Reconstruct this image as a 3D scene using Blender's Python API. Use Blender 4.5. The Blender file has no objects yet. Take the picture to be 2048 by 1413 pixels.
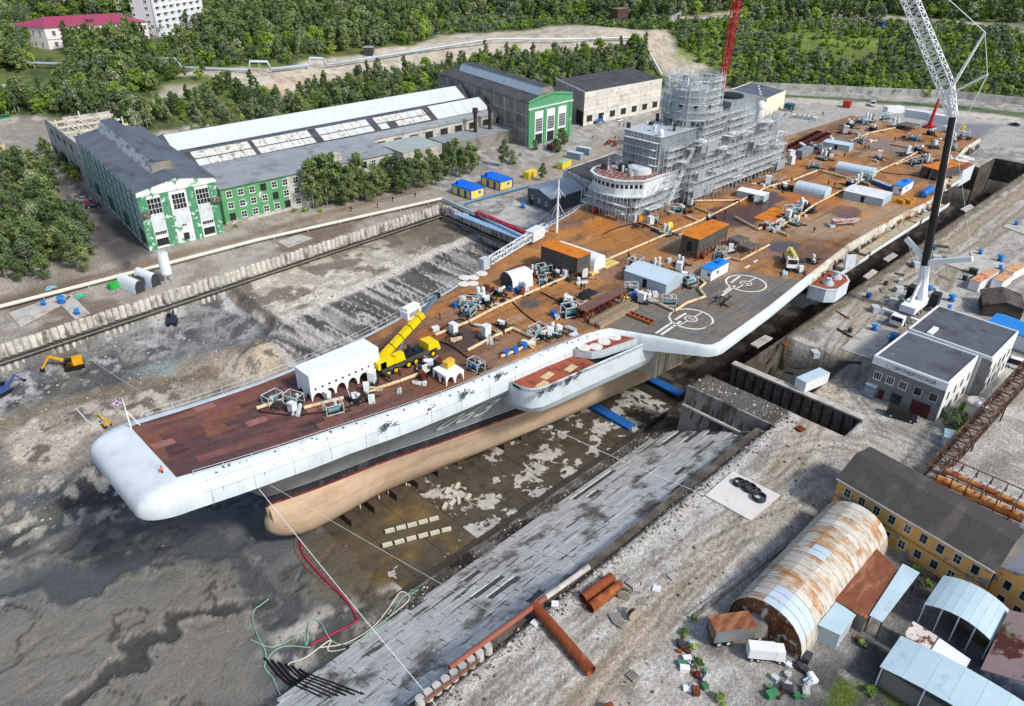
import bpy, bmesh, math, random
import numpy as np
from mathutils import Vector, Matrix, noise
random.seed(7); np.random.seed(7)
RAD = math.radians
scn = bpy.context.scene
COL = scn.collection
# ------------------------------------------------------------ camera
FPX, PITCH, ROLL, YAW = 1494.0, RAD(30.37), RAD(.93), RAD(44.88)
CAMP = np.array([-17.3, -94.0, 81.15])
_h = np.array([math.cos(YAW), math.sin(YAW), 0]); _r = np.array([math.sin(YAW), -math.cos(YAW), 0]); _u = np.array([0, 0, 1.])
_w = _h*math.cos(PITCH)-_u*math.sin(PITCH); _up = _h*math.sin(PITCH)+_u*math.cos(PITCH)
CR = _r*math.cos(ROLL)+_up*math.sin(ROLL); CU = -_r*math.sin(ROLL)+_up*math.cos(ROLL); CW = _w
cam = bpy.data.cameras.new('camera'); cam.sensor_width = 36; cam.lens = 36*FPX/2048; cam.clip_end = 5000; cam.clip_start = 1
camo = bpy.data.objects.new('camera', cam); COL.objects.link(camo); scn.camera = camo
camo.matrix_world = Matrix(((CR[0], CU[0], -CW[0], CAMP[0]), (CR[1], CU[1], -CW[1], CAMP[1]), (CR[2], CU[2], -CW[2], CAMP[2]), (0, 0, 0, 1)))
# ------------------------------------------------------------ sky, sun, exposure
SUN_AZ = (0.14, -0.99); SUN_EL = 44.0
wd = bpy.data.worlds.new('World'); scn.world = wd; wd.use_nodes = True
nt = wd.node_tree; bg = nt.nodes['Background']; sk = nt.nodes.new('ShaderNodeTexSky'); sk.sky_type = 'NISHITA'; sk.sun_disc = False
sk.sun_elevation = RAD(SUN_EL); sk.sun_rotation = math.atan2(SUN_AZ[0], SUN_AZ[1]); sk.air_density = 1.0; sk.dust_density = 2.0; sk.ozone_density = 1.0
nt.links.new(sk.outputs[0], bg.inputs[0]); bg.inputs[1].default_value = 0.135
sl = bpy.data.lights.new('sun', 'SUN'); sl.energy = 2.55; sl.angle = RAD(7.0); sl.color = (1, .97, .93)
so = bpy.data.objects.new('sun', sl); COL.objects.link(so)
so.rotation_euler = Vector((-SUN_AZ[0]*math.cos(RAD(SUN_EL)), -SUN_AZ[1]*math.cos(RAD(SUN_EL)), -math.sin(RAD(SUN_EL)))).to_track_quat('-Z', 'Y').to_euler()
scn.view_settings.view_transform = 'Standard'; scn.view_settings.look = 'None'; scn.view_settings.gamma = 1
scn.view_settings.exposure = 0.38
# ------------------------------------------------------------ helpers
def ray(px, py):
    return CR*(px-1024)-CU*(py-706.5)+CW*FPX
def at(px, py, z=0.):
    """point seen at photo position (px,py) lying at height z"""
    d = ray(px, py); t = (z-CAMP[2])/d[2]; p = CAMP+d*t
    return Vector((p[0], p[1], z))
def proj(P):
    d = np.asarray(P, float)-CAMP; k = FPX/(d@CW)
    return 1024+k*(d@CR), 706.5-k*(d@CU)
def s2l(c):
    if isinstance(c, str): c = tuple(int(c[i:i+2], 16)/255 for i in (0, 2, 4))
    return tuple((v/12.92 if v <= .04045 else ((v+.055)/1.055)**2.4) for v in c)
class MB:
    """collects geometry for one mesh"""
    def __init__(s): s.v = []; s.f = []; s.m = []; s.sm = []
    def add(s, vs, fs, mi=0, smooth=False):
        o = len(s.v); s.v += [tuple(v) for v in vs]
        for f in fs: s.f.append(tuple(i+o for i in f)); s.m.append(mi); s.sm.append(smooth)
        return s
    def hexa(s, b, t, mi=0):
        return s.add(list(b)+list(t), [(3, 2, 1, 0), (4, 5, 6, 7), (0, 1, 5, 4), (1, 2, 6, 5), (2, 3, 7, 6), (3, 0, 4, 7)], mi)
    def box(s, x0, x1, y0, y1, z0, z1, mi=0):
        return s.hexa([(x0, y0, z0), (x1, y0, z0), (x1, y1, z0), (x0, y1, z0)], [(x0, y0, z1), (x1, y0, z1), (x1, y1, z1), (x0, y1, z1)], mi)
    def obox(s, c, sx, sy, sz, rz=0, mi=0):
        ca, sa = math.cos(rz), math.sin(rz); q = []
        for a, b in ((-1, -1), (1, -1), (1, 1), (-1, 1)): q.append((c[0]+a*sx/2*ca-b*sy/2*sa, c[1]+a*sx/2*sa+b*sy/2*ca))
        return s.hexa([(x, y, c[2]) for x, y in q], [(x, y, c[2]+sz) for x, y in q], mi)
    def prism(s, poly, z0, z1, mi=0, mt=None):
        n = len(poly); vs = [(p[0], p[1], z0) for p in poly]+[(p[0], p[1], z1) for p in poly]
        s.add(vs, [tuple(range(n-1, -1, -1))]+[(i, (i+1) % n, n+(i+1) % n, n+i) for i in range(n)], mi)
        s.add(vs[n:], [tuple(range(n))], mi if mt is None else mt); return s
    def bar(s, a, b, w, h=None, mi=0):
        a = Vector(a); b = Vector(b); h = h or w; d = b-a
        if d.length < 1e-6: return s
        d.normalize(); r = d.cross(Vector((0, 0, 1)))
        r = Vector((1, 0, 0)) if r.length < 1e-3 else r.normalized()
        u = r.cross(d); q = []
        for p in (a, b): q.append([p+r*x*w/2+u*y*h/2 for x, y in ((-1, -1), (1, -1), (1, 1), (-1, 1))])
        return s.hexa(q[0][::-1], q[1][::-1], mi)
    def tube(s, pts, r, n=8, mi=0, cap=True, smooth=True):
        pts = [Vector(p) for p in pts]; k = len(pts); vs = []; fs = []
        rr = r if isinstance(r, (list, tuple)) else [r]*k; pr = None
        for i, p in enumerate(pts):
            d = (pts[min(i+1, k-1)]-pts[max(i-1, 0)])
            if d.length < 1e-6: d = Vector((0, 0, 1))
            d.normalize()
            if pr is None: pr = d.cross(Vector((0, 0, 1))); pr = Vector((1, 0, 0)) if pr.length < 1e-3 else pr
            pr = (pr-d*pr.dot(d)); pr = pr.normalized() if pr.length > 1e-4 else d.orthogonal().normalized(); u = d.cross(pr)
            for j in range(n):
                a = 2*math.pi*j/n; vs.append(p+pr*math.cos(a)*rr[i]+u*math.sin(a)*rr[i])
        for i in range(k-1):
            for j in range(n): fs.append((i*n+j, i*n+(j+1) % n, (i+1)*n+(j+1) % n, (i+1)*n+j))
        s.add(vs, fs, mi, smooth)
        if cap: s.add(vs[:n], [tuple(range(n-1, -1, -1))], mi); s.add(vs[-n:], [tuple(range(n))], mi)
        return s
    def cyl(s, c, r, h, n=12, r2=None, mi=0, smooth=True):
        r2 = r if r2 is None else r2
        return s.tube([(c[0], c[1], c[2]), (c[0], c[1], c[2]+h)], [r, r2], n, mi, True, smooth)
    def ball(s, c, rx, ry=None, rz=None, nu=12, nv=8, mi=0):
        ry = ry or rx; rz = rz or rx; vs = [(c[0], c[1], c[2]-rz)]; fs = []
        for i in range(1, nv):
            t = -math.pi/2+math.pi*i/nv
            for j in range(nu):
                a = 2*math.pi*j/nu; vs.append((c[0]+rx*math.cos(t)*math.cos(a), c[1]+ry*math.cos(t)*math.sin(a), c[2]+rz*math.sin(t)))
        vs.append((c[0], c[1], c[2]+rz)); L = len(vs)-1
        for j in range(nu): fs.append((0, 1+(j+1) % nu, 1+j)); fs.append((L, L-nu+j, L-nu+(j+1) % nu))
        for i in range(nv-2):
            for j in range(nu): fs.append((1+i*nu+j, 1+i*nu+(j+1) % nu, 1+(i+1)*nu+(j+1) % nu, 1+(i+1)*nu+j))
        return s.add(vs, fs, mi, True)
    def quad(s, a, b, c, d, mi=0): return s.add([a, b, c, d], [(0, 1, 2, 3)], mi)
    def loft(s, rings, mi=0, smooth=True, closed=False):
        n = len(rings[0]); vs = [p for r in rings for p in r]; fs = []
        for i in range(len(rings)-1):
            for j in range(n if closed else n-1): fs.append((i*n+j, (i+1)*n+j, (i+1)*n+(j+1) % n, i*n+(j+1) % n))
        return s.add(vs, fs, mi, smooth)
    def mesh(s, name, mats):
        me = bpy.data.meshes.new(name); me.from_pydata(s.v, [], s.f)
        for m in (mats if isinstance(mats, (list, tuple)) else [mats]): me.materials.append(m)
        me.polygons.foreach_set('material_index', s.m); me.polygons.foreach_set('use_smooth', s.sm)
        me.update(); return me
def props(o, label=None, cat=None, group=None, kind=None):
    if label: o['label'] = label
    if cat: o['category'] = cat
    if group: o['group'] = group
    if kind: o['kind'] = kind
    return o
def mk(name, mb, mats, parent=None, loc=None, rz=0, label=None, cat=None, group=None, kind=None):
    me = mb if isinstance(mb, bpy.types.Mesh) else mb.mesh(name, mats)
    o = bpy.data.objects.new(name, me); COL.objects.link(o)
    if parent is not None: o.parent = parent
    if loc is not None: o.location = loc
    if rz: o.rotation_euler.z = rz
    return props(o, label, cat, group, kind)
def thing(name, label, cat, loc=(0, 0, 0), rz=0, group=None):
    o = bpy.data.objects.new(name, None); COL.objects.link(o); o.empty_display_size = .5
    o.location = loc; o.rotation_euler.z = rz; return props(o, label, cat, group)
def dup(root, loc, rz=0, label=None, group=None, sc=1.0, name=None):
    r = root.copy(); COL.objects.link(r); r.location = loc; r.rotation_euler.z = rz
    r.scale = (sc, sc, sc) if not isinstance(sc, (tuple, list)) else sc
    if label: r['label'] = label
    if group: r['group'] = group
    for ch in root.children:
        c = ch.copy(); COL.objects.link(c); c.parent = r
        for g in ch.children:
            d = g.copy(); COL.objects.link(d); d.parent = c
    return r
def sub(o, mb, mats, name, parent): return mk(name, mb, mats, parent)
# ------------------------------------------------------------ materials
MATS = {}
def M(name, col, rough=.85, metal=0., var=.25, vs=.35, bump=0., bs=3., col2=None, s2=.2, lo=.5, hi=.6, st=None, spec=.3, col3=None, s3=1.2, lo3=.58, hi3=.64, st3=None, rnd=0.):
    if name in MATS: return MATS[name]
    m = bpy.data.materials.new(name); m.use_nodes = True; n = m.node_tree.nodes; L = m.node_tree.links
    b = n['Principled BSDF']; b.inputs['Roughness'].default_value = rough; b.inputs['Metallic'].default_value = metal; b.inputs['Specular IOR Level'].default_value = spec
    geo = n.new('ShaderNodeNewGeometry')
    def nz(scale, stretch=None, det=5):
        t = n.new('ShaderNodeTexNoise'); t.inputs['Scale'].default_value = scale; t.inputs['Detail'].default_value = det; t.inputs['Roughness'].default_value = .62
        if stretch:
            mp = n.new('ShaderNodeMapping'); mp.inputs['Scale'].default_value = stretch; L.new(geo.outputs['Position'], mp.inputs[0]); L.new(mp.outputs[0], t.inputs['Vector'])
        else: L.new(geo.outputs['Position'], t.inputs['Vector'])
        return t
    c = s2l(col); rgb = n.new('ShaderNodeRGB'); rgb.outputs[0].default_value = (*c, 1); cur = rgb.outputs[0]
    def over(c2, sc, lo, hi, stretch):
        nonlocal cur
        t = nz(sc, stretch); r = n.new('ShaderNodeMapRange'); r.inputs['From Min'].default_value = lo; r.inputs['From Max'].default_value = hi; L.new(t.outputs['Fac'], r.inputs['Value'])
        x = n.new('ShaderNodeMix'); x.data_type = 'RGBA'; L.new(r.outputs[0], x.inputs['Factor']); L.new(cur, x.inputs['A']); x.inputs['B'].default_value = (*s2l(c2), 1); cur = x.outputs['Result']
    if col2: over(col2, s2, lo, hi, st)
    if col3: over(col3, s3, lo3, hi3, st3)
    if var:
        t = nz(vs, None, 7); r = n.new('ShaderNodeMapRange'); r.inputs['From Min'].default_value = .3; r.inputs['From Max'].default_value = .7; r.inputs['To Min'].default_value = 1-var; r.inputs['To Max'].default_value = 1+var
        L.new(t.outputs['Fac'], r.inputs['Value']); x = n.new('ShaderNodeVectorMath'); x.operation = 'SCALE'; L.new(cur, x.inputs[0]); L.new(r.outputs[0], x.inputs['Scale']); cur = x.outputs[0]
    if rnd:
        oi = n.new('ShaderNodeObjectInfo'); r = n.new('ShaderNodeMapRange'); r.inputs['To Min'].default_value = 1-rnd; r.inputs['To Max'].default_value = 1+rnd; L.new(oi.outputs['Random'], r.inputs['Value'])
        x = n.new('ShaderNodeVectorMath'); x.operation = 'SCALE'; L.new(cur, x.inputs[0]); L.new(r.outputs[0], x.inputs['Scale']); cur = x.outputs[0]
    L.new(cur, b.inputs['Base Color'])
    if bump:
        t = nz(bs, None, 6); bp = n.new('ShaderNodeBump'); bp.inputs['Strength'].default_value = bump; bp.inputs['Distance'].default_value = .1; L.new(t.outputs['Fac'], bp.inputs['Height']); L.new(bp.outputs[0], b.inputs['Normal'])
    MATS[name] = m; return m
def VM(name, rough=.95, vs=1.5, var=.35, bump=.6, bs=1.2, gloss=False, vs2=.25, var2=.2, fine=.8):
    """material whose colour is the surface's own mapped colour (attribute Col) broken up by noise"""
    m = bpy.data.materials.new(name); m.use_nodes = True; n = m.node_tree.nodes; L = m.node_tree.links; b = n['Principled BSDF']
    at_ = n.new('ShaderNodeAttribute'); at_.attribute_name = 'Col'; gr_ = n.new('ShaderNodeAttribute'); gr_.attribute_name = 'Grain'; geo = n.new('ShaderNodeNewGeometry'); cur = at_.outputs['Color']
    for sc, va in ((vs, var), (vs2, var2), (vs*3.3, var*fine)):
        t = n.new('ShaderNodeTexNoise'); t.inputs['Scale'].default_value = sc; t.inputs['Detail'].default_value = 9; t.inputs['Roughness'].default_value = .7; L.new(geo.outputs['Position'], t.inputs['Vector'])
        r = n.new('ShaderNodeMapRange'); r.inputs['From Min'].default_value = .3; r.inputs['From Max'].default_value = .7; r.inputs['To Min'].default_value = 1-va; r.inputs['To Max'].default_value = 1+va; L.new(t.outputs['Fac'], r.inputs['Value'])
        g1 = n.new('ShaderNodeMath'); g1.operation = 'SUBTRACT'; L.new(r.outputs[0], g1.inputs[0]); g1.inputs[1].default_value = 1; g2 = n.new('ShaderNodeMath'); g2.operation = 'MULTIPLY_ADD'; L.new(g1.outputs[0], g2.inputs[0]); L.new(gr_.outputs['Fac'], g2.inputs[1]); g2.inputs[2].default_value = 1
        x = n.new('ShaderNodeVectorMath'); x.operation = 'SCALE'; L.new(cur, x.inputs[0]); L.new(g2.outputs[0], x.inputs['Scale']); cur = x.outputs[0]
    L.new(cur, b.inputs['Base Color']); b.inputs['Specular IOR Level'].default_value = .3
    if gloss:
        r = n.new('ShaderNodeMapRange'); r.inputs['From Min'].default_value = 0; r.inputs['From Max'].default_value = 1; r.inputs['To Min'].default_value = rough; r.inputs['To Max'].default_value = .18; L.new(at_.outputs['Alpha'], r.inputs['Value']); L.new(r.outputs[0], b.inputs['Roughness'])
    else: b.inputs['Roughness'].default_value = rough
    t = n.new('ShaderNodeTexNoise'); t.inputs['Scale'].default_value = bs; t.inputs['Detail'].default_value = 8; L.new(geo.outputs['Position'], t.inputs['Vector'])
    bp = n.new('ShaderNodeBump'); bp.inputs['Strength'].default_value = bump; bp.inputs['Distance'].default_value = .25; L.new(t.outputs['Fac'], bp.inputs['Height']); L.new(bp.outputs[0], b.inputs['Normal'])
    return m
# numpy value noise
def vnoise(x, y, seed=0):
    xi = np.floor(x).astype(np.int64); yi = np.floor(y).astype(np.int64); fx = x-xi; fy = y-yi
    fx = fx*fx*(3-2*fx); fy = fy*fy*(3-2*fy)
    def hsh(a, b):
        h = (a*374761393+b*668265263+seed*974634777) & 0xffffffff; h = ((h ^ (h >> 13))*1274126177) & 0xffffffff; return ((h ^ (h >> 16)) & 0xffff)/65535.
    return (hsh(xi, yi)*(1-fx)+hsh(xi+1, yi)*fx)*(1-fy)+(hsh(xi, yi+1)*(1-fx)+hsh(xi+1, yi+1)*fx)*fy
def fbm(x, y, sc, oc=5, seed=0, rough=.5):
    a = 0; w = 1.; tw = 0; f = 1/sc
    for i in range(oc): a = a+w*vnoise(x*f+i*17.3, y*f-i*9.1, seed+i); tw += w; w *= rough; f *= 2.03
    return a/tw
def sstep(a, b, x):
    t = np.clip((x-a)/(b-a), 0, 1); return t*t*(3-2*t)
def inpoly(X, Y, poly):
    ins = np.zeros(X.shape, bool); n = len(poly); j = n-1
    for i in range(n):
        xi, yi = poly[i][:2]; xj, yj = poly[j][:2]
        with np.errstate(divide='ignore', invalid='ignore'):
            c = ((yi > Y) != (yj > Y)) & (X < (xj-xi)*(Y-yi)/(yj-yi+1e-12)+xi)
        ins ^= c; j = i
    return ins
def segdist(X, Y, pts):
    best = np.full(X.shape, 1e9)
    for (ax, ay), (bx, by) in zip(pts[:-1], pts[1:]):
        dx, dy = bx-ax, by-ay; t = np.clip(((X-ax)*dx+(Y-ay)*dy)/(dx*dx+dy*dy+1e-9), 0, 1)
        best = np.minimum(best, np.hypot(X-ax-t*dx, Y-ay-t*dy))
    return best
# ------------------------------------------------------------ terrain
FOOT = [(-400, 345), (0, 335), (58, 300), (92, 232), (128, 206), (232, 205), (300, 178), (352, 140), (394, 108), (436, 40), (474, -20), (560, -170), (760, -500)]
def hill(X, Y):
    X = np.asarray(X, float); Y = np.asarray(Y, float)
    d = segdist(X, Y, FOOT)
    # sign: right/up side of the polyline is the hill
    poly = FOOT+[(4000, -500), (4000, 4000), (-400, 4000)]
    ins = inpoly(X, Y, poly); d = np.where(ins, d, 0.)
    rt = sstep(250, 380, X-0.4*(Y-150)*0+0*Y) * sstep(330, 180, Y-0.25*(X-330))
    hl = np.minimum(d*.16, 13+.035*np.maximum(d-80, 0))
    hr = np.minimum(d*.33, 23.)+np.maximum(d-92, 0)*.09
    h = hl*(1-rt)+hr*rt
    h = h+(fbm(X, Y, 38, 4, 3)-.5)*5*np.minimum(d/30, 1)
    return h
def wallY(X): return 81+.047*X
CH1 = [(at(*q, -13).x, at(*q, -13).y) for q in ((-60, 1190), (0, 1180), (90, 1140), (140, 1175), (250, 1130), (380, 1085), (460, 1105), (520, 1180), (600, 1230))]; CH2 = [(at(*q, -13).x, at(*q, -13).y) for q in ((100, 1440), (130, 1413), (220, 1340), (280, 1330), (265, 1280), (345, 1270), (340, 1230), (440, 1215), (540, 1200))]
def cracks(X, Y, sc, sd, w): fw = (fbm(X, Y, 16, 4, 42)-.5)*22; a = fbm(X*.7+fw*.3, Y+fw*.2, sc, 5, sd); return sstep(w, w*.3, np.abs(a-.5))
def chan(X, Y): j = (fbm(X, Y, 6, 5, 48)-.5)*3.4+(fbm(X, Y, 1.6, 3, 49)-.5)*1.6; return segdist(X, Y, CH1)*.55+j, segdist(X, Y, CH2)+j
def mudcut(X, Y):
    m = sstep(32, 24, Y)*sstep(34, 26, X); c1, c2 = chan(X, Y); return m*np.maximum(np.maximum(cracks(X, Y, 20, 44, .012), cracks(X, Y, 9, 45, .01)*.6), np.maximum(sstep(1.3, .7, c1), sstep(1.0, .5, c2)))
def terr(X, Y):
    X = np.asarray(X, float); Y = np.asarray(Y, float)
    h = hill(X, Y)
    q = (fbm(X, Y, 9, 4, 11)-.5)*.35*np.where(h < .2, 1, 0)
    h = h+q
    # basin
    inb = (X < 130.5) & (Y < wallY(X)) & (Y > -48.6)
    rev = np.interp(Y, [-48.6, -47.2, -46.2, -26.5, -25.2, -23], [0, -1.2, -2, -12, -12.9, -13.9])
    n1 = fbm(X, Y, 14, 5, 21)-.5; n2 = fbm(X, Y, 5, 4, 22)-.5
    yc = 59+(X-54)*.14
    bench = np.interp(Y-yc, [-33, -26, 0, 1.5, 30], [-13.4, -11.6, -5.3, -4.9, -4.6])+n2*.7+(fbm(X*1.2+Y*.5, Y*.14, 1.9, 5, 51)-.5)*1.3*sstep(2, -3, Y-yc)
    pit = np.interp(Y, [-20, 20, 34, 47, 60, 72, 82], [-13, -12.9, -12.6, -10.8, -9.6, -8.4, -6.6])+n1*2.6*sstep(20, 45, Y)+n2*1.5*sstep(10, 40, Y)
    pit = pit+(fbm(X, Y, 7, 4, 23)-.5)*3.2*np.exp(-((Y-38)/9)**2)*sstep(34, 18, X)+4.2*np.exp(-(((X-47.5)/7)**2+((Y-53)/6)**2))+2.2*np.exp(-(((X-37)/5)**2+((Y-64)/5)**2))+1.5*np.exp(-(((X-12)/6)**2+((Y-44)/4)**2))
    pit = np.where(Y < 40, np.minimum(pit, -11.9+n1*.6+n2*.5), pit)
    mc = mudcut(X, Y); kx = sstep(53.5, 57.5, X+n1*6)
    left = pit*(1-kx)+bench*kx
    left = np.where(Y < 22, np.minimum(left, -13.2+n1*.5*sstep(26, 10, X)), left)-mc*.45
    left = np.where((Y < 30) & (X > 27.6), np.minimum(left, -13.6), left)
    fl = np.where(X > 30+n1*9+n2*4, -14.0, -13.3+n1*.5*sstep(30, 20, X)-mc*.45)
    b = np.where(Y < -23, np.maximum(rev+n2*.12, fl), np.where(Y < 12, fl, left))
    b = np.where((Y >= -27) & (Y < -21) & (X > 20), b+n2*.5, b)
    h = np.where(inb, b, h)
    # end block and gate slot, chamber
    blk = (X > 97.5) & (X < 104) & (Y < -30) & (Y > -48.6)
    h = np.where((X > 96) & (X < 104.2) & (Y < -29.6) & (Y > -48.6), np.interp(X, [96, 97.8], [-12, 0.1])+q*.8, h)
    h = np.where((X >= 104.2) & (X < 112.6) & (Y < -29) & (Y > -59), -11.5, h)
    cham = (X >= 112.6) & (X < np.where(Y > -19, 310, 330)) & (Y > -33.2) & (Y < 40)
    h = np.where(cham, -14.0, h)
    h = np.where((X >= 104.2) & (X < 112.7) & (Y >= -29.2) & (Y < 40), -14.0, h)
    h = np.where((X > 130.4) & (X < 131.6) & (Y > 40) & (Y < wallY(131)), -6.0, h)
    # spur of quay left of the stern
    return h
def hit(px, py, dz=0.):
    d = ray(px, py); d = d/np.linalg.norm(d); t = np.linspace(60, 1500, 4000)
    P = CAMP[None]+t[:, None]*d[None]; g = terrf(P[:, 0], P[:, 1])+dz
    k = np.argmax(P[:, 2] < g); p = P[k] if P[k, 2] < g[k] else P[-1]
    return Vector((p[0], p[1], float(terrf(p[0], p[1]))))
def gz(x, y): return float(terrf(x, y))
def hpoly(*pts): return [tuple(hit(*p)[:2]) for p in pts]
def apoly(z, *pts): return [tuple(at(p[0], p[1], z)[:2]) for p in pts]
def axis(segs):
    out = []
    for a, b, s in segs: out += list(np.arange(a, b, s))
    return np.array(out+[segs[-1][1]])
GX = axis([(-400, -60, 20), (-60, 140, .55), (140, 230, 1.0), (230, 330, 2.2), (330, 560, 2.6), (560, 1500, 20)])
GY = axis([(-500, -112, 20), (-112, -62, 1.6), (-62, 92, .55), (92, 250, 2.2), (250, 560, 3.2), (560, 1600, 22)])
X, Y = np.meshgrid(GX, GY, indexing='ij'); Z = terr(X, Y)
ZG = Z
def terrf(x, y):
    """terrain height read back from the ground sheet"""
    i = np.clip(np.searchsorted(GX, x)-1, 0, len(GX)-2); j = np.clip(np.searchsorted(GY, y)-1, 0, len(GY)-2); u = np.clip((x-GX[i])/(GX[i+1]-GX[i]), 0, 1); v = np.clip((y-GY[j])/(GY[j+1]-GY[j]), 0, 1)
    return (ZG[i, j]*(1-u)+ZG[i+1, j]*u)*(1-v)+(ZG[i, j+1]*(1-u)+ZG[i+1, j+1]*u)*v
def C(h): return np.array(s2l(h))
col = np.zeros(X.shape+(4,)); col[..., :3] = C('969189')
def lay(mask, c, a=None):
    m = np.clip(mask, 0, 1)[..., None]; col[..., :3] = col[..., :3]*(1-m)+(C(c) if isinstance(c, str) else c)*m
    if a is not None: col[..., 3:] = col[..., 3:]*(1-m)+a*m
nA = fbm(X, Y, 22, 5, 31); nB = fbm(X, Y, 6, 5, 32); nC = fbm(X, Y, 2.4, 4, 33); nD = fbm(X, Y, 60, 4, 34)
def soft(poly, w=3.):
    ins = inpoly(X, Y, poly); d = segdist(X, Y, list(poly)+[poly[0]]); return np.where(ins, .5+d/w, .5-d/w).clip(0, 1)
# quay gravel
lay(sstep(.5, .58, nB)*.6, 'a5a29b'); lay(sstep(.54, .62, nA)*.6, '88837a'); lay(sstep(.56, .62, nC)*.6, 'b9b7b1'); lay(sstep(.4, .34, nC)*.6, '6f6a62'); nT = fbm(X*.12, Y*1.6, 2.2, 4, 35); lay(sstep(.55, .63, nT)*.45*(Y < -40), '7d766a'); lay(sstep(.42, .36, nT)*.4*(Y < -40), 'bab5aa')
# vehicle tracks, right-hand quay
for pts, wd_, c_ in (([(15, -62), (60, -58.5), (97, -55), (118, -50), (160, -39.5), (230, -39), (330, -40)], 3.4, '9a8a72'), ([(97, -55), (104, -63), (100, -73)], 4.5, 'ada396'), ([(118, -50), (150, -53), (200, -46), (330, -46)], 3, '938672'), ([(60, -58.5), (84, -64), (104, -70)], 3, 'a59987')):
    dd = segdist(X, Y, pts)+(nB-.5)*3; lay(sstep(wd_, wd_*.4, dd)*.75, c_); lay(sstep(.7, .2, np.abs(dd-wd_*.45))*.5, '6b6152'); lay(sstep(.6, .2, np.abs(dd-wd_*.85))*.35, 'c0b6a4')
for pts in ([(10, -66), (50, -60.5), (90, -57), (112, -52), (150, -42), (220, -40.5)], [(14, -57), (60, -55), (95, -58), (108, -66), (116, -73)], [(100, -74), (110, -64), (122, -52), (140, -47), (180, -41), (229, -43)], [(88, -52), (100, -58), (106, -70)], [(118, -62), (112, -56), (118, -48), (135, -42), (160, -38.5)], [(150, -56), (170, -43), (200, -44), (229, -50)], [(20, -52), (50, -54), (80, -63), (100, -68)]):
    dd = np.abs(segdist(X, Y, pts)+(nA-.5)*2.5-1.0); lay(sstep(.55, .1, dd)*.55*sstep(.3, .5, nB), '6d665b'); lay(sstep(.4, .1, np.abs(dd-.7))*.35, 'bdb8ad')
lay(sstep(1.2, .3, np.abs(Y+50+(nB-.5)*2.5))*sstep(-20, 0, X)*(X < 104)*.8, 'bcb8b0')
dg = soft(apoly(0, (1600, 690), (1680, 705), (1745, 745), (1725, 800), (1650, 770), (1600, 720)), 5); lay(dg*.6*sstep(.35, .5, nB), '6d6861'); lay(soft(apoly(0, (1770, 640), (1820, 600), (1850, 640), (1800, 670)), 4)*.5, '67625c')
# yard, lower right
yard = soft([(45, -76), (66, -79), (80, -76), (92, -95), (60, -118), (20, -110)], 4); lay(yard, '6a6966'); lay(yard*sstep(.45, .62, nB), '4c4b4a'); lay(yard*sstep(.6, .66, nC)*.8, '8b8883'); lay(yard*sstep(.62, .7, nB)*sstep(.4, .6, nC), '4d5a1f')
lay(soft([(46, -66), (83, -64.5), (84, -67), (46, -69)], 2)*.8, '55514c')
# left quay: dirt and road
lq = ((Y > wallY(X)) & (X < 140)).astype(float); lay(lq*.7, '8d8376'); lay(lq*sstep(.5, .65, nB)*.7, 'aaa396'); lay(lq*sstep(3, 1, np.abs(Y-104-(nA-.5)*4))*.8, '7d6a54'); lay(lq*sstep(.56, .62, nA)*sstep(110, 103, Y)*.8, '6b5b49')
road = soft(apoly(0, (60, 330), (120, 335), (300, 505), (255, 540), (165, 470), (110, 370)), 4); lay(road*.9, '5d5a57'); lay(road*sstep(.5, .6, nB), '474240'); lay(road*sstep(.6, .66, nC), '85807a')
lay(soft(apoly(0, (195, 440), (265, 440), (300, 500), (230, 520), (190, 480)), 4)*.8, '4a4743')
lay(soft(apoly(0, (640, 430), (890, 385), (1010, 345), (1180, 290), (1330, 215), (1420, 220), (1300, 290), (1050, 390), (890, 402), (640, 455)), 4)*.6, '9c8d78')
lay(soft(apoly(0, (1540, 240), (1700, 195), (1950, 235), (2048, 255), (2048, 290), (1900, 300), (1560, 300)), 4)*.7, 'a5a199')
lay(soft(apoly(0, (1850, 245), (2000, 250), (1960, 280), (1800, 275)), 4)*.8, '6d7178')
# basin
inb = ((X < 130.5) & (Y < wallY(X)) & (Y > -48.6)).astype(float)
lay(inb, '5c5e60'); fx = fbm(X*.3+Y*.1, Y*1.1, 5, 5, 41); fw = (fbm(X, Y, 16, 4, 42)-.5)*22
lay(inb*sstep(.48, .62, nA), '656359'); lay(inb*sstep(.5, .62, fx)*.7, '4c4f52'); lay(inb*sstep(.56, .66, fbm(X*.22, Y, 3, 4, 43))*.7, '43474b', .2); lay(inb*sstep(.57, .65, fx*.7+nC*.3)*.5, '7f7d75')
mz = inb*sstep(34, 22, Y+(nA-.5)*20); lay(mz*cracks(X, Y, 20, 44, .013)*.9, '2c2a28', .2); lay(mz*cracks(X, Y, 9, 45, .011)*.7, '37332d'); lay(mz*sstep(.3, .1, np.abs(cracks(X, Y, 20, 44, .03)-.5))*.4, '8a867b')
lay(mz*sstep(.63, .68, nC)*sstep(.52, .62, nB)*.7, 'a09d93')
fl2 = ((Y < 24) & (X < 60)).astype(float)*inb
olv = inb*soft(apoly(-13, (-40, 1250), (60, 1215), (150, 1195), (300, 1165), (380, 1122), (455, 1115), (515, 1185), (500, 1300), (560, 1420), (-60, 1420)), 5); olv = np.clip(olv+(nB-.5)*.9*(olv > .02)*(olv < .98), 0, 1); lay(olv*.85, '77736a'); lay(olv*sstep(.52, .64, nA)*.6, '69675f'); lay(fl2*cracks(X, Y, 13, 46, .012)*.8, '3a362f')
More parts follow.
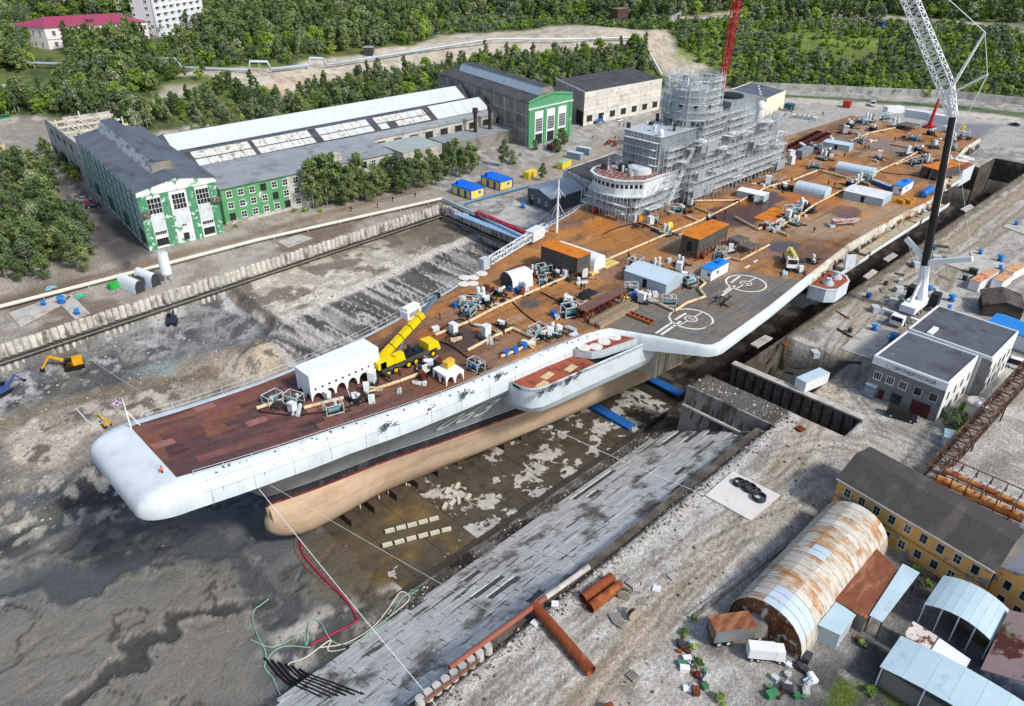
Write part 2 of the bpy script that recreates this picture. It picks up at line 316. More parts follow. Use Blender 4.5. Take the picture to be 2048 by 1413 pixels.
c1, c2 = chan(X, Y); lay(inb*sstep(1.6, 1.2, c1)*.9, '4b4e50', .15); lay(inb*sstep(1.2, .8, c2)*.9, '3c3a38', .2); lay(inb*sstep(.35, .1, np.abs(c2-1.5))*.5, '97938a'); lay(inb*sstep(.3, .1, np.abs(c1-2.0))*.4, '8a877e')
dkm = soft(apoly(-13, (330, 1105), (470, 1080), (560, 1150), (700, 1260), (600, 1290), (500, 1180), (430, 1120)), 6)*inb; lay(dkm*.6, '4b4c4c', .15)
wet = soft(apoly(-13, (590, 1085), (720, 1010), (860, 1060), (1000, 1060), (900, 1130), (760, 1210), (690, 1200), (640, 1150)), 5); lay(wet*.85, '5b5140', .7); lay(wet*sstep(.5, .62, nB)*.8, '6a5730', .65)
lay(soft(apoly(-13, (480, 985), (600, 1070), (560, 1110), (330, 1060), (200, 1060)), 6)*.5, '4c4e4f', .15)
lay(soft(apoly(-13, (560, 1240), (700, 1200), (740, 1260), (600, 1340), (520, 1330)), 4)*sstep(.45, .55, nC), 'a8a49a')
lay(soft(apoly(-13, (760, 1180), (860, 1130), (920, 1120), (800, 1190)), 2)*sstep(.4, .5, nC), 'b0aca2')
# gravel bank between floor slabs and revetment
gb = inb*sstep(-21.5, -23, Y)*sstep(-28.5, -26, Y)*sstep(10, 26, X); lay(gb, '5b564e'); lay(gb*sstep(.45, .6, nC), '86817a'); lay(gb*sstep(.55, .62, nB), '36332f')
lay(inb*sstep(-45.6, -46, Y), '4d463e'); lay(inb*sstep(-48.2, -48.5, Y), '8b857c')
lay(inb*sstep(-26, -28, Y)*sstep(-46, -45, Y), '5c5a57')
# left side of basin
sand = inb*soft(apoly(-9, (0, 835), (150, 800), (300, 760), (420, 715), (560, 690), (560, 740), (420, 790), (300, 830), (230, 850), (200, 880), (120, 930), (0, 960)), 6); lay(sand*.8, '978c7d'); lay(sand*sstep(.5, .56, nB)*.7, 'b9afa0'); lay(sand*sstep(.56, .62, nC), '6a6157')
tr = segdist(X, Y, apoly(-9, (0, 845), (150, 800), (290, 760), (420, 745))); lay(inb*sstep(3.2, 1, tr+(nB-.5)*2)*.8, '71654f')
m2 = inb*np.exp(-(((X-47.5)/6.5)**2+((Y-53)/6)**2))*1.4; lay(m2, 'b8a890'); lay(m2*sstep(.5, .56, nC), '6f675d')
gp = inb*soft(apoly(-9, (350, 600), (470, 590), (540, 640), (480, 690), (360, 720), (180, 730), (180, 690)), 6); lay(gp*.8, '868786'); lay(gp*sstep(.5, .56, nC), '565655'); lay(gp*sstep(.52, .57, nB)*.8, 'b3b4b3')
pool = inb*soft(apoly(-9, (250, 745), (300, 730), (360, 722), (340, 745), (290, 755)), 2); lay(pool, '7d8682', .9)
bn = inb*((Y > 59+(X-54)*.14) & (X > 54)); lay(bn, 'a8a191'); lay(bn*sstep(.5, .6, nC), 'c3bcab'); lay(bn*sstep(.54, .62, nB), '797064'); lay(bn*sstep(92, 118, X)*sstep(62, 80, Y)*.9, '5d5647')
sl_ = inb*((Y <= 59+(X-54)*.14+1) & (X > 50) & (Y > 15)); lay(sl_, '8a8783'); ls = fbm(X*1.2+Y*.5, Y*.14, 1.9, 5, 51); la = fbm(X, Y, 16, 4, 52)
lay(sl_*sstep(.42, .54, ls*.45+la*.55), '565350'); lay(sl_*sstep(.5, .6, ls*.7+nC*.3), '454443'); lay(sl_*sstep(.56, .64, fbm(X*1.3+Y*.4, Y*.15, 1.1, 3, 53))*.8, 'b3afa8')
lay(inb*sstep(2.2, .6, np.abs(Y-(59+(X-54)*.14)+(nB-.5)*2))*(X > 55)*.8, 'c0bbb0')
rk_ = inb*np.exp(-((Y-36+(nA-.5)*16)/7)**2)*sstep(40, 24, X); lay(rk_*1.2*sstep(.42, .55, nB), '3d3c3b'); lay(rk_*sstep(.56, .64, nC), 'aaa395'); gk_ = inb*np.exp(-((Y-74)/7)**2)*sstep(50, 40, X); lay(gk_*sstep(.45, .55, nB), '4a4a4a'); lay(gk_*sstep(.55, .62, nC), '9a9a98'); lay(inb*sstep(2., .4, np.abs(X-56+(nA-.5)*6))*((Y > 58))*.9, '55524d')
# chamber
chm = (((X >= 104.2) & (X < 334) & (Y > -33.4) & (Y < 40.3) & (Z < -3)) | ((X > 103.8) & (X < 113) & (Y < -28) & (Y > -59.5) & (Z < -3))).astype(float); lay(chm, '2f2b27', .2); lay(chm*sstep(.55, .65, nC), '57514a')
lay(sstep(2., .3, np.abs(Y+34.5+(nB-.5)*2.5))*(X > 113)*(X < 334)*.9, '6f6552')
# grass verge below the hillside wall
vg = soft(apoly(0, (1545, 190), (1700, 196), (1900, 210), (2060, 226), (2060, 240), (1900, 222), (1700, 206), (1545, 200)), 4); lay(vg*.9, '55623a'); lay(vg*sstep(.5, .6, nB), '41502d')
# hills
hd = hill(X, Y); gr = sstep(.15, .9, hd)
lay(gr, '4c5735'); lay(gr*sstep(.45, .6, nB), '3e4a2d'); lay(gr*sstep(.52, .62, nA), '5d6a33'); lay(gr*sstep(.58, .66, nC)*.7, '6c753c')
for P_, c_ in (((((355, 150), (480, 172), (560, 185), (640, 165), (760, 150), (860, 130), (1000, 108), (1150, 104), (1290, 98), (1330, 150), (1360, 170), (1420, 140), (1350, 95), (1335, 60), (1280, 62), (1180, 52), (1060, 62), (960, 68), (880, 72), (830, 92), (740, 102), (640, 118), (560, 140), (480, 135), (380, 142))), 'b5aa97'), (((520, 175), (600, 150), (640, 150), (600, 190), (560, 195)), 'b79f88'), (((200, 222), (300, 205), (370, 190), (400, 170), (330, 170), (310, 200), (230, 215)), 'a29988'), (((0, 236), (70, 232), (120, 240), (200, 225), (200, 232), (120, 248), (60, 245), (0, 248)), '8b857b'), (((30, 290), (75, 270), (110, 280), (70, 320), (20, 350), (20, 330)), '8e8a82'), (((1340, 35), (1560, 15), (1800, 35), (2048, 50), (2048, 64), (1800, 48), (1560, 28), (1340, 48)), '8f8b7c'), (((1560, 195), (1700, 203), (1900, 220), (2048, 236), (2048, 252), (1900, 234), (1700, 213), (1560, 207)), 'b3aea3'), (((300, 268), (480, 235), (480, 246), (330, 282)), '9b9284'), (((850, 28), (1000, 40), (1000, 60), (880, 65)), '66783a')):
    pw = hpoly(*P_); m = soft(pw, 5.); m = np.clip(m+(nB-.5)*.8*(m > .02)*(m < .98), 0, 1); lay(m, c_); lay(m*sstep(.52, .62, nC)*.6, '8b8172'); lay(m*sstep(.5, .6, nB)*.5, 'cfc6b6')
for P_ in (((1400, 70), (1500, 60), (1760, 75), (1900, 90), (2048, 110), (2048, 150), (1850, 100), (1650, 95), (1400, 95)), ((1880, 60), (2048, 70), (2048, 100), (1900, 95)), ((1330, 90), (1450, 95), (1500, 120), (1360, 130)), ((840, 28), (960, 45), (940, 62), (880, 60))):
    m = soft(hpoly(*P_), 12.); lay(m*sstep(.4, .6, nB), '6f8236')
nx, ny = len(GX), len(GY)
gm = bpy.data.meshes.new('ground'); co = np.stack([X, Y, Z], -1).reshape(-1, 3); gm.vertices.add(nx*ny); gm.vertices.foreach_set('co', co.ravel())
ii = (np.arange(nx-1)[:, None]*ny+np.arange(ny-1)[None]).ravel(); qd = np.stack([ii, ii+ny, ii+ny+1, ii+1], -1)
gm.loops.add(qd.size); gm.loops.foreach_set('vertex_index', qd.ravel()); gm.polygons.add(len(qd)); gm.polygons.foreach_set('loop_start', np.arange(len(qd))*4)
gm.update(calc_edges=True)
ca = gm.color_attributes.new('Col', 'FLOAT_COLOR', 'POINT'); ca.data.foreach_set('color', col.reshape(-1, 4).astype(np.float32).ravel())
grn = np.clip(1-.6*inb*sstep(40, 26, Y)*sstep(60, 40, X)*(Y > -24), .3, 1); ga = gm.attributes.new('Grain', 'FLOAT', 'POINT'); ga.data.foreach_set('value', grn.astype(np.float32).ravel())
gm.polygons.foreach_set('use_smooth', np.ones(len(qd), bool)); gm.materials.append(VM('ground_surface', .95, 1.5, .42, .9, 2.0, gloss=True, vs2=.3, var2=.15, fine=1.1))
mk('ground', gm, None, kind='structure')
# ------------------------------------------------------------ the ship
PORT = [(6, 8.1), (30, 9.7), (50, 12.3), (70, 13.8), (84, 15.6), (87, 17), (91, 25), (95.4, 34.2), (98, 34.6), (118, 33.6), (140, 31.7), (165, 29.8), (192, 30), (215, 31.4), (234, 28.6), (258, 23), (282, 18.3), (304, 17.6)]
STBD = [(6, 7.8), (27, 9.2), (42, 11), (55, 13), (72, 16), (88, 20), (112, 26.6), (122, 29.4), (130, 31), (140, 34), (150, 35.2), (230, 35), (252, 32.5), (304, 31)]
def ip(t, x): return float(np.interp(x, [a for a, b in t], [b for a, b in t]))
def zdk(x): return 12+(3.9*((55-x)/49)**2 if x < 55 else 0)
BWL = [(20.5, .05), (24, 1.0), (29, 2.1), (41, 4), (53, 6.9), (67, 9.8), (85, 13.2), (105, 16.2), (130, 17.6), (240, 17.6), (285, 15.5), (303, 13)]
ZK = [(0, 12.6), (6, 11.9), (13, 10.8), (25, 9.3), (40, 8.2), (86, 8.0), (96, 9.9), (140, 10.2), (304, 10.4)]
m_hull = M('ship_light_grey_paint', 'c9d2d5', .55, var=.1, vs=.25, col2='b3bdc0', s2=.35, lo=.5, hi=.75, st=(1, 1, .25), col3='8d7a5c', s3=1.1, lo3=.66, hi3=.78, st3=(1, 1, .12), bump=.05, bs=.8)
m_hull2 = M('ship_grey_paint', '8f9799', .6, var=.12, vs=.2, col2='7a8184', s2=.3, lo=.5, hi=.7, st=(1, 1, .2))
m_black = M('boot_top_black', '26262b', .7, var=.4, vs=.8, col2='4a4648', s2=.5, lo=.55, hi=.7)
m_red = M('boot_top_red', '7a2f2c', .7, var=.35, vs=.9, col2='a06a58', s2=.6, lo=.55, hi=.65)
m_tan = M('antifouling_tan', 'b79f84', .75, var=.12, vs=.4, col2='9c7f62', s2=.18, lo=.5, hi=.68, st=(.25, 1, 2.2), col3='7d4038', s3=.16, lo3=.68, hi3=.76, st3=(.5, 1, 2))
m_white = M('white_paint', 'dfe3e4', .5, var=.08, vs=.8)
m_wgrey = M('pale_grey_paint', 'b4bdc1', .55, var=.14, vs=.7, col2='8f979b', s2=.8, lo=.58, hi=.7)
m_dk = M('dark_grey_metal', '3a3b3d', .6, var=.35, vs=1.2)
m_blackm = M('black_rubber', '1b1b1c', .7, var=.3, vs=1)
m_rust = M('rust_brown', '6b3b22', .9, var=.35, vs=.9, col2='8c5228', s2=.7, lo=.48, hi=.62, bump=.2)
m_rustred = M('rust_red', '55281f', .9, var=.3, vs=.9, col2='7b3a26', s2=.8, lo=.5, hi=.62)
m_beige = M('duct_wrap_beige', 'cbb592', .85, var=.22, vs=.9, col2='a98f68', s2=.5, lo=.52, hi=.66)
ship = thing('aircraft_carrier', 'grey aircraft carrier with rust brown flight deck resting in the dry dock', 'ship', (150, 0, -12))
def sp(name, mb, mats, parent=None, **k):   # ship part given in world coordinates
    o = mk(name, mb, mats, parent or ship, **k)
    if parent is None: o.location = (-150, 0, 12)
    return o
XS = [6, 9, 12, 15, 18, 21, 24, 27, 30, 34, 38, 42, 47, 52, 58, 64, 70, 76, 82, 85, 87, 89, 91, 93, 95, 96.5, 98, 103, 110, 118, 128, 140, 152, 165, 180, 195, 210, 225, 240, 258, 272, 286, 298, 304]
PROF = [(0, 0), (.42, -.12), (.72, -.42), (.89, -.95), (.975, -1.75), (1, -3.0)]
def lipring(x, y, ox, oy, zd, zk):
    r = [(x+ox*k, y+oy*k, zd+dz*(1 if zd-zk > 3.4 else (zd-zk)/3.6)) for k, dz in PROF]
    r.append((x+ox*.97, y+oy*.97, zk)); return r
def lipw(x): return float(np.interp(x, [6, 20, 40, 84, 92, 304], [2.9, 2.4, 1.9, 1.7, 1.2, .7]))
rings = []
for x in XS[::-1]: rings.append(lipring(x, ip(STBD, x), 0, lipw(x), zdk(x), ip(ZK, x)))
for k in range(1, 9):
    a = math.pi/2*k/9; rings.append(lipring(6, 7.8, -6*math.sin(a)**.9, 2.9*math.cos(a), zdk(6), ip(ZK, 6-6*math.sin(a))))
for y in (7.8, 4, 0, -4, -8.1): rings.append(lipring(6, y, -6, 0, zdk(6), 12.4))
for k in range(8, 0, -1):
    a = math.pi/2*k/9; rings.append(lipring(6, -8.1, -6*math.sin(a)**.9, -2.9*math.cos(a), zdk(6), ip(ZK, 6-6*math.sin(a))))
for x in XS:
    if x <= 140: rings.append(lipring(x, -ip(PORT, x), 0, -lipw(x), zdk(x), ip(ZK, x)))
sp('deck_edge', MB().loft(rings), m_hull)
sp('deck_edge', MB().loft([lipring(x, -ip(PORT, x), 0, -lipw(x), zdk(x), ip(ZK, x)) for x in XS if x >= 140]), M('stained_edge_paint', 'b9b3a2', .75, var=.2, vs=.7, col2='8f7a58', s2=.5, lo=.52, hi=.64, st=(.4, 1, 1), col3='d3d6d2', s3=.5, lo3=.56, hi3=.64), label='rust stained aft deck edge')
def stemz(x): return float(np.interp(x, [8, 11, 14, 17, 20.5], [11.2, 9.6, 6.2, 2.4, -1.5]))
def side(x, s):
    """points from the knuckle to the white waterline at station x"""
    e = (ip(STBD, x) if s > 0 else ip(PORT, x))+lipw(x)*.97; zk = ip(ZK, x)
    if x < 20.6: b = 0.03; zb = stemz(x); return [(x, s*(e+(b-e)*t), zk+(zb-zk)*t**.8) for t in (0, .2, .4, .6, .8, 1)]
    b = ip(BWL, x)
    if e-b > 9 and x > 80:
        bb = b+1.2; return [(x, s*e, zk), (x, s*(bb+(e-bb)*.5), zk-1.4), (x, s*bb, zk-2.2), (x, s*bb, 4), (x, s*(b+.4), 1.2), (x, s*b, -1.5)]
    return [(x, s*(b+(e-b)*(1-t)**1.35), zk+(-1.5-zk)*t) for t in (0, .2, .4, .6, .8, 1)]
XH = [8, 10, 12, 14, 16, 18, 20.5]+[x for x in XS if x > 21]
hm = MB()
for s in (1, -1): hm.loft([side(x, s)[::(1 if s < 0 else -1)] for x in XH])
hm.add([(8, 0, 11.2), (0.6, 9, 12.4), (.2, 0, 12.4), (.6, -9, 12.4), (6, -10.9, 11.9), (6, 10.9, 11.9), (8, -11, 11.6), (8, 11, 11.6)], [(0, 2, 1), (0, 3, 2), (0, 4, 3), (0, 6, 4), (0, 1, 5), (0, 5, 7)])
sp('hull_side', hm, m_hull2)
def band(za, zb_, name, mat, fa=1., fb=1.):
    b = MB()
    for s in (1, -1):
        b.loft([[(x+(.0), s*max(ip(BWL, x)*fa, .05), za), (x, s*max(ip(BWL, x)*fb, .05), zb_)][::(1 if s < 0 else -1)] for x in XH if x >= 20.5])
    sp(name, b, mat)
band(-1.5, -1.42, 'waterline_stripe', m_white, 1.004, 1.006); band(-1.5, -3.0, 'boot_top', m_black); band(-3.0, -3.4, 'boot_top_stripe', m_red)
bm_ = MB()
def lower(x, s):
    b = ip(BWL, x); k = 1 if x > 60 else .55+.45*(x-20)/40; fb = max(0, b*(.93*k)); bi = max(0, b*(.8*k))
    yb = lambda z: 4.2*math.sqrt(max(0, 1-((z+7.5)/4.6)**2))*(math.sqrt(max(0, 1-((29.5-x)/9.6)**2)) if x < 29.5 else 1)
    ff = lambda z: b+(fb-b)*((-3.4-z)/5.6) if z > -9 else fb+(bi-fb)*((-9-z)/2) if z > -11 else bi*.8
    kz = -12 if x > 30 else -12+((30-x)/9.5)**1.6*3.6
    return [(x, s*max(b, .05), -3.4)]+[(x, s*max(ff(z)*(1 if x > 30 else max(0, (x-20)/10)), yb(z), .04), max(z, kz)) for z in (-4.2, -5, -6, -7.5, -9, -10.2, -11.2, -11.8)]+[(x, 0, kz)]
for s in (1, -1): bm_.loft([lower(x, s)[::(1 if s < 0 else -1)] for x in XH if x >= 20.5])
sp('antifouling_bottom', bm_, m_tan)
sp('stem_bar', MB().tube([(20.4, 0, -1.2), (20.5, 0, -3.3)], .4, 8), m_black); sp('stem_bar', MB().tube([(20.5, 0, -3.2), (20.6, 0, -5.4)], .38, 10), m_tan); sp('bulbous_bow', MB().ball((29.5, 0, -7.5), 10, 4.2, 4.5, 24, 14), m_tan)
tr = MB(); e1, e2 = ip(PORT, 304), ip(STBD, 304)
tr.add([(304.05, -e1, 12), (304.05, e2, 12), (304.05, e2+1, 8.8), (304.05, 13.5, 2), (304.05, 13, -1.5), (304.05, 9, -9), (304.05, -9, -9), (304.05, -13, -1.5), (304.05, -13.5, 2), (304.05, -e1-1, 8.8)], [tuple(range(10))]); sp('transom', tr, m_hull2)
# hull number 063
fc = bpy.data.curves.new('n', 'FONT'); fc.body = '063'; fc.size = 5.6; fc.offset = .06; fc.shear = .35; fc.space_character = 1.12; fo = bpy.data.objects.new('n', fc); COL.objects.link(fo)
tm = bpy.data.meshes.new_from_object(fo.evaluated_get(bpy.context.evaluated_depsgraph_get())); bpy.data.objects.remove(fo)
bmx = bmesh.new(); bmx.from_mesh(tm); bmesh.ops.triangulate(bmx, faces=bmx.faces[:]); bmesh.ops.subdivide_edges(bmx, edges=bmx.edges[:], cuts=2)
for v in bmx.verts:
    xx = 49.2+v.co.x*1.28; t = .74-v.co.y*.13; zk = ip(ZK, xx); e = ip(PORT, xx)+lipw(xx)*.97; b = ip(BWL, xx); v.co = (xx, -(b+(e-b)*(1-t)**1.35)-.3, zk+(-1.5-zk)*t-.03)
bmx.to_mesh(tm); bmx.free(); tm.materials.append(m_white); sp('hull_number', tm, None)
# flight deck, coloured by its own paint and rust
dx = 1.0; xs = np.arange(6, 304.01, dx); nv = 70; DX = np.repeat(xs[:, None], nv+1, 1)
pe = np.interp(xs, *zip(*PORT)); se = np.interp(xs, *zip(*STBD)); DY = -pe[:, None]+(pe+se)[:, None]*np.linspace(0, 1, nv+1)[None]
DZ = np.where(DX < 55, 12+3.9*((55-DX)/49)**2, 12.)
X, Y = DX, DY; col = np.zeros(X.shape+(4,)); col[..., :3] = C('886950')
nA = fbm(X, Y, 26, 5, 61); nB = fbm(X*.6, Y, 6, 5, 62); nC = fbm(X, Y, 2.2, 4, 63); nS = fbm(X*.18, Y, 2.2, 4, 64)
lay(sstep(.48, .62, nA), 'a3713f'); lay(sstep(.42, .3, nA)*.8, '5f4a3b'); lay(sstep(.52, .64, nB)*.8, '7f5d40'); lay(sstep(.6, .7, nB)*.8, 'a36d38'); lay(sstep(.56, .66, nS)*.6, '64472f'); lay(sstep(.6, .68, fbm(X*.5, Y, 9, 5, 66))*.7, 'a08a70'); lay(sstep(.62, .7, fbm(X*.3, Y, 4, 5, 67))*.7, 'b87d42')
lay(sstep(66, 30, X)*.85, '69453f'); lay(sstep(60, 26, X)*sstep(.48, .58, nS)*.8, '4d3837'); lay(sstep(60, 30, X)*sstep(.55, .62, nB)*.5, '784a34')
lay(sstep(66, 44, X)*sstep(20, 40, X)*sstep(.45, .58, nB)*.7, '6c4332')
gk = soft([(88, -14), (101, -14.5), (131, -20.5), (136, -34), (90, -36)], 2); lay(gk, '6f6a61'); lay(gk*sstep(.5, .62, nB)*.6, '585450'); lay(gk*sstep(.55, .65, nA)*.5, '83705a')
for px, py, r_, c_ in ((915, 668, 6, '4a3a33'), (885, 680, 5, '51392c'), (1500, 420, 8, '4b3232'), (1470, 440, 6, '533733'), (1570, 493, 3.2, '4a4346'), (1062, 608, 2.6, '514a47'), (1690, 262 + 20, 6, '7a6a5a'), (1780, 292, 9, '77695c'), (1700, 430, 5, '6a4a3a'), (1520, 395, 6, '4c3434'), (1150, 450, 3, '4e4442')):
    p = at(px, py, 12); dd = np.hypot((X-p[0])*.75, Y-p[1])+(nB-.5)*r_*1.6; lay(sstep(r_, r_*.72, dd)*.92, c_, .92)
for px, py, r_, c_ in ((1560, 440, 5, 'b36c2b'), (1480, 400, 4, 'bb7428'), (1640, 395, 9, 'a8622a'), (1190, 455, 7, 'ad6c26'), (1250, 480, 8, '9c6a34'), (1700, 330, 9, 'a9703a'), (1820, 290, 8, 'a37445'), (1000, 640, 5, '8f5a2c'), (870, 665, 4, 'a55f25'), (1410, 515, 5, 'a4602a'), (1890, 300, 7, 'a87340')):
    p = at(px, py, 12); dd = np.hypot((X-p[0])*.7, Y-p[1])+(nB-.5)*r_*1.8; lay(sstep(r_, r_*.3, dd)*.75, c_)
lay(sstep(.1, .03, np.abs(((Y+100) % 8.)-4))*(X > 40)*.35, '3f2d22'); 
n0, n1 = X.shape; dm = bpy.data.meshes.new('flight_deck'); co = np.stack([X, Y, DZ], -1).reshape(-1, 3); ii = (np.arange(n0-1)[:, None]*n1+np.arange(n1-1)[None]).ravel()
dm.from_pydata(co.tolist(), [], np.stack([ii, ii+n1, ii+n1+1, ii+1], -1).tolist()); ca = dm.color_attributes.new('Col', 'FLOAT_COLOR', 'POINT'); ca.data.foreach_set('color', col.reshape(-1, 4).astype(np.float32).ravel())
ga = dm.attributes.new('Grain', 'FLOAT', 'POINT'); ga.data.foreach_set('value', np.ones(n0*n1, np.float32)); dm.polygons.foreach_set('use_smooth', np.ones(len(dm.polygons), bool)); dm.materials.append(VM('deck_surface', .75, 1.6, .28, .25, 2.5, gloss=True, vs2=.5, var2=.15)); dk = sp('flight_deck', dm, None)
def dkpt(px, py, dz=0.): return at(px, py, 12+dz)
# steel plates laid at the bow, each a piece
pm = [M('deck_plate_'+c, c, .7, var=.22, vs=.8, col2='3f2a28', s2=.35, lo=.55, hi=.68, st=(.3, 1.6, 1)) for c in ('764a45', '8d5f59', '694540', '533b3b', '70493f', '5f3d3a')]
rr = random.Random(3); y = -7.7
while y < 7.2:
    x = 6.3+rr.random()*2; w_ = 1.55
    while x < 33:
        l_ = rr.choice((3.2, 4.4, 6.0)); 
        if rr.random() < .6:
            a = MB(); h_ = .012+.012*rr.random(); y0 = y*(1+(x-6)*.006); 
            vs = []
            for xx in (x, x+l_-.06):
                for yy in (y0, y0+w_-.05): vs.append((xx, yy, zdk(xx)+h_))
            vb = [(p[0], p[1], p[2]-h_-.01) for p in vs]; a.hexa([vb[0], vb[2], vb[3], vb[1]], [vs[0], vs[2], vs[3], vs[1]])
            sp('deck_plate', a, pm[rr.randrange(6)], dk)
        x += l_
    y += w_
# plate seams of the deck
sm_ = MB()
for y_ in range(-34, 36, 6):
    for x_ in range(44, 300, 8):
        if all(-ip(PORT, q) < y_ < ip(STBD, q) for q in (x_, x_+8)): sm_.box(x_, x_+7.9, y_-.035, y_+.035, zdk(x_+4)-.03 if x_ < 55 else 11.97, (zdk(x_+4) if x_ < 55 else 12)+.012)
for x_ in range(40, 300, 12):
    sm_.box(x_-.035, x_+.035, -ip(PORT, x_)+.4, ip(STBD, x_)-.4, 11.97, zdk(x_)+.014)
sp('deck_seams', sm_, M('deck_seam', '4a3527', .9, var=.4, vs=.5), dk, kind='stuff')
# helipad circles and line markings (raised paint film)
def ringm(px, py, r, w, n=48):
    c = dkpt(px, py); m = MB(); a = [(c[0]+r*math.cos(2*math.pi*k/n), c[1]+r*math.sin(2*math.pi*k/n), 12.012) for k in range(n)]; b = [(c[0]+(r-w)*math.cos(2*math.pi*k/n), c[1]+(r-w)*math.sin(2*math.pi*k/n), 12.012) for k in range(n)]
    for k in range(n): m.quad(a[k], a[(k+1) % n], b[(k+1) % n], b[k])
    return m, c
m_mark = M('worn_deck_paint', 'd8d4cb', .7, var=.12, vs=1.5, col2='8f887c', s2=1.3, lo=.6, hi=.7)
def strip(m, a, b, w, z=12.012):
    a = Vector((a[0], a[1], z)); b = Vector((b[0], b[1], z)); d = (b-a).normalized(); r = Vector((-d.y, d.x, 0))*w/2; m.quad(a-r, b-r, b+r, a+r)
for px, py in ((1492, 567), (1382, 638)):
    m, c = ringm(px, py, 4.5, .42); m2_, _ = ringm(px, py, 1.35, .28, 24); m.add(m2_.v, m2_.f)
    for s in (-1, 1): strip(m, (c[0]+s*1.35, c[1]), (c[0]+s*4.2, c[1]), .28)
    strip(m, (c[0]-.5, c[1]-.45), (c[0]+.5, c[1]-.45), .2); strip(m, (c[0]-.5, c[1]+.45), (c[0]+.5, c[1]+.45), .2); strip(m, (c[0], c[1]-.45), (c[0], c[1]+.45), .2)
    sp('helicopter_circle', m, m_mark, dk)
m = MB()
for q in (((1312, 667), (1345, 645)), ((1322, 670), (1362, 643)), ((1350, 640), (1372, 627)), ((1425, 600), (1437, 592)), ((1448, 585), (1462, 574)), ((1462, 566), (1480, 553)), ((1490, 537), (1500, 531)), ((1508, 525), (1515, 520)), ((1444, 592), (1470, 572))): m = MB(); strip(m, dkpt(*q[0]), dkpt(*q[1]), .55); sp('deck_dash', m, m_mark, dk)

m = MB(); strip(m, dkpt(1385, 672), dkpt(1536, 588), .28); strip(m, dkpt(1536, 588), dkpt(1608, 543), .28); strip(m, dkpt(1270, 615), dkpt(1385, 672), .2); sp('deck_line', m, M('blue_line_paint', '4a5f75', .8, var=.3), dk)
for px, py in ((615, 857), (540, 795), (1705-7, 385)):   # hatch outlines in the plating
    c = dkpt(px, py, 1.2 if px < 700 else 0); z_ = zdk(c[0])+.02; m = MB()
    for s in (-1, 1): m.box(c[0]-1.2, c[0]+1.2, c[1]+s*1.0-.06, c[1]+s*1.0+.06, z_-.05, z_+.04); m.box(c[0]+s*1.2-.06, c[0]+s*1.2+.06, c[1]-1.06, c[1]+1.06, z_-.05, z_+.04)
    sp('deck_hatch', m, m_dk, dk)
# guard rails on both sides, forward
def railing(pts, h=1.1, step=2.2, name='guard_rail', mat=m_wgrey, w=.07, parent=None):
    m = MB(); P = []
    for a, b in zip(pts[:-1], pts[1:]):
        a = Vector(a); b = Vector(b); n = max(1, int((b-a).length/step)); P += [a.lerp(b, k/n) for k in range(n)]
    P.append(Vector(pts[-1]))
    for p in P: m.bar(p, p+Vector((0, 0, h)), w)
    for q in (.5, 1.): m.tube([p+Vector((0, 0, h*q)) for p in P], w*.55, 4, cap=False, smooth=False)
    return m
sp('guard_rail', railing([(x, ip(STBD, x)+1.3, zdk(x)-.5) for x in range(9, 82, 4)], 1.5), m_wgrey)
sp('guard_rail', railing([(x, -ip(PORT, x)-.5, zdk(x)-.2) for x in range(8, 84, 4)], .9), m_wgrey)
sp('guard_rail', railing([(x, ip(STBD, x)-.3, 12) for x in range(116, 139, 3)], 1.3, 1.6), m_white)
# fittings along the port edge, each small
fm = MB(); fm.box(-.25, .25, -.2, .2, 0, .5); fm.cyl((0, -.1, .2), .18, .55, 8); fm.bar((-.4, 0, .3), (.5, -.2, .7), .1); fme = fm.mesh('edge_fitting', m_dk); rf = random.Random(5)
for k in range(62):
    x = 10+k*1.2+rf.random(); y = -ip(PORT, x)-lipw(x)*rf.choice((.25, .3, .45, .6)); z_ = zdk(x)-.05-.9*((-y-ip(PORT, x))/lipw(x))**1.6
    o = mk('edge_fitting', fme, None, ship); o.location = (x-150, y, z_+12-.15); o.scale = [rf.uniform(.3, .62)]*3; o.rotation_euler.z = rf.random()*6
# clumps of torn cable work hanging on the edge
cm = MB(); rc = random.Random(8)
for k in range(26): a = Vector((rc.uniform(-1.3, 1.3), rc.uniform(-.3, .3), rc.uniform(-.6, .6))); cm.bar(a, a+Vector((rc.uniform(-.9, .9), rc.uniform(-.3, .3), rc.uniform(-.5, .5))), .09)
cme = cm.mesh('cable_tangle', m_dk)
for px, py in ((775, 852), (862, 818), (932, 788), (1000, 752), (1110, 772), (1160, 745), (1085, 785), (1140, 760)):
    d = ray(px, py); yy = -(14.6 if px > 900 else 13.2) if px < 1050 else -21.6; t = (yy-CAMP[1])/d[1]; p = CAMP+d*t
    o = mk('cable_tangle', cme, None, ship); o.location = (p[0]-150, p[1], p[2]+12)
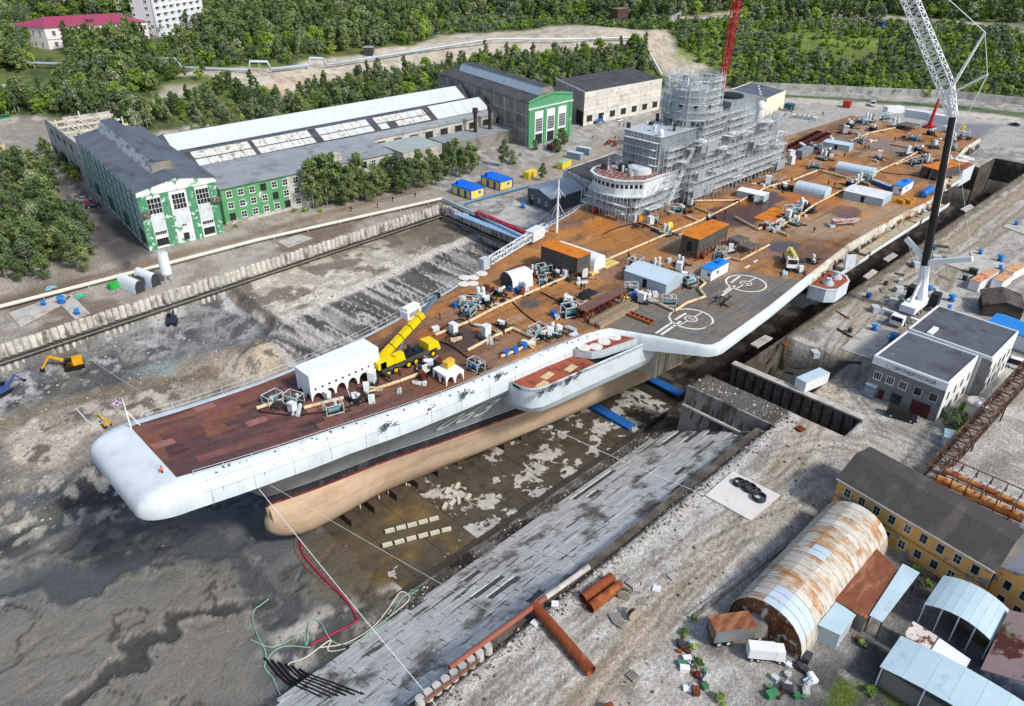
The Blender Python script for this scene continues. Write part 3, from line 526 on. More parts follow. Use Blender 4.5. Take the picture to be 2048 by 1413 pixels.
# port sponson with red deck and round hatch covers
m_reddk = M('sponson_red_deck', '97503a', .8, var=.25, vs=.8, col2='6e3a2d', s2=.5, lo=.5, hi=.62)
out = [(61.5, -15.8), (61.5, -17.8), (62.3, -19.6), (64.3, -20.7), (68, -21.1), (92, -23.6), (95, -23.4), (95, -13), (61.5, -13)]
low = [(63.4, -12), (63.4, -15), (64.2, -17.4), (66.2, -18.9), (69.4, -19.5), (93, -22), (95, -21.6), (95, -12), (63.4, -12)]
m = MB(); rg4 = [[(x, y, 9.9) for x, y in out], [(x, y, 6.0) for x, y in out], [(x*.5+low[i][0]*.5, y*.5+low[i][1]*.5, 4.2) for i, (x, y) in enumerate(out)], [(x, y, 3.2) for x, y in low]]
for i in range(3): m.loft(rg4[i:i+2], 0, True, True)
m.add([(x, y, 3.2) for x, y in low], [tuple(range(9))]); sp('sponson', m, M('sponson_paint', 'c2cbce', .6, var=.12, vs=.4, col2='a9b2b4', s2=.4, lo=.5, hi=.66, col3='a3814c', s3=.9, lo3=.6, hi3=.7, st3=(1, 1, .1)))
spn = sp('sponson_deck', MB().prism([(61.9, -14), (78, -14), (78, -21.6), (68.1, -20.7), (64.6, -20.3), (62.8, -19.3), (61.9, -17.7), (61.9, -15.8)], 9.3, 9.5), m_reddk)
sp('bulwark', MB().loft([[(x, y, 9.4) for x, y in out[:6]], [(x, y, 10.3) for x, y in out[:6]]], 0, True), m_hull)
sp('sponson_house', MB().prism([(77, -15), (77, -16.8), (78.6, -19.6), (80.6, -20.6), (86.5, -21.9), (94.8, -23.2), (94.8, -15)], 9.5, 11.0), m_wgrey)
sp('hatch_deck', MB().prism([(77.4, -15.3), (77.4, -16.7), (78.9, -19.3), (80.8, -20.3), (86.6, -21.5), (93.6, -22.6), (93.6, -15.3)], 11.0, 11.08), m_reddk)
hc = MB().cyl((0, 0, 0), 1.25, .1, 20); hc.cyl((0, 0, .1), .45, .06, 12); hce = hc.mesh('missile_hatch', m_mark)
for px, py in ((1168, 697), (1192, 695), (1208, 685), (1207, 675), (1229, 676)):
    p = at(px, py, 11.0); o = mk('missile_hatch', hce, None, ship); o.location = (p[0]-150, p[1], 23.09)
for px, py in ((928, 569), (946, 568), (929, 556), (947, 556), (964, 548)):
    p = at(px, py, 12.0); o = mk('missile_hatch', hce, None, ship); o.location = (p[0]-150, p[1], 24.02)
for px, py in ((1095, 752), (1085, 770), (1142, 737)):
    p = at(px, py, 9.5); sp('canvas_sheet', MB().obox((p[0], p[1], 9.52), 2.6, 1.4, .04, .1), M('pale_canvas', 'c8b287', .9, var=.2), spn)
# ribbed plating below the angled deck corner
m = MB(); m.box(93.9, 118, -24, -19, .6, 8.2); 
for k in range(22): m.box(95+k*1.05, 95.2+k*1.05, -24.18, -24, .8, 8)
sp('ribbed_plating', m, M('stained_plating', 'b0ab9a', .8, var=.2, vs=.5, col2='8d7d55', s2=.6, lo=.5, hi=.65, st=(1, 1, .15)))
sp('bilge_keel', MB().hexa([(104.6, -11, -10.2), (119, -12.4, -10.2), (119.6, -14.9, -10.6), (106.2, -13.6, -10.6)], [(104.6, -11, -9.9), (119, -12.4, -9.9), (119.6, -14.9, -10.3), (106.2, -13.6, -10.3)]), M('bilge_keel_pink', 'a77c6e', .8, var=.15))
# forward mast and flag
m = MB().tube([(0, 0, 0), (0, 0, 5.2)], [.14, .06], 8); m.bar((0, 0, 3), (1.2, .9, 0), .1); m.bar((0, 0, 3), (1.2, -.3, 0), .1)
p = at(262, 856, 15.9); fs = sp('jackstaff', m, m_white); fs.location = (p[0]-150, p[1], 27.9)
# naval jack: red field, blue diagonal cross edged white, white cross edged
fl = thing('flag', 'small naval jack with red field and blue diagonal cross on the bow staff', 'flag', (p[0], p[1], 15.9))
def flagpt(u, v): return (-.05-u*1.25-.35*v*.0, u*1.3+.1*math.sin(u*5), 3.75+v*1.25-.25*u*u)
def fcol(u, v):
    x = u*1.5-.75; y = v-.5; d1 = abs(y-x*.667)/1.2; d2 = abs(y+x*.667)/1.2; d = min(d1, d2); k = min(abs(x), abs(y))
    return 1 if d < .085 else 2 if d < .12 else 2 if k < .06 else 0
fmb = MB(); N = 28
for i in range(N):
    for j in range(N): fmb.quad(flagpt(i/N, j/N), flagpt((i+1)/N, j/N), flagpt((i+1)/N, (j+1)/N), flagpt(i/N, (j+1)/N), fcol((i+.5)/N, (j+.5)/N))
mk('flag_cloth', fmb, [M('flag_red', 'b3222c', .8, var=.1), M('flag_blue', '1d3f94', .8, var=.1), M('flag_white', 'e6e8ec', .8, var=.1)], fl)
# mooring davit frame at the starboard bow corner
q = at(205, 862, 14); sp('bow_davit', MB().bar((q[0], q[1], 14), (q[0]-1, q[1]+2.5, 14.8), .15).bar((q[0]+1.2, q[1]+.4, 14), (q[0]+.4, q[1]+3, 14.6), .15).bar((q[0]-.6, q[1]+1.4, 14.4), (q[0]+.7, q[1]+1.6, 14.4), .12).bar((q[0]-1, q[1]+2.5, 14.8), (q[0]-1.5, q[1]+4.8, 16.3), .14), m_wgrey)
# signal mast forward of the island
p = at(1113, 465, 12); mm = MB().tube([(p[0], p[1], 12), (p[0], p[1], 25.6)], [.35, .16], 10)
for k in range(6): a = k*math.pi/3; mm.bar((p[0], p[1], 23.6), (p[0]+1.8*math.cos(a), p[1]+1.8*math.sin(a), 21.5), .07); mm.bar((p[0], p[1], 20), (p[0]+2*math.cos(a), p[1]+2*math.sin(a), 16.8), .05)
sp('signal_mast', mm, m_white)
# ------------------------------------------------------------ island
m_isl = M('island_grey_paint', '7b8387', .6, var=.18, vs=.5, col2='8b9498', s2=.6, lo=.5, hi=.66, st=(1, 1, .3))
m_islw = M('island_white_paint', 'c9d0d1', .6, var=.12, vs=.5, col2='a7b0b2', s2=.7, lo=.56, hi=.7)
m_glassd = M('dark_glass', '15191c', .15, var=.2, vs=1, spec=.6)
isl = sp('island', MB().box(141.5, 212, 17.5, 31, 12, 18), m_isl)
def ci(name, mb, mat): return mk(name, mb, mat, isl)
bp = [(137.6, 20), (136.4, 22), (136, 25), (136.4, 28), (138, 31), (141, 32.5), (157, 32.5), (157, 16.6), (141.5, 16.6)]
ci('bridge_house', MB().prism(bp, 18, 22), m_islw); bp2 = [(147+(x-147)*1.08, 24.5+(y-24.5)*1.08) for x, y in bp]
ci('bridge_wing', MB().prism(bp2, 17.6, 18).prism(bp2, 22, 22.25), m_islw); ci('bridge_roof', MB().prism(bp, 22.25, 22.35), M('bridge_roof_red', '75504a', .8, var=.25, vs=1.2, col2='b59a90', s2=1.2, lo=.52, hi=.64))
wp = bp[0:1]+bp[1:6]; wmesh = None
for a, b in zip([(141.5, 16.6)]+bp[:5], bp[:6]):
    a = Vector((*a, 0)); b = Vector((*b, 0)); n = max(2, int((b-a).length/1.25)); d = (b-a).normalized(); o_ = Vector((d.y, -d.x, 0))
    for k in range(n):
        c = a.lerp(b, (k+.5)/n)-o_*0; w = (b-a).length/n*.62; m = MB(); nrm = Vector((-d.y, d.x, 0)); 
        if (c+nrm-Vector((148, 24.5, 0))).length < (c-Vector((148, 24.5, 0))).length: nrm = -nrm
        e = c+nrm*.04; m.hexa([e-d*w/2+Vector((0, 0, 19.9)), e+d*w/2+Vector((0, 0, 19.9)), e+d*w/2-nrm*.1+Vector((0, 0, 19.9)), e-d*w/2-nrm*.1+Vector((0, 0, 19.9))], [e-d*w/2+Vector((0, 0, 20.9)), e+d*w/2+Vector((0, 0, 20.9)), e+d*w/2-nrm*.1+Vector((0, 0, 20.9)), e-d*w/2-nrm*.1+Vector((0, 0, 20.9))]); ci('bridge_window', m, m_glassd)
ci('gun_ring', MB().cyl((146, 21.5, 22.35), 3.2, 1.5, 20).cyl((146, 21.5, 23.85), 2.6, .15, 20), m_islw)
ci('superstructure_block', MB().box(149, 170, 18, 30, 18, 31.6), m_isl); ci('block_roof', MB().box(148.6, 166, 17.6, 30.4, 31.6, 31.75), m_wgrey)
ci('superstructure_block', MB().prism([(164, 17.6), (206, 17.6), (206, 30), (164, 30)], 18, 27.6).prism([(166, 19), (200, 19), (198, 29.5), (166, 29.5)], 27.6, 33), m_isl)
def octo(cx, cy, r, k=.41): return [(cx+r*math.cos(math.pi/8+i*math.pi/4), cy+r*math.sin(math.pi/8+i*math.pi/4)) for i in range(8)]
tw = MB(); cx_, cy_ = 169, 22.6
tw.prism(octo(cx_, cy_, 6.0), 33, 35.4).prism(octo(cx_, cy_, 6.8), 35.4, 35.7).prism(octo(cx_, cy_, 6.2), 35.7, 38).prism(octo(cx_, cy_, 6.8), 38, 38.3).prism(octo(cx_, cy_, 5.8), 38.3, 41).prism(octo(cx_, cy_, 4.2), 41, 41.8); ci('radar_tower', tw, m_islw)
for k in range(8):
    a = k*math.pi/4; c = (cx_+5.42*math.cos(a), cy_+5.42*math.sin(a)); ci('radar_panel', MB().obox((c[0], c[1], 38.6), .16, 3.4, 2.1, a), m_wgrey)
    ci('port_opening', MB().obox((cx_+5.76*math.cos(a), cy_+5.76*math.sin(a), 36.2), .14, 1.2, 1.3, a), m_glassd)
fu = MB(); fu.prism([(184, 19), (199, 19.6), (199, 28.6), (184, 29)], 33, 35.6); ci('funnel', fu, m_isl); ci('funnel_opening', MB().cyl((191, 24, 35.6), 4.2, .5, 24).cyl((191, 24, 35.65), 3.6, .55, 24), m_blackm)
for px, py, yy, r_, hh in ((1352, 232, 26.5, 1.7, 4.4), (1518, 236, 18.5, 1.5, 3.4), (1238, 332, 30, 1.15, .4), (1322, 268, 18.8, .8, .3)):
    d = ray(px, py); t = (yy-CAMP[1])/d[1]; q = CAMP+d*t; ci('radome', MB().cyl((q[0], yy, q[2]-1.2), r_*.85, hh+1, 16).ball((q[0], yy, q[2]+hh), r_, r_, r_*1.15, 16, 10), m_white)
rt = random.Random(12)
for k in range(70):
    z0, x, y = rt.choice(((31.7, rt.uniform(149, 165), rt.uniform(18, 30)), (22.4, rt.uniform(139, 149), rt.uniform(18, 31)), (27.6, rt.uniform(200, 206), rt.uniform(18, 30)), (33, rt.uniform(178, 184), rt.uniform(19, 29)), (41.8, rt.uniform(166, 172), rt.uniform(20, 25.6)))); h_ = rt.uniform(.6, 2.2)
    ci('deck_fitting', MB().obox((x, y, z0), rt.uniform(.4, 1.6), rt.uniform(.4, 1.4), h_, rt.random()*3) if k % 3 else MB().tube([(x, y, z0), (x, y, z0+h_+.8)], .09, 6).bar((x-.6, y, z0+h_), (x+.6, y, z0+h_), .08), (m_wgrey, m_islw, m_dk)[k % 3])
# ------------------------------------------------------------ scaffolding round the island
sc = thing('scaffolding', 'dense steel tube scaffolding wrapped round the carrier island', 'scaffolding', (175, 24, 12))
m_sc = M('galvanised_tube', 'b4babc', .5, 0, var=.2, vs=1); m_bd = M('scaffold_board', 'd2d6d6', .75, var=.22, vs=.7, col2='8d9496', s2=.5, lo=.5, hi=.62, rnd=.12)
def scb(mb_): 
    mb_.v = [(v[0]-175, v[1]-24, v[2]-12) for v in mb_.v]; return mb_
def scaf(a, b, z0, z1, off, lift=2., gap=2.1, depth=1.3, boards=True, jit=.3, rs=random.Random(4)):
    """one bay face from a to b (plan points), set off from the wall on the outward side"""
    a = Vector((*a, 0)); b = Vector((*b, 0)); d = (b-a).normalized(); n = Vector((d.y, -d.x, 0))*off; m = MB(); L = (b-a).length; k = max(1, int(L/gap))
    for i in range(k+1):
        p = a+d*L*i/k
        for q in (p+n*.3, p+n*.3+n.normalized()*depth): m.bar(q+Vector((0, 0, z0)), q+Vector((0, 0, z1+rs.uniform(.4, 1.8))), .1)
    z = z0+lift; nn = n.normalized()
    while z < z1+.1:
        for q in (n*.3, n*.3+nn*depth):
            for hz in (0, .5, 1.0): m.bar(a+q+Vector((0, 0, z+hz))-d*rs.random()*jit, b+q+Vector((0, 0, z+hz))+d*rs.random()*jit, .075)
        if boards:
            u0 = rs.uniform(0, .06); u1 = 1-rs.uniform(0, .08); bd = MB(); p0 = a+d*L*u0+n*.3; p1 = a+d*L*u1+n*.3; t = nn*depth; zv = Vector((0, 0, z-.06)); zt = Vector((0, 0, z))
            bd.hexa([p0+zv, p1+zv, p1+t+zv, p0+t+zv], [p0+zt, p1+zt, p1+t+zt, p0+t+zt]); mk('walkway', scb(bd), m_bd, sc)
        for i in range(0, k, 3):
            p = a+d*L*i/k+n*.3+nn*depth; p2 = a+d*L*min(i+1, k)/k+n*.3+nn*depth; m.bar(p+Vector((0, 0, z-lift)), p2+Vector((0, 0, z)), .07)
        z += lift
    o = mk('tube_frame', scb(m), m_sc, sc); o['kind'] = 'stuff'
# port face (towards the camera): tall along the main block
for a, b, z1 in (((136.5, 16.6), (150, 16.6), 17.5), ((150, 17.4), (164, 17.4), 29), ((160, 16.2), (178, 16.2), 30), ((178, 16.6), (192, 16.6), 33), ((192, 17), (206, 17), 30), ((206, 17.2), (214, 17.2), 24)):
    scaf(a, b, 12.1, z1, 1.)
scaf((166, 17.6), (192, 17.6), 27.6, 34, .6); scaf((158, 14.6), (212, 14.6), 12.1, 20, .8)
for a, b, z1 in (((136.5, 32), (136.5, 16.6), 17.3), ((148.4, 30.5), (148.4, 17.4), 31)): scaf(a, b, 12.1 if z1 < 20 else 22.4, z1, 1.)
scaf((214, 17.2), (214, 31), 12.1, 24, 1.)
for r0, z0, z1 in ((6.2, 31.8, 44),):
    oc = octo(cx_, cy_, r0+.6)
    for i in range(8): scaf(oc[(i+1) % 8], oc[i], z0, z1, -1. if False else -1., 2., 1.9, 1.1)
m = MB(); rs = random.Random(9)
for k in range(90):   # loose tubes and diagonals all over the frame
    x = rs.uniform(138, 212); z_ = rs.uniform(14, 31 if 150 < x < 200 else 20); a = Vector((x, rs.uniform(14.8, 16.4), z_)); m.bar(a, a+Vector((rs.uniform(-4, 4), rs.uniform(-.5, .5), rs.uniform(.5, 4))), .08)
for k in range(60): a = Vector((rs.uniform(149, 204), rs.uniform(18, 30), 31.7 if rs.random() < .5 else 33)); m.bar(a, a+Vector((0, 0, rs.uniform(1, 3))), .09); m.bar(a+Vector((0, 0, 1)), a+Vector((rs.uniform(-3, 3), rs.uniform(-2, 2), 1)), .07)
for k in range(70):
    a_ = rs.random()*6.28; r_ = rs.uniform(2, 6.5); a = Vector((cx_+r_*math.cos(a_), cy_+r_*math.sin(a_), 41.5)); m.bar(a, a+Vector((rs.uniform(-1, 1), rs.uniform(-1, 1), rs.uniform(1, 4))), .08)
mk('loose_tubes', scb(m), m_sc, sc, kind='stuff')
rx = random.Random(23)
for k in range(30):   # extra platforms and sheeting that break up the frame
    x = rx.uniform(139, 208); z_ = rx.uniform(14.5, 20 if x < 150 else 30); l_ = rx.uniform(2.5, 7); w_ = rx.uniform(1.2, 3.2); y_ = 14.9-w_ if x > 158 else 15.2-w_; bd = MB().box(x, x+l_, y_, y_+w_, z_, z_+.08); mk('walkway', scb(bd), m_bd, sc); fr = MB()
    for xx in (x, x+l_):
        for yy in (y_, y_+w_): fr.bar((xx, yy, max(12.1, z_-rx.uniform(2, 7))), (xx, yy, z_+rx.uniform(1, 2.4)), .1)
    fr.bar((x, y_, z_+1), (x+l_, y_, z_+1), .08).bar((x, y_, z_+.5), (x+l_, y_, z_+.5), .08); o = mk('tube_frame', scb(fr), m_sc, sc); o['kind'] = 'stuff'
    if k % 4 == 0: mk('netting_sheet', scb(MB().box(x, x+l_*.8, y_-.06, y_-.02, z_-1.8, z_+.9)), M('scaffold_netting', '8e979b', .9, var=.3, vs=1.5), sc)
st = MB()
for k in range(5): st.bar((150+k*2.2, 14.3, 14+k*3.2), (152.6+k*2.2, 14.3, 17.2+k*3.2), .9, .12)
mk('stair_flight', scb(st), m_bd, sc)
# ------------------------------------------------------------ dock basin furniture
m_slab = M('wet_dock_concrete', '4d473b', .4, var=.3, vs=.5, col2='b2b0aa', s2=.2, lo=.51, hi=.535, col3='3f3a30', s3=.45, lo3=.56, hi3=.6, spec=.5, bump=.05)
m_slabw = M('wet_brown_concrete', '50483a', .35, var=.3, vs=.4, col2='6a5836', s2=.16, lo=.52, hi=.66, col3='b2b0aa', s3=.21, lo3=.66, hi3=.68, spec=.5)
dfl = mk('dock_floor', MB().box(27.5, 112, -22, 22, -14.6, -13.9), M('dock_floor_joint', '2e2a24', .8), kind='structure')
rs = random.Random(21); slabs = {}
for i in range(14):
    for j in range(7):
        x = 27.6+i*6.6; y = -21.9+j*6.3
        if x+6.5 > 112: continue
        mk('floor_slab', MB().box(x, x+6.52, y, y+6.22, -13.9, -13.5+rs.uniform(-.02, .03)), m_slab if x > 46 else m_slabw, dfl)
mk('floor_kerb', MB().box(28, 112, -22.6, -22.05, -14.2, -13.1), M('kerb_dark', '3a3733', .8, var=.3), dfl)
# keel blocks under the ship
kb = MB().box(-.9, .9, -1.2, 1.2, 0, 1.45).mesh('keel_block', M('keel_block_timber', '4c4034', .9, var=.3))
for i in range(17):
    for y in (0, -6 if i > 6 else -3):
        o = mk('keel_block', kb, None, dfl); o.location = (34+i*5, y, -13.5)
# stone-faced revetment, block by block
m_rev = M('revetment_stone', 'c8c8c4', .85, var=.16, vs=.6, col2='5f5c57', s2=.8, lo=.585, hi=.625, st=(.15, 1.2, 1.2), col3='6d6861', s3=.17, lo3=.53, hi3=.64, rnd=.05, bump=.25)
rev = mk('revetment', MB().quad((-30, -46.1, -2.25), (-30, -26.2, -12.3), (97, -26.2, -12.3), (97, -46.1, -2.25)), M('revetment_joint', '77756f', .9, var=.3), kind='structure')
dirv = Vector((0, 19.7, -10)).normalized(); nrv = Vector((0, 10, 19.7)).normalized(); NR = 15; RL = 21.7/NR; bmesh_c = {}
def stone(L):
    k = round(L*2)/2
    if k not in bmesh_c:
        m = MB(); t = dirv*(RL-.09); u = Vector((k-.08, 0, 0)); h0 = nrv*.02; h1 = nrv*.2; e = nrv*.17; a = [Vector((0, 0, 0)), u, u+t, t]; c = sum(a, Vector())/4
        m.hexa([p+h0 for p in a], [c+(p-c)*.985+h1 for p in a]); bmesh_c[k] = m.mesh('stone_block', m_rev)
    return bmesh_c[k], k
n_ = 0
for r in range(NR):
    x = -4+rs.uniform(0, 3)+r*.5
    while x < 96.5:
        me, L = stone(rs.choice((3, 4.5, 6, 7.5, 9)))
        if x+L > 97: break
        if rs.random() < .985 and not (36.9 < x+L/2 < 39.2) and not (r > 10 and 62 < x < 70 and rs.random() < .3):
            p = Vector((x, -46, -2.15))+dirv*r*RL+nrv*rs.uniform(0, .05); o = mk('stone_block', me, None, rev); o.location = p; n_ += 1
        x += L
# quay wall crown on the right: dark concrete face
mk('quay_face', MB().prism([(-20, -46.15), (96, -46.15), (96, -47.6), (-20, -47.6)], -2.6, -.9), M('quay_face_concrete', '4e473e', .9, var=.3, vs=.4, col2='6d655a', s2=.3, lo=.5, hi=.65), kind='structure')
# left quay wall: two rows of round-faced piles with a waler between
m_pile = M('pile_concrete', 'b9b4aa', .9, var=.25, vs=.8, col2='6f6960', s2=.5, lo=.52, hi=.64, st=(1, 1, .4), rnd=.14)
def pile(h, w=1.42):
    m = MB(); a = [(w/2*math.cos(math.pi+k*math.pi/6), .55*math.sin(math.pi+k*math.pi/6)) for k in range(7)]
    r1 = [(x, y, 0) for x, y in a]; r2 = [(x, y, h-.2) for x, y in a]; r3 = [(x*.8, y*.6, h) for x, y in a]; m.loft([r3, r2, r1], 0, True); m.add(r3+[(w/2*.8, .3, h), (-w/2*.8, .3, h)], [tuple(range(9))]); return m.mesh('pile', m_pile)
pu = pile(2.9); pl_ = pile(2.6, 1.3)
def pilewall(name, a, b, label, h2=True):
    a = Vector((*a, 0)); b = Vector((*b, 0)); d = (b-a); L = d.length; d.normalize(); rz = math.atan2(d.y, d.x); t = thing(name, label, 'retaining wall', a, rz); n = int(L/1.5)
    for k in range(n):
        o = mk('pile', pu, None, t); o.location = (k*1.5+.75, .1+rs.uniform(-.07, .07), -2.75+rs.uniform(-.1, .12)); o.scale.z = rs.uniform(.93, 1.05)
        o = mk('pile', pl_, None, t); o.location = (k*1.5+.75, .35, -6.2); o.scale.z = rs.uniform(.95, 1.05)
    for z_, yy in ((-3.0, -.75), (-3.5, -1.0), (-4.0, -.6)): mk('waler_beam', MB().box(0, L, yy-.16, yy+.16, z_-.12, z_+.12), m_dk if z_ != -3.5 else M('waler_pale', '857c6e', .85, var=.3), t)
    mk('backing', MB().box(0, L, .5, 1.3, -7, -.15), M('wall_backing', '3b3833', .95, var=.3), t); return t
pilewall('quay_wall', (-14, wallY(-14)), (131, wallY(131)), 'long retaining wall of round concrete piles along the left side of the basin')
pilewall('end_wall', (131.2, wallY(131)-.5), (128.8, 40), 'retaining wall of round piles closing the basin beside the blue footbridge')
# ribbed walls of the gate slot and of the end block
m_conc = M('stained_concrete', '87837b', .9, var=.25, vs=.4, col2='4a4640', s2=.3, lo=.48, hi=.62, st=(1, 1, .35), bump=.3, bs=1.5); m_concl = M('pale_concrete', 'b3afa7', .9, var=.18, vs=.5, col2='918c83', s2=.4, lo=.52, hi=.66)
sw = thing('gate_slot_wall', 'dark concrete wall with vertical steel ribs inside the gate slot', 'retaining wall', (112.4, -59, 0), RAD(90))
mk('wall_face', MB().box(0, 27.5, -.0, .8, -11.4, -.1), M('slot_wall_concrete', '55504a', .9, var=.35, vs=.6, col2='6f6a62', s2=.7, lo=.52, hi=.62), sw)
for k in range(13): mk('steel_rib', MB().box(.8+k*2.1, 1.1+k*2.1, .8, 1.1, -9, -.7), m_blackm, sw)
mk('coping', MB().box(-.4, 27.6, -.4, 1.2, -.1, .25), m_concl, sw)
ew = thing('end_block_wall', 'broken grey concrete wall facing the bow at the end of the revetment', 'retaining wall', (97.2, -48.4, 0), RAD(90))
mk('wall_face', MB().hexa([(0, 1.6, -12), (18.6, 1.6, -12), (18.6, -.4, -12), (0, -.4, -12)], [(0, -.1, .1), (18.6, -.1, .1), (18.6, -.6, .1), (0, -.6, .1)]), m_conc, ew)
for k in range(8): mk('steel_rib', MB().bar((1.4+k*2.1, .85, -6.4), (1.4+k*2.1, .2, -2.2), .22), m_dk, ew)
mk('ledge', MB().box(0, 18.6, .25, 1.1, -4.2, -3.8), m_concl, ew)
mk('chamber_wall', MB().box(112.6, 330, -33.6, -33.1, -14, -.05), M('chamber_wall_concrete', '4a453d', .9, var=.3, vs=.3, col2='6a6254', s2=.25, lo=.5, hi=.62), kind='structure')
mk('chamber_wall', MB().box(130.5, 310.6, 40, 40.5, -14, -.05), MATS['chamber_wall_concrete'], kind='structure')
mk('chamber_end_wall', MB().box(310, 310.6, -19, 40, -14, .1).box(329.4, 330, -33.2, -19, -14, .1).box(310, 330, -19.5, -19, -14, .1), MATS['chamber_wall_concrete'], kind='structure')
# blue gangways on the dock floor
m_blue = M('blue_paint', '2560a8', .6, var=.15, vs=.6, col2='1d4c86', s2=.3, lo=.55, hi=.65)
for (a, b, l_) in (((93.6, -6), (93.2, -20.6), 'blue steel gangway laid across the dock floor beside the sponson'), ((112.2, -9.5), (111.6, -20.6), 'blue steel gangway in the shadow below the angled deck')):
    t = thing('gangway', l_, 'gangway', (a[0], a[1], -13.4), group='blue gangways on the dock floor'); L_ = b[1]-a[1]
    mk('deck_plate', MB().hexa([(-1.2, 0, .5), (1.2, 0, .5), (1.2+b[0]-a[0], L_, .5), (-1.2+b[0]-a[0], L_, .5)][::-1], [(-1.2, 0, .62), (1.2, 0, .62), (1.2+b[0]-a[0], L_, .62), (-1.2+b[0]-a[0], L_, .62)][::-1]), m_blue, t)
    for s in (-1.1, 1.1): mk('side_beam', MB().bar((s, 0, .3), (s+b[0]-a[0], L_, .3), .2, .5), m_blue, t)
# concrete blocks lying in rows on the floor
m_blk = M('pale_concrete_block', 'c2bda9', .9, var=.15, vs=1.5)
bk = MB().box(-.85, .85, -.3, .3, 0, .55).mesh('concrete_block', m_blk)
def blkrow(p0, p1, n, zf=-13.4, lab='', grp=''):
    a = at(*p0, zf); b = at(*p1, zf); rz = math.atan2(b.y-a.y, b.x-a.x)
    for k in range(n): p = a.lerp(b, k/(n-1)); mk('concrete_block', bk, None, None, (p.x, p.y, zf+rs.uniform(-.05, .05)), rz+rs.uniform(-.05, .05), lab, 'block', grp)
blkrow((775, 1092), (893, 1062), 6, lab='pale concrete block in the lower row on the wet floor ahead of the revetment', grp='lower row of concrete blocks'); blkrow((780, 1064), (868, 1040), 5, lab='pale concrete block in the upper row on the wet floor below the bow', grp='upper row of concrete blocks')
for k, (px, py, a_) in enumerate(((890, 1015, .5), (905, 1008, .2), (918, 1003, .9), (936, 997, .3), (895, 985, .45), (915, 975, .45))): p = at(px, py, -13.4); mk('concrete_block', bk, None, None, (p.x, p.y, -13.4), a_, 'pale concrete block scattered beside the dry white floor slab', 'block', 'scattered concrete blocks')
# brown timber platform along the bilge
p0 = at(700, 1023, -13); p1 = at(850, 950, -13); t = thing('timber_staging', 'low red brown staging platform under the bow bilge', 'staging', p0, math.atan2(p1.y-p0.y, p1.x-p0.x)); L_ = (p1-p0).length
mk('platform', MB().box(0, L_, -.1, 1.6, .5, .62), m_rustred, t)
for k in range(int(L_/2)): mk('post', MB().box(k*2, k*2+.15, -.1, .05, -.4, 1.1), m_white, t)
mk('hand_rail', MB().box(0, L_, -.12, -.04, 1.05, 1.12), m_white, t)
# hoses on the mud
def hose(name, pts, r, mat, label, z=-12.6, group=None):
    P = [at(px, py, z) for px, py in pts]; Q = []
    for i in range(len(P)-1):
        a, b, c, d = P[max(i-1, 0)], P[i], P[i+1], P[min(i+2, len(P)-1)]
        for k in range(8):
            t = k/8; Q.append(.5*((2*b)+(c-a)*t+(2*a-5*b+4*c-d)*t*t+(3*b-a-3*c+d)*t**3))
    Q.append(P[-1]); Q = [Vector((q.x, q.y, max(gz(q.x, q.y)+r, q.z if z > -11 else -99))) for q in Q]
    o = Q[0].copy(); return mk(name, MB().tube([q-o for q in Q], r, 6), mat, None, o, 0, label, 'hose', group)
m_hr = M('hose_red', 'a3223f', .6, var=.15); m_hg = M('hose_green', '7fa692', .7, var=.2); m_hw = M('hose_white', 'c9c3b3', .7, var=.2); m_hk = M('hose_black', '16171a', .5, var=.2)
hose('hose', [(598, 1072), (606, 1105), (640, 1145), (690, 1195), (713, 1232), (710, 1240), (660, 1265), (620, 1285)], .16, m_hr, 'red hose running from the bulbous bow to the mud')
hose('hose', [(590, 1075), (592, 1100), (612, 1130), (650, 1165)], .1, M('hose_brown', '8a5a52', .7), 'thin brown hose hanging beneath the bulbous bow')
hose('hose', [(500, 1275), (545, 1290), (600, 1266), (612, 1285), (618, 1240), (640, 1240), (665, 1278), (720, 1285), (770, 1250), (800, 1195), (835, 1172), (808, 1170)], .11, m_hg, 'pale green hose looping widest across the mud')
hose('hose', [(535, 1190), (505, 1220), (512, 1262), (530, 1300), (527, 1330)], .11, m_hg, 'pale green hose at the left end of the hose tangle')
hose('hose', [(620, 1290), (560, 1290), (528, 1325), (545, 1352), (560, 1390)], .11, m_hg, 'pale green hose curling down to the lower frame edge')
hose('hose', [(690, 1300), (655, 1295), (660, 1275), (610, 1310), (575, 1325), (595, 1355)], .11, m_hw, 'grey hose snaking beside the revetment foot')
hose('hose', [(640, 1290), (700, 1280), (745, 1255), (775, 1215), (802, 1180), (818, 1195), (790, 1225), (740, 1270), (700, 1300)], .11, m_hw, 'cream hose in a long loop at the revetment foot')
for k in range(6): hose('hose', [(528+k*14, 1312+k*4), (556+k*15, 1345+k*4), (592+k*16, 1378+k*4), (650+k*17, 1432+k*4)], .17, m_hk, 'thick black hose in the bundle crossing the lower revetment', group='bundle of black hoses')
# mooring wires
def wire(a, b, sag, r, mat, label):
    a = Vector(a); b = Vector(b); P = [a.lerp(b, k/14)-Vector((0, 0, sag*4*(k/14)*(1-k/14))) for k in range(15)]; o = P[0].copy(); mk('mooring_wire', MB().tube([p-o for p in P], r, 5), mat, None, o, 0, label, 'wire')
bw = Vector((15.5, -8, 10.6)); wire(bw, at(872, 1411, .6), .3, .045, m_white, 'white mooring wire from the bow flare to the lower quay')
wire(bw+Vector((.6, -.2, 0)), at(1100, 1290, -6), .3, .03, m_wgrey, 'thin grey wire from the bow flare to the revetment')
wire(at(165, 708, -3), (13, 10.2, 14.2), .4, .04, m_white, 'white mooring wire from the left basin to the bow rail')
wire((64, -24, 3), at(1410, 990, .4), .4, .035, m_white, 'white wire from the sponson across to the white slab')
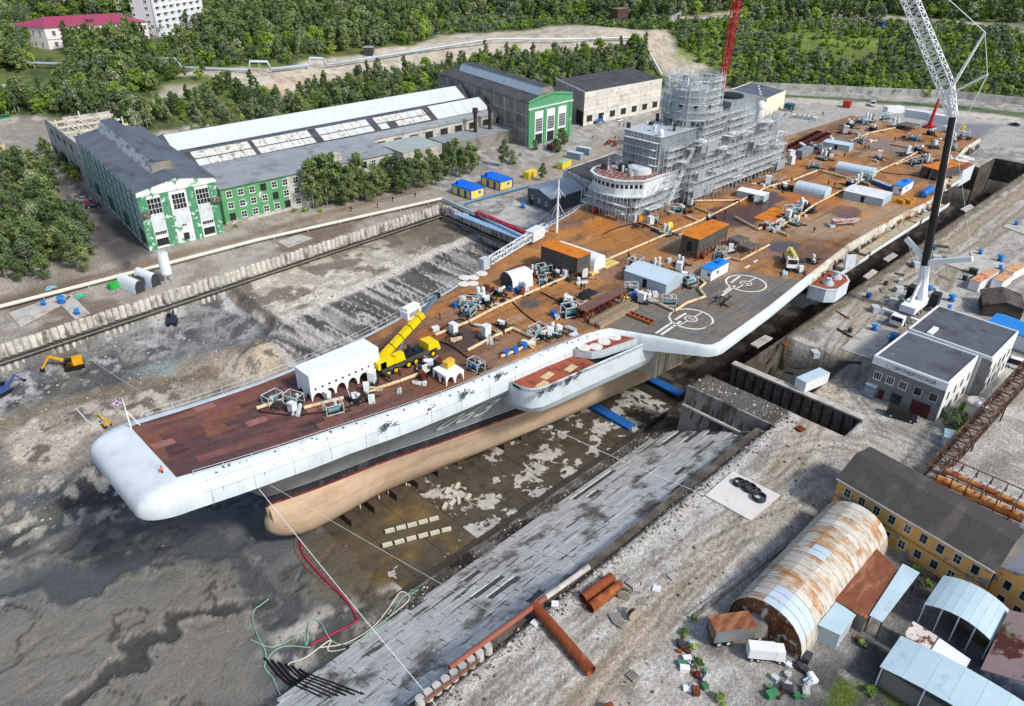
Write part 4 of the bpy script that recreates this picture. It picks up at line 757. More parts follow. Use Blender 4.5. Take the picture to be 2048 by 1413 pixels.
# ------------------------------------------------------------ buildings
m_glass = M('window_glass', '22292e', .12, var=.35, vs=1.3, spec=.6); m_frame = M('window_frame_white', 'd9dad6', .7, var=.15); m_frdk = M('window_frame_dark', '3c3a38', .8, var=.2)
WM = {}
def wmesh_(w, h, nx, nz, fr, gl, t=.15, sill=True):
    k = (round(w, 2), round(h, 2), nx, nz, fr.name, gl.name)
    if k not in WM:
        a = MB(); a.box(-w/2, w/2, -.05, .03, 0, h, 1)
        for i in range(nx+1): x = -w/2+w*i/nx; q = t if i in (0, nx) else t*.6; a.box(x-q/2, x+q/2, -.05, .1, 0, h, 0)
        for i in range(nz+1): z = h*i/nz; q = t if i in (0, nz) else t*.6; a.box(-w/2-t*.3, w/2+t*.3, -.05, .115, z-q/2, z+q/2, 0)
        if sill: a.box(-w/2-.12, w/2+.12, -.05, .2, -.16, -.05, 0)
        WM[k] = a.mesh('window', [fr, gl])
    return WM[k]
class Bld:
    """a building on a possibly skewed plan: u along the front, v into the depth"""
    def __init__(s, name, label, cat, O, U, V, z0=0.):
        s.O = Vector((O[0], O[1], z0)); u = Vector((U[0]-O[0], U[1]-O[1], 0)); v = Vector((V[0]-O[0], V[1]-O[1], 0)); s.W = u.length; s.D = v.length; s.u = u.normalized(); s.v = v.normalized(); s.t = thing(name, label, cat, s.O)
    def p(s, u, v, z): return s.u*u+s.v*v+Vector((0, 0, z))
    def box(s, name, u0, u1, v0, v1, z0, z1, mat, z1b=None, parent=None):
        z1b = z1 if z1b is None else z1b
        m = MB().hexa([s.p(u0, v0, z0), s.p(u1, v0, z0), s.p(u1, v1, z0), s.p(u0, v1, z0)], [s.p(u0, v0, z1), s.p(u1, v0, z1), s.p(u1, v1, z1b), s.p(u0, v1, z1b)]); return mk(name, m, mat, parent or s.t)
    def poly(s, name, faces, mat, parent=None, smooth=False):
        m = MB()
        for f in faces: m.add([s.p(*q) for q in f], [tuple(range(len(f)))], 0, smooth)
        return mk(name, m, mat, parent or s.t)
    def win(s, face, a, z, w, h, nx=2, nz=2, fr=None, gl=None, out=.0, name='window', sill=True):
        if face == 'f': P = s.p(a, -out, z); d = s.u
        elif face == 'b': P = s.p(a, s.D+out, z); d = -s.u
        elif face == 'l': P = s.p(-out, a, z); d = -s.v
        else: P = s.p(s.W+out, a, z); d = s.v
        o = mk(name, wmesh_(w, h, nx, nz, fr or m_frame, gl or m_glass, sill=sill), None, s.t, P, math.atan2(d.y, d.x)+math.pi); return o
    def gable(s, eave, ridge, walls, roof, ov=.5, along='v', th=.22):
        W, D = s.W, s.D
        if along == 'v':
            s.poly('wall', [[(0, 0, 0), (W, 0, 0), (W, 0, eave), (W/2, 0, ridge), (0, 0, eave)], [(W, 0, 0), (W, D, 0), (W, D, eave), (W, 0, eave)], [(W, D, 0), (0, D, 0), (0, D, eave), (W/2, D, ridge), (W, D, eave)], [(0, D, 0), (0, 0, 0), (0, 0, eave), (0, D, eave)]], walls)
            for a, b, n in ((-ov, W/2, 0), (W/2, W+ov, 1)):
                za, zb = (eave-.1, ridge+.06) if n == 0 else (ridge+.06, eave-.1); m = MB().hexa([s.p(a, -ov, za), s.p(b, -ov, zb), s.p(b, D+ov, zb), s.p(a, D+ov, za)], [s.p(a, -ov, za+th), s.p(b, -ov, zb+th), s.p(b, D+ov, zb+th), s.p(a, D+ov, za+th)]); mk('roof', m, roof, s.t)
        else:
            s.poly('wall', [[(0, 0, 0), (W, 0, 0), (W, 0, eave), (0, 0, eave)], [(W, 0, 0), (W, D, 0), (W, D, eave), (W, D/2, ridge), (W, 0, eave)], [(W, D, 0), (0, D, 0), (0, D, eave), (W, D, eave)], [(0, D, 0), (0, 0, 0), (0, 0, eave), (0, D/2, ridge), (0, D, eave)]], walls)
            for a, b, n in ((-ov, D/2, 0), (D/2, D+ov, 1)):
                za, zb = (eave-.1, ridge+.06) if n == 0 else (ridge+.06, eave-.1); m = MB().hexa([s.p(-ov, a, za), s.p(W+ov, a, za), s.p(W+ov, b, zb), s.p(-ov, b, zb)], [s.p(-ov, a, za+th), s.p(W+ov, a, za+th), s.p(W+ov, b, zb+th), s.p(-ov, b, zb+th)]); mk('roof', m, roof, s.t)
    def flat(s, h, walls, roof, par=.4, parm=None):
        W, D = s.W, s.D; s.box('wall', 0, W, 0, D, 0, h, walls); s.box('roof', .25, W-.25, .25, D-.25, h, h+.06, roof)
        for a in ((0, W, -.05, .25), (0, W, D-.25, D+.05), (-.05, .25, .25, D-.25), (W-.25, W+.05, .25, D-.25)): s.box('parapet', *a, h-.15, h+par, parm or walls)
m_roofs = M('slate_grey_felt', '5b636e', .8, var=.16, vs=.25, col2='4b525b', s2=.2, lo=.5, hi=.62, st=(1, .3, 1), col3='7c8288', s3=.6, lo3=.68, hi3=.76)
m_roofd = M('dark_felt', '494b4e', .85, var=.18, vs=.3, col2='3a3b3e', s2=.2, lo=.5, hi=.62, col3='6b6c6c', s3=.5, lo3=.66, hi3=.74)
m_rooflg = M('pale_grey_felt', '8c9194', .85, var=.14, vs=.3, col2='777b7e', s2=.2, lo=.52, hi=.64)
m_peel = M('peeling_white_green', 'dfe3dd', .9, var=.1, vs=.6, col2='5f9674', s2=.42, lo=.56, hi=.6, col3='b7b6a8', s3=.7, lo3=.64, hi3=.7)
m_grn = M('peeling_green', '4c8a66', .9, var=.18, vs=.8, col2='cdd8cc', s2=.9, lo=.56, hi=.6, col3='2f6b48', s3=.4, lo3=.58, hi3=.7)
m_grnd = M('dark_green_cladding', '4c7364', .8, var=.2, vs=.5); m_pbl = M('pale_glazing', 'cfdde0', .35, var=.2, vs=.5, col2='7f979c', s2=.7, lo=.52, hi=.62)
m_brickw = M('whitewashed_brick', 'b9b4a8', .95, var=.2, vs=.7, col2='8d867a', s2=.3, lo=.5, hi=.62, bump=.2); m_brown = M('dirty_grey_block', '8b867d', .95, var=.22, vs=.5, col2='6a645c', s2=.25, lo=.5, hi=.62)
m_skyl = M('white_skylight_sheet', 'c3c8ca', .45, var=.05, vs=.4)
# green-and-white gabled hall
b = Bld('assembly_hall', 'gabled hall with peeling white and green front and dark grey roof', 'industrial hall', (47.3, 111.8), (68.6, 110.9), (54.9, 181.4)); b.gable(16.5, 18.4, m_peel, m_roofs, .35)
for u in (1.1, 7.0, 14.1, 20.2): b.box('pilaster', u-1.1, u+1.1, -.25, 0, 0, 15.2, m_grn)
b.box('cornice', -.2, b.W+.2, -.4, 0, 15.2, 15.7, m_peel)
for u in (4.0, 10.6, 17.2):
    b.win('f', u, 9.7, 3.6, 4.4, 4, 3, m_frame); b.box('panel', u-1.9, u+1.9, -.12, 0, 5.2, 9.3, m_islw)
    b.win('f', u, 3.7 if u != 10.6 else 4.6, 3.2 if u != 10.6 else 1.4, 1.1, 5 if u != 10.6 else 2, 1, m_frame); b.win('f', u, .9, 3 if u != 10.6 else 1.4, 1.7, 4, 2, m_frdk)
for k in range(12): b.win('l', 3+k*5.6, 6.2, 4.4, 8.8, 3, 4, m_grnd, m_pbl, sill=False); b.win('l', 3+k*5.6, 1.2, 4.4, 4.2, 3, 2, m_grnd, m_pbl if k % 3 else m_glass, sill=False); b.box('pilaster', -.1, 0, 5.55+k*5.6, 6.05+k*5.6, 0, 16.2, m_grnd)
def lantern(b, u0, u1, v0, v1, z0, z1, ins, ml, mr, mt, parent=None):
    um0, um1 = u0+ins, u1-ins; b.poly('roof_lantern', [[(u0, v0, z0), (um0, v0, z1), (um0, v1, z1), (u0, v1, z0)]], ml); b.poly('roof_lantern', [[(um1, v0, z1), (u1, v0, z0), (u1, v1, z0), (um1, v1, z1)]], mr)
    b.poly('lantern_roof', [[(um0-.2, v0-.2, z1), (um1+.2, v0-.2, z1), (um1+.2, v1, z1), (um0-.2, v1, z1)]], mt); b.poly('lantern_end', [[(u0, v0, z0), (u1, v0, z0), (um1, v0, z1), (um0, v0, z1)], [(u1, v1, z0), (u0, v1, z0), (um0, v1, z1), (um1, v1, z1)]], m_brown)
lantern(b, 6.6, 14.8, 9, 69, 17.5, 21, 2.2, M('dirty_wired_glass', 'a4a9aa', .5, var=.3, vs=1, col2='6f7475', s2=.8, lo=.5, hi=.6, st=(1, .2, 1)), m_roofs, m_roofs)
for u in (1.0, 20.4): b.box('balcony', u-1.4, u+1.2, -1.1, -.2, 9.6, 11.0, M('wrecked_balcony', '5a5350', .9, var=.4, vs=2, col2='8b857c', s2=2, lo=.52, hi=.6))
# ruined concrete frame behind it
b = Bld('ruined_frame', 'roofless ruin of white concrete columns and beams behind the green hall', 'ruin', (55.2, 184), (78, 183), (58.5, 228)); m_rc = M('weathered_concrete', 'b3b1ab', .95, var=.2, vs=.5, col2='8a8780', s2=.3, lo=.5, hi=.62); m_rcy = M('cream_concrete', 'c9c2ae', .95, var=.18)
b.box('side_wall', 0, .6, 0, b.D, 0, 14, m_rc); b.box('rear_wall', 6, b.W, b.D-.6, b.D, 0, 13.4, m_rc)
for k in range(4): b.win('l', 8+k*9, 9.6, 3, 2.4, 1, 1, m_rc, m_blackm)
for k in range(5): b.win('l', 6+k*8, 2, 4, 3, 1, 1, m_rc, m_blackm)
for i in range(5):
    for j in range(5): b.box('column', 1+i*5, 1.5+i*5, 2+j*9.5, 2.5+j*9.5, 0, 13.4 if (i+j) % 3 else 15.6, m_rcy)
for j in range(5): b.box('beam', .6, b.W, 2+j*9.5, 2.5+j*9.5, 12.4, 13.1, m_rcy)
for i in range(5): b.box('beam', 1.02+i*5, 1.48+i*5, 2, 40, 11.4, 12.1, m_rcy)
# long factory with two white skylights
b = Bld('factory', 'long low factory with two white skylight strips along its grey roof', 'factory', (76, 139), (214, 138.6), (77.5, 182)); FW = b.W
b.poly('wall', [[(0, 0, 0), (FW, 0, 0), (FW, 0, 9), (0, 0, 9)], [(0, 43, 0), (0, 0, 0), (0, 0, 9), (0, 3.5, 10.4), (0, 10.5, 14), (0, 21, 11.6), (0, 29, 16), (0, 43, 10.5)], [(FW, 0, 0), (FW, 43, 0), (FW, 43, 10.5), (FW, 29, 16), (FW, 21, 11.6), (FW, 10.5, 14), (FW, 3.5, 10.4), (FW, 0, 9)], [(FW, 43, 0), (0, 43, 0), (0, 43, 10.5), (FW, 43, 10.5)]], m_brickw)
for nm, q, mt in (('front_roof', [(0, -.4, 9), (FW, -.4, 9), (FW, 3.5, 10.4), (0, 3.5, 10.4)], m_rooflg), ('roof', [(0, 10.5, 14), (FW, 10.5, 14), (FW, 21, 11.6), (0, 21, 11.6)], m_roofs), ('roof', [(0, 29, 16), (FW, 29, 16), (FW, 43.3, 10.4), (0, 43.3, 10.4)], m_roofs), ('skylight_bed', [(0, 3.5, 10.4), (FW, 3.5, 10.4), (FW, 10.5, 14), (0, 10.5, 14)], m_roofd), ('skylight_bed', [(0, 21, 11.6), (FW, 21, 11.6), (FW, 29, 16), (0, 29, 16)], m_roofd)): b.poly(nm, [q], mt)
def sheet(u0, u1, f0, f1, v0, v1, z0, z1, mt, nm='skylight_sheet'):
    g = lambda u, f: (u, v0+(v1-v0)*f, z0+(z1-z0)*f+.12); return b.poly(nm, [[g(u0, f0), g(u1, f0), g(u1, f1), g(u0, f1)]], mt)
k = 0
while k*9.2 < FW-10: sheet(1+k*9.2, 1+k*9.2+9.17, .06, .96, 21, 29, 11.6, 16, m_skyl); k += 1
m_skd = M('dirty_skylight', 'c6c5bd', .6, var=.2, vs=.6, col2='8b877c', s2=.7, lo=.54, hi=.62)
for u0, u1, mt in ((2, 22, m_skd), (23.5, 45, m_skd), (48, 70, m_skd), (73, 97, m_skd)):
    n = int((u1-u0)/3.6)
    for i in range(n):
        a0 = u0+(u1-u0)*i/n; a1 = u0+(u1-u0)*(i+1)/n-.15
        for f0, f1 in ((.08, .46), (.52, .95)):
            if rs.random() < .93: sheet(a0, a1, f0, f1, 3.5, 10.5, 10.4, 14, mt if rs.random() < .7 else m_skyl)
for i in range(5): sheet(100+i*5.6, 105.5+i*5.6, .02, .99, 3.5, 10.5, 10.4, 14.3, m_skyl)
for k in range(10): b.win('f', 62+k*7.6, 4.6, 3.6, 3, 4, 3, m_frdk)
for u in (112, 120):   # chimney stacks on the annex
    p = b.p(u, -5.5, 0); ck = mk('chimney', MB().cyl((p.x, p.y, 4), .75, 9.2, 12).cyl((p.x, p.y, 13), 1.15, 1.7, 12), M('sooty_brick', '3b322d', .95, var=.3, col2='57473d', s2=.6, lo=.5, hi=.6), b.t)
b.box('annex', 92, 133, -12, -.2, 0, 5, m_brown); b.box('annex_roof', 91.8, 133.2, -12.2, 0, 5, 5.25, m_rooflg)
b.box('annex', 68, 86, -16, -.2, 0, 7, m_brickw); b.box('annex_roof', 67.8, 86.2, -16.2, -.1, 7, 7.2, M('pale_green_roof', '9aa5a2', .8, var=.12))
# office wing
b = Bld('office_wing', 'three storey office wing painted green at the end and grey beyond', 'office building', (71.6, 115.6), (132, 113.6), (74, 137)); b.box('wall', 0, 21, 0, b.D, 0, 11.2, M('green_render', '5a9464', .9, var=.12, vs=.6, col2='c3cabb', s2=.35, lo=.62, hi=.66)); b.box('wall', 21, b.W, 0, b.D, 0, 11.2, M('grey_render', 'b9bab2', .9, var=.15, vs=.5, col2='9a998f', s2=.3, lo=.52, hi=.62))
b.box('roof', -.4, b.W+.4, -.6, b.D, 11.2, 11.5, m_rooflg, 12.6); b.box('roof_hatch', 38, 42, 2, 6, 11.6, 13.4, m_brickw); b.box('plinth', -.05, b.W, -.12, 0, 0, 1.0, m_brickw)
for r in range(3):
    for k in range(16): b.win('f', 2.4+k*3.6, 1.4+r*3.4, 1.7, 1.9, 2, 2, m_frame if (k+r) % 5 else m_frdk)
# tall green hall
b = Bld('tall_hall', 'tall hall with a bright green front and three white framed windows', 'industrial hall', (201.5, 116.9), (228.4, 117.4), (216, 190)); b.gable(17.2, 18.8, m_brown, m_roofd, .2)
m_gr2 = M('green_paint', '549468', .85, var=.12, vs=.6, col2='9db59c', s2=.5, lo=.64, hi=.7)
b.poly('front', [[(0, -.12, 0), (b.W, -.12, 0), (b.W, -.12, 18), (b.W*.75, -.12, 19.4), (b.W*.5, -.12, 19.9), (b.W*.25, -.12, 19.4), (0, -.12, 18)]], m_gr2); b.box('cornice', -.2, b.W+.2, -.5, -.12, 14.6, 15.1, m_islw)
for u in (6.2, 13.4, 20.4): b.box('window_surround', u-2.5, u+2.5, -.3, -.13, .6, 13.4, m_white); b.win('f', u, 5.4, 4, 5.2, 6, 5, m_frame, out=.32); b.win('f', u, .8, 4, 3.6, 5, 2, m_frdk, out=.32)
for u in (1, 9.8, 17, 25.8): b.box('pilaster', u-.7, u+.7, -.4, -.12, 0, 14.6, m_gr2)
lantern(b, 8.4, 18.6, 3, 68, 17.9, 21.6, 2.6, M('blue_grey_glazing', 'a9b7c1', .4, var=.1), m_roofs, m_roofd)
for k in range(9): b.box('wall_band', -.12, 0, 1+k*8, 1.5+k*8, 0, 17, m_rc)
for z in (6, 12): b.box('wall_band', -.1, 0, 0, b.D, z, z+.4, m_rc)
# concrete panel hall
b = Bld('panel_hall', 'white concrete panel hall with flat dark roof and a row of square windows', 'warehouse', (245.2, 124.9), (298.9, 122.0), (258.5, 154.3)); m_pan = M('concrete_panel', 'c9c5bb', .9, var=.1, vs=.5, col2='aba698', s2=.35, lo=.55, hi=.68, rnd=.08)
b.box('wall', .1, b.W-.1, .1, b.D, 0, 14.2, M('panel_joint', '5d5a54', .95)); pw = b.W/7; pn = {}
b.box('roof', 0, b.W, 0, b.D, 14.2, 14.4, m_roofd); b.box('parapet', -.1, .3, -.1, b.D, 14.1, 14.9, m_pan); b.box('parapet', .3, b.W, -.1, .2, 14.1, 14.6, m_pan)
for i in range(7):
    for j in range(7):
        if j < 3: 
            for u0, u1 in ((0, .28), (.74, 1)) if j == 1 else ((0, 1),): b.box('wall_panel', i*pw+u0*pw+.06, i*pw+u1*pw-.06, -.06, .1, (0, 1.6, 4.3)[j]+.04, (1.6, 4.3, 6.2)[j]-.04, m_pan)
        else: b.box('wall_panel', i*pw+.06, (i+1)*pw-.06, -.06, .1, 6.2+(j-3)*2+.04, 6.2+(j-2)*2-.04, m_pan)
    b.win('f', (i+.51)*pw, 1.65, pw*.44, 2.6, 3, 3, m_frdk, sill=False)
for i in range(4):
    for j in range(7): b.box('wall_panel', -.06, .1, i*8+.08, i*8+7.9, j*2.02+.04, j*2.02+1.98, M('concrete_panel_shaded', 'a9a69e', .9, var=.15, vs=.5, rnd=.08)) if not (i == 0 and j < 3) else None  # left wall: same panels in a darker tone, its shade put into the colour
b.box('door', -.1, .05, 1.5, 7, 0, 6, m_blackm)
# dark roofed workshop by the island, grey shed, cream building
b = Bld('workshop', 'flat roofed workshop with black roof and chipped white wall beside the island', 'workshop', (167, 54.6), (196.5, 56.5), (170.5, 70)); b.flat(7, m_peel if False else M('chipped_white', 'c4c2bb', .9, var=.2, vs=.6, col2='8f8378', s2=.5, lo=.55, hi=.62), m_roofd, .35)
for k in range(5): b.win('l', 2+k*2.8, 3, 1.4, 1.8, 2, 2, m_frdk)
b = Bld('metal_shed', 'dark grey metal shed with light grey pitched roof next to the basin corner', 'shed', (150.6, 57), (166.6, 56.8), (153.4, 70)); b.gable(4.8, 6.0, M('grey_cladding', '565d63', .6, var=.12), M('light_metal_roof', '8f9ba6', .5, .2, var=.08), .3, 'u')
for k in range(3): b.win('l', 2.5+k*4, 2, .9, 1.2, 1, 1, m_frame)
b.win('l', 11, .1, 1.6, 2.6, 1, 1, m_frdk, m_blackm, name='door')
b = Bld('cream_building', 'cream rendered building with slate blue roof behind the scaffolded island', 'building', (325, 80), (350, 83.5), (331, 103)); b.flat(8, M('cream_render', 'e4dcc0', .85, var=.06), m_roofs, .3); 
for k in range(4): b.box('roof_vent', 4+k*5, 5+k*5, 6+k*3, 7+k*3, 8.1, 8.7, m_white)
# distant buildings on the rise, upper left
def hb(px, py): return hit(px, py)
g1 = hb(100, 100); g2 = hb(300, 78); zb = g1.z-.5
b = Bld('school', 'pale pink two storey building with crimson hipped roof among the trees', 'building', (g1.x, g1.y), (g2.x, g2.y), (g1.x-10, g1.y+22), zb); m_pink = M('pale_pink_render', 'e5dcd9', .85, var=.06); HB = 11.5; b.box('wall', 0, b.W, 0, b.D, 0, HB, m_pink); b.box('string_course', -.1, b.W, -.15, 0, 5.4, 5.7, M('grey_band', '9c9697', .9)); m_crim = M('crimson_metal_roof', '97415a', .45, var=.06); W_, D_ = b.W, b.D; o_ = .8
b.poly('roof', [[(-o_, -o_, HB), (W_+o_, -o_, HB), (W_-8, D_/2, HB+4.4), (9, D_/2, HB+4.4)], [(W_+o_, D_+o_, HB), (-o_, D_+o_, HB), (9, D_/2, HB+4.4), (W_-8, D_/2, HB+4.4)], [(-o_, D_+o_, HB), (-o_, -o_, HB), (9, D_/2, HB+4.4)], [(W_+o_, -o_, HB), (W_+o_, D_+o_, HB), (W_-8, D_/2, HB+4.4)]], m_crim)
b.box('dormer', W_*.46, W_*.46+3, 3, 5, HB+.6, HB+2.6, m_dk)
for r in range(2):
    for k in range(18): b.win('f', 4+k*4.3, 1.8+r*5.6, 1.7, 2.4, 2, 2)
for r in range(2):
    for k in range(4): b.win('l', 4+k*5, 1.8+r*5.6, 1.5, 2.2, 2, 2)
g1 = hb(318, 74); g2 = hb(408, 52); b = Bld('apartment_tower', 'tall white apartment block with vertical fins rising above the trees', 'apartment block', (g1.x, g1.y), (g2.x, g2.y), (g1.x-9, g1.y+9), g1.z-1); b.box('wall', 0, b.W, 0, b.D, 0, 34, M('tower_grey', 'c3c3c6', .85, var=.08)); n = 7
for k in range(n+1): b.box('fin', b.W*k/n-.5, b.W*k/n+.5, -1.0, 0, 0, 34.5, m_white)
for k in range(n):
    for r in range(9): b.win('f', b.W*(k+.5)/n, 1+r*3.6, b.W/n*.5, 1.5, 2, 1, m_frame); b.box('balcony_panel', b.W*k/n+.6, b.W*(k+1)/n-.6, -.7, -.5, 2.6+r*3.6, 3.9+r*3.6, m_white)
for r in range(9):
    for k in range(3): b.win('l', 4+k*8, 1+r*3.6, 1.8, 1.6, 2, 1, m_frame)
for nm, lab, q, dp, h_, wm, rm in (('long_shed', 'long low shed with white roof and turquoise wall in the upper left corner', ((15, 22), (165, 5)), 30, 8, M('turquoise_wall', '8fc9c4', .7, var=.1), M('white_roof', 'dfe3e6', .6, var=.05)), ('red_roof_shed', 'crimson roof corner at the extreme upper left', ((-60, 18), (12, 12)), 24, 8, M('turquoise_wall', '8fc9c4'), m_crim), ('grey_shed', 'small grey roofed shed behind the crimson roof', ((130, 26), (172, 20)), 14, 7, m_brickw, m_rooflg), ('far_shed', 'white walled shed at the top edge beside the apartment tower', ((408, 12), (500, 4)), 20, 7, M('white_wall', 'dcdde0', .8), M('pale_blue_roof', 'aebcc6', .6))):
    g1 = hb(*q[0]); g2 = hb(*q[1]); b = Bld(nm, lab, 'shed', (g1.x, g1.y), (g2.x, g2.y), (g1.x-dp*.5, g1.y+dp*.85), min(g1.z, g2.z)-1); b.gable(h_, h_+2.5, wm, rm, .5, 'u')
    for k in range(6): b.win('f', b.W*(k+.5)/6, 2.4, 2.4, 2.2, 2, 2)
g1 = hb(-40, 185); g2 = hb(90, 205); b = Bld('barrel_hangar', 'pale grey hangar roof half hidden by trees at the left edge', 'hangar', (g1.x, g1.y), (g2.x, g2.y), (g1.x+6, g1.y+26), 0); b.gable(5, 7.5, m_brickw, M('pale_hangar_roof', 'b9bcc0', .6, var=.12), .4, 'u'); b.box('gable_end', b.W, b.W+.3, 2, 22, 0, 6, m_white)
g1 = at(-30, 340); g2 = at(22, 330); b = Bld('yellow_house', 'small sand coloured house cut by the left edge', 'house', (g1.x, g1.y), (g2.x, g2.y), (g1.x+3, g1.y+24), 0); b.flat(7, M('sand_render', 'c9b98f', .9, var=.1), m_rooflg)
for k in range(4): b.win('r', 3+k*5, 3, 1.5, 1.8)
# ------------------------------------------------------------ right-hand quay
m_gbr = M('grey_brick', '7d7d7c', .95, var=.15, vs=1.2, col2='696968', s2=.5, lo=.52, hi=.62, bump=.2); m_roofp = M('patched_roof_felt', '565a60', .85, var=.15, vs=.3, col2='6a6e73', s2=.4, lo=.6, hi=.7, col3='43464b', s3=.2, lo3=.52, hi3=.64)
b = Bld('site_office', 'grey brick site office with a white sign band along its front', 'office building', (120.6, -69.1), (120.8, -55.5), (135.4, -69.6)); W_ = b.W; b.flat(8.4, m_gbr, m_roofp, .35, m_white)
b.box('side_render', .0, W_, 0, 0, 0, .01, m_gbr); b.box('fascia', -.05, W_+.05, -.18, -.03, 7.0, 8.6, m_white); b.poly('side_wall', [[(-.04, b.D, 0), (-.04, 0, 0), (-.04, 0, 8.2), (-.04, b.D, 8.2)]], M('white_render', 'dadbd8', .85, var=.1, vs=.5, col2='b6b5b0', s2=.5, lo=.58, hi=.7))
for k, u in enumerate((1.6, 4.4, 7.2, 9.6, 12)): b.win('f', u, 4.0, 1.35, 1.6, 3, 1, m_frame)
b.box('gate', 1.4, 4.8, -.12, 0, 0, 2.9, M('maroon_gate', '4a2522', .7, var=.15)); b.win('f', 7.6, .6, 1.7, 1.9, 2, 2, m_frdk); b.box('door', 9.9, 10.9, -.1, 0, .2, 2.3, MATS['maroon_gate']); b.box('canopy', 11.3, 13.4, -1.2, 0, 2.7, 2.85, m_wgrey); b.box('entrance', 11.4, 13.3, -1.1, -.1, 0, 2.6, M('blue_grey_door', '7d8796', .7))
for k in range(4): b.win('l', 2.5+k*3.4, 4.2, .9, 1.5, 1, 2, m_frdk); b.win('l', 2.5+k*3.4, .8, 1.4, 1.6, 2, 2, m_frdk)
fc = bpy.data.curves.new('t', 'FONT'); fc.body = 'ОРГЭНЕРГОСТРОЙ'; fc.size = 1.05; fc.space_character = 1.12; fc.extrude = .02; fc.offset = .012; fo = bpy.data.objects.new('t', fc); COL.objects.link(fo); tm = bpy.data.meshes.new_from_object(fo.evaluated_get(bpy.context.evaluated_depsgraph_get())); bpy.data.objects.remove(fo); tm.materials.append(M('sign_lettering', '4d555d', .6, var=.05)); o = mk('sign_lettering', tm, None, b.t); wt = max(v.co.x for v in tm.vertices); sx = 7.6/wt; o.location = b.p(9.6, -.22, 7.42); o.rotation_euler = (math.pi/2, 0, math.atan2(-b.u.y, -b.u.x)); o.scale = (sx, 1, 1)
o = mk('sign_emblem', MB().cyl((0, 0, 0), .6, .05, 20), M('emblem_pink', 'b8a2a4', .7), b.t, b.p(10.4, -.2, 7.75)); o.rotation_euler = (math.pi/2, 0, math.atan2(-b.u.y, -b.u.x))
o = mk('sign_emblem', MB().cyl((0, 0, 0), .42, .07, 20), m_white, b.t, b.p(10.4, -.2, 7.75)); o.rotation_euler = (math.pi/2, 0, math.atan2(-b.u.y, -b.u.x))
b2 = Bld('office_extension', 'rear extension of the grey brick office with flat roof and white parapet', 'office building', (135.7, -71.9), (136.2, -56.0), (151.5, -72.2)); b2.flat(8.8, MATS['white_render'], m_roofp, .35, m_white)
for k in range(5): b2.win('l', 2+k*2.9, 4.2, .9, 1.6, 1, 2, m_frdk); b2.win('l', 2+k*2.9, .9, 1.3, 1.6, 1, 2, m_frdk)
b2.box('roof_unit', 11.6, 12.6, .6, 4.4, 8.9, 9.4, m_white); b2.box('corner_column', -.25, 1.6, -.22, 0, 0, 8.4, m_gbr)
for q in ((3, 5), (6, 9), (10, 12), (4.5, 11)): b2.box('roof_patch', q[0], q[0]+1.1, q[1], q[1]+.6, 8.87, 8.9, m_roofd)
# yellow building
b = Bld('yellow_building', 'two storey yellow building with a dark pitched roof and flaking walls', 'building', (79.9, -89.2), (83.2, -66.2), (91.0, -89.6)); m_yel = M('ochre_render', 'e3ad62', .9, var=.1, vs=.5, col2='cf9a52', s2=.5, lo=.55, hi=.68, col3='958c84', s3=.22, lo3=.58, hi3=.6); W_ = b.W; b.gable(6.3, 7.9, m_yel, M('dark_brown_felt', '45413f', .9, var=.14, vs=.4, col2='58524e', s2=.25, lo=.55, hi=.66, st=(.3, 1.4, 1)), .35, 'u'); b.box('string_course', 0, W_, -.1, 0, 3.0, 3.12, M('ochre_dark', '8f6a37', .9)); b.box('eaves_board', -.3, W_+.3, -.42, -.36, 6.1, 6.36, m_frame)
for k in range(9): b.win('f', 2+k*2.42, 3.9, 1.0, 1.5, 2, 2, m_frame); b.win('f', 2+k*2.42, .9, 1.0, 1.4, 2, 2, m_frame)
b = Bld('yellow_wing', 'yellow wing with grey corrugated roof at the right edge', 'building', (79.6, -97), (81.4, -89.4), (94, -97)); b.gable(6, 7.6, m_yel, m_rooflg, .4, 'v')
for k in range(3): b.win('f', 1.6+k*2.2, 3.4, .95, 1.4, 2, 2, m_frame); b.win('f', 1.6+k*2.2, .8, .95, 1.3, 2, 2, m_frame)
# arched rusty hangar
t = thing('arched_hangar', 'arched sheet metal hangar streaked with orange rust', 'hangar', (53, -71.2, 0)); m_arch = M('rusty_galvanised', 'bcb6a8', .6, var=.14, vs=.5, col2='ab8156', s2=.35, lo=.5, hi=.62, st=(1.4, .7, .7), col3='8d6446', s3=1.3, lo3=.57, hi3=.66, st3=(2.0, .5, .5)); HL = 26.8; HWid = 5.2; HH = 6.0
def arc(k, n=14, e=0.): a = math.pi*k/n; return ((HWid+e)*math.cos(a), (HH+e)*math.sin(a)**.85 if 0 < k < n else 0)
ns = 20; m_arch2 = [m_arch, M('rusty_galvanised_b', 'c6c0b4', .6, var=.12, vs=.5, col2='b28d66', s2=.4, lo=.53, hi=.62, st=(1.4, .7, .7), col3='a8b2b6', s3=.5, lo3=.6, hi3=.66), M('galvanised_blue', 'b4c5d2', .5, var=.1, col2='b6a890', s2=.4, lo=.6, hi=.68)]
for i in range(ns):
    x0 = HL*i/ns; x1 = HL*(i+1)/ns-.02
    mk('roof_rib', MB().tube([(x0, *arc(q, 14, .03)) for q in range(15)], .05, 4), m_arch2[0], t)
    for j in range(7):
        pr = [arc(j*2+q, 14, .02*(i % 2)) for q in (0, 1, 2)]; mk('roof_sheet', MB().loft([[(x0, y, z) for y, z in pr], [(x1, y, z) for y, z in pr]], 0, True), m_arch2[2] if (i < 3 and j in (3, 4, 5)) or (i in (9, 10) and j == 3) else m_arch2[0 if rs.random() < .86 else 1], t)
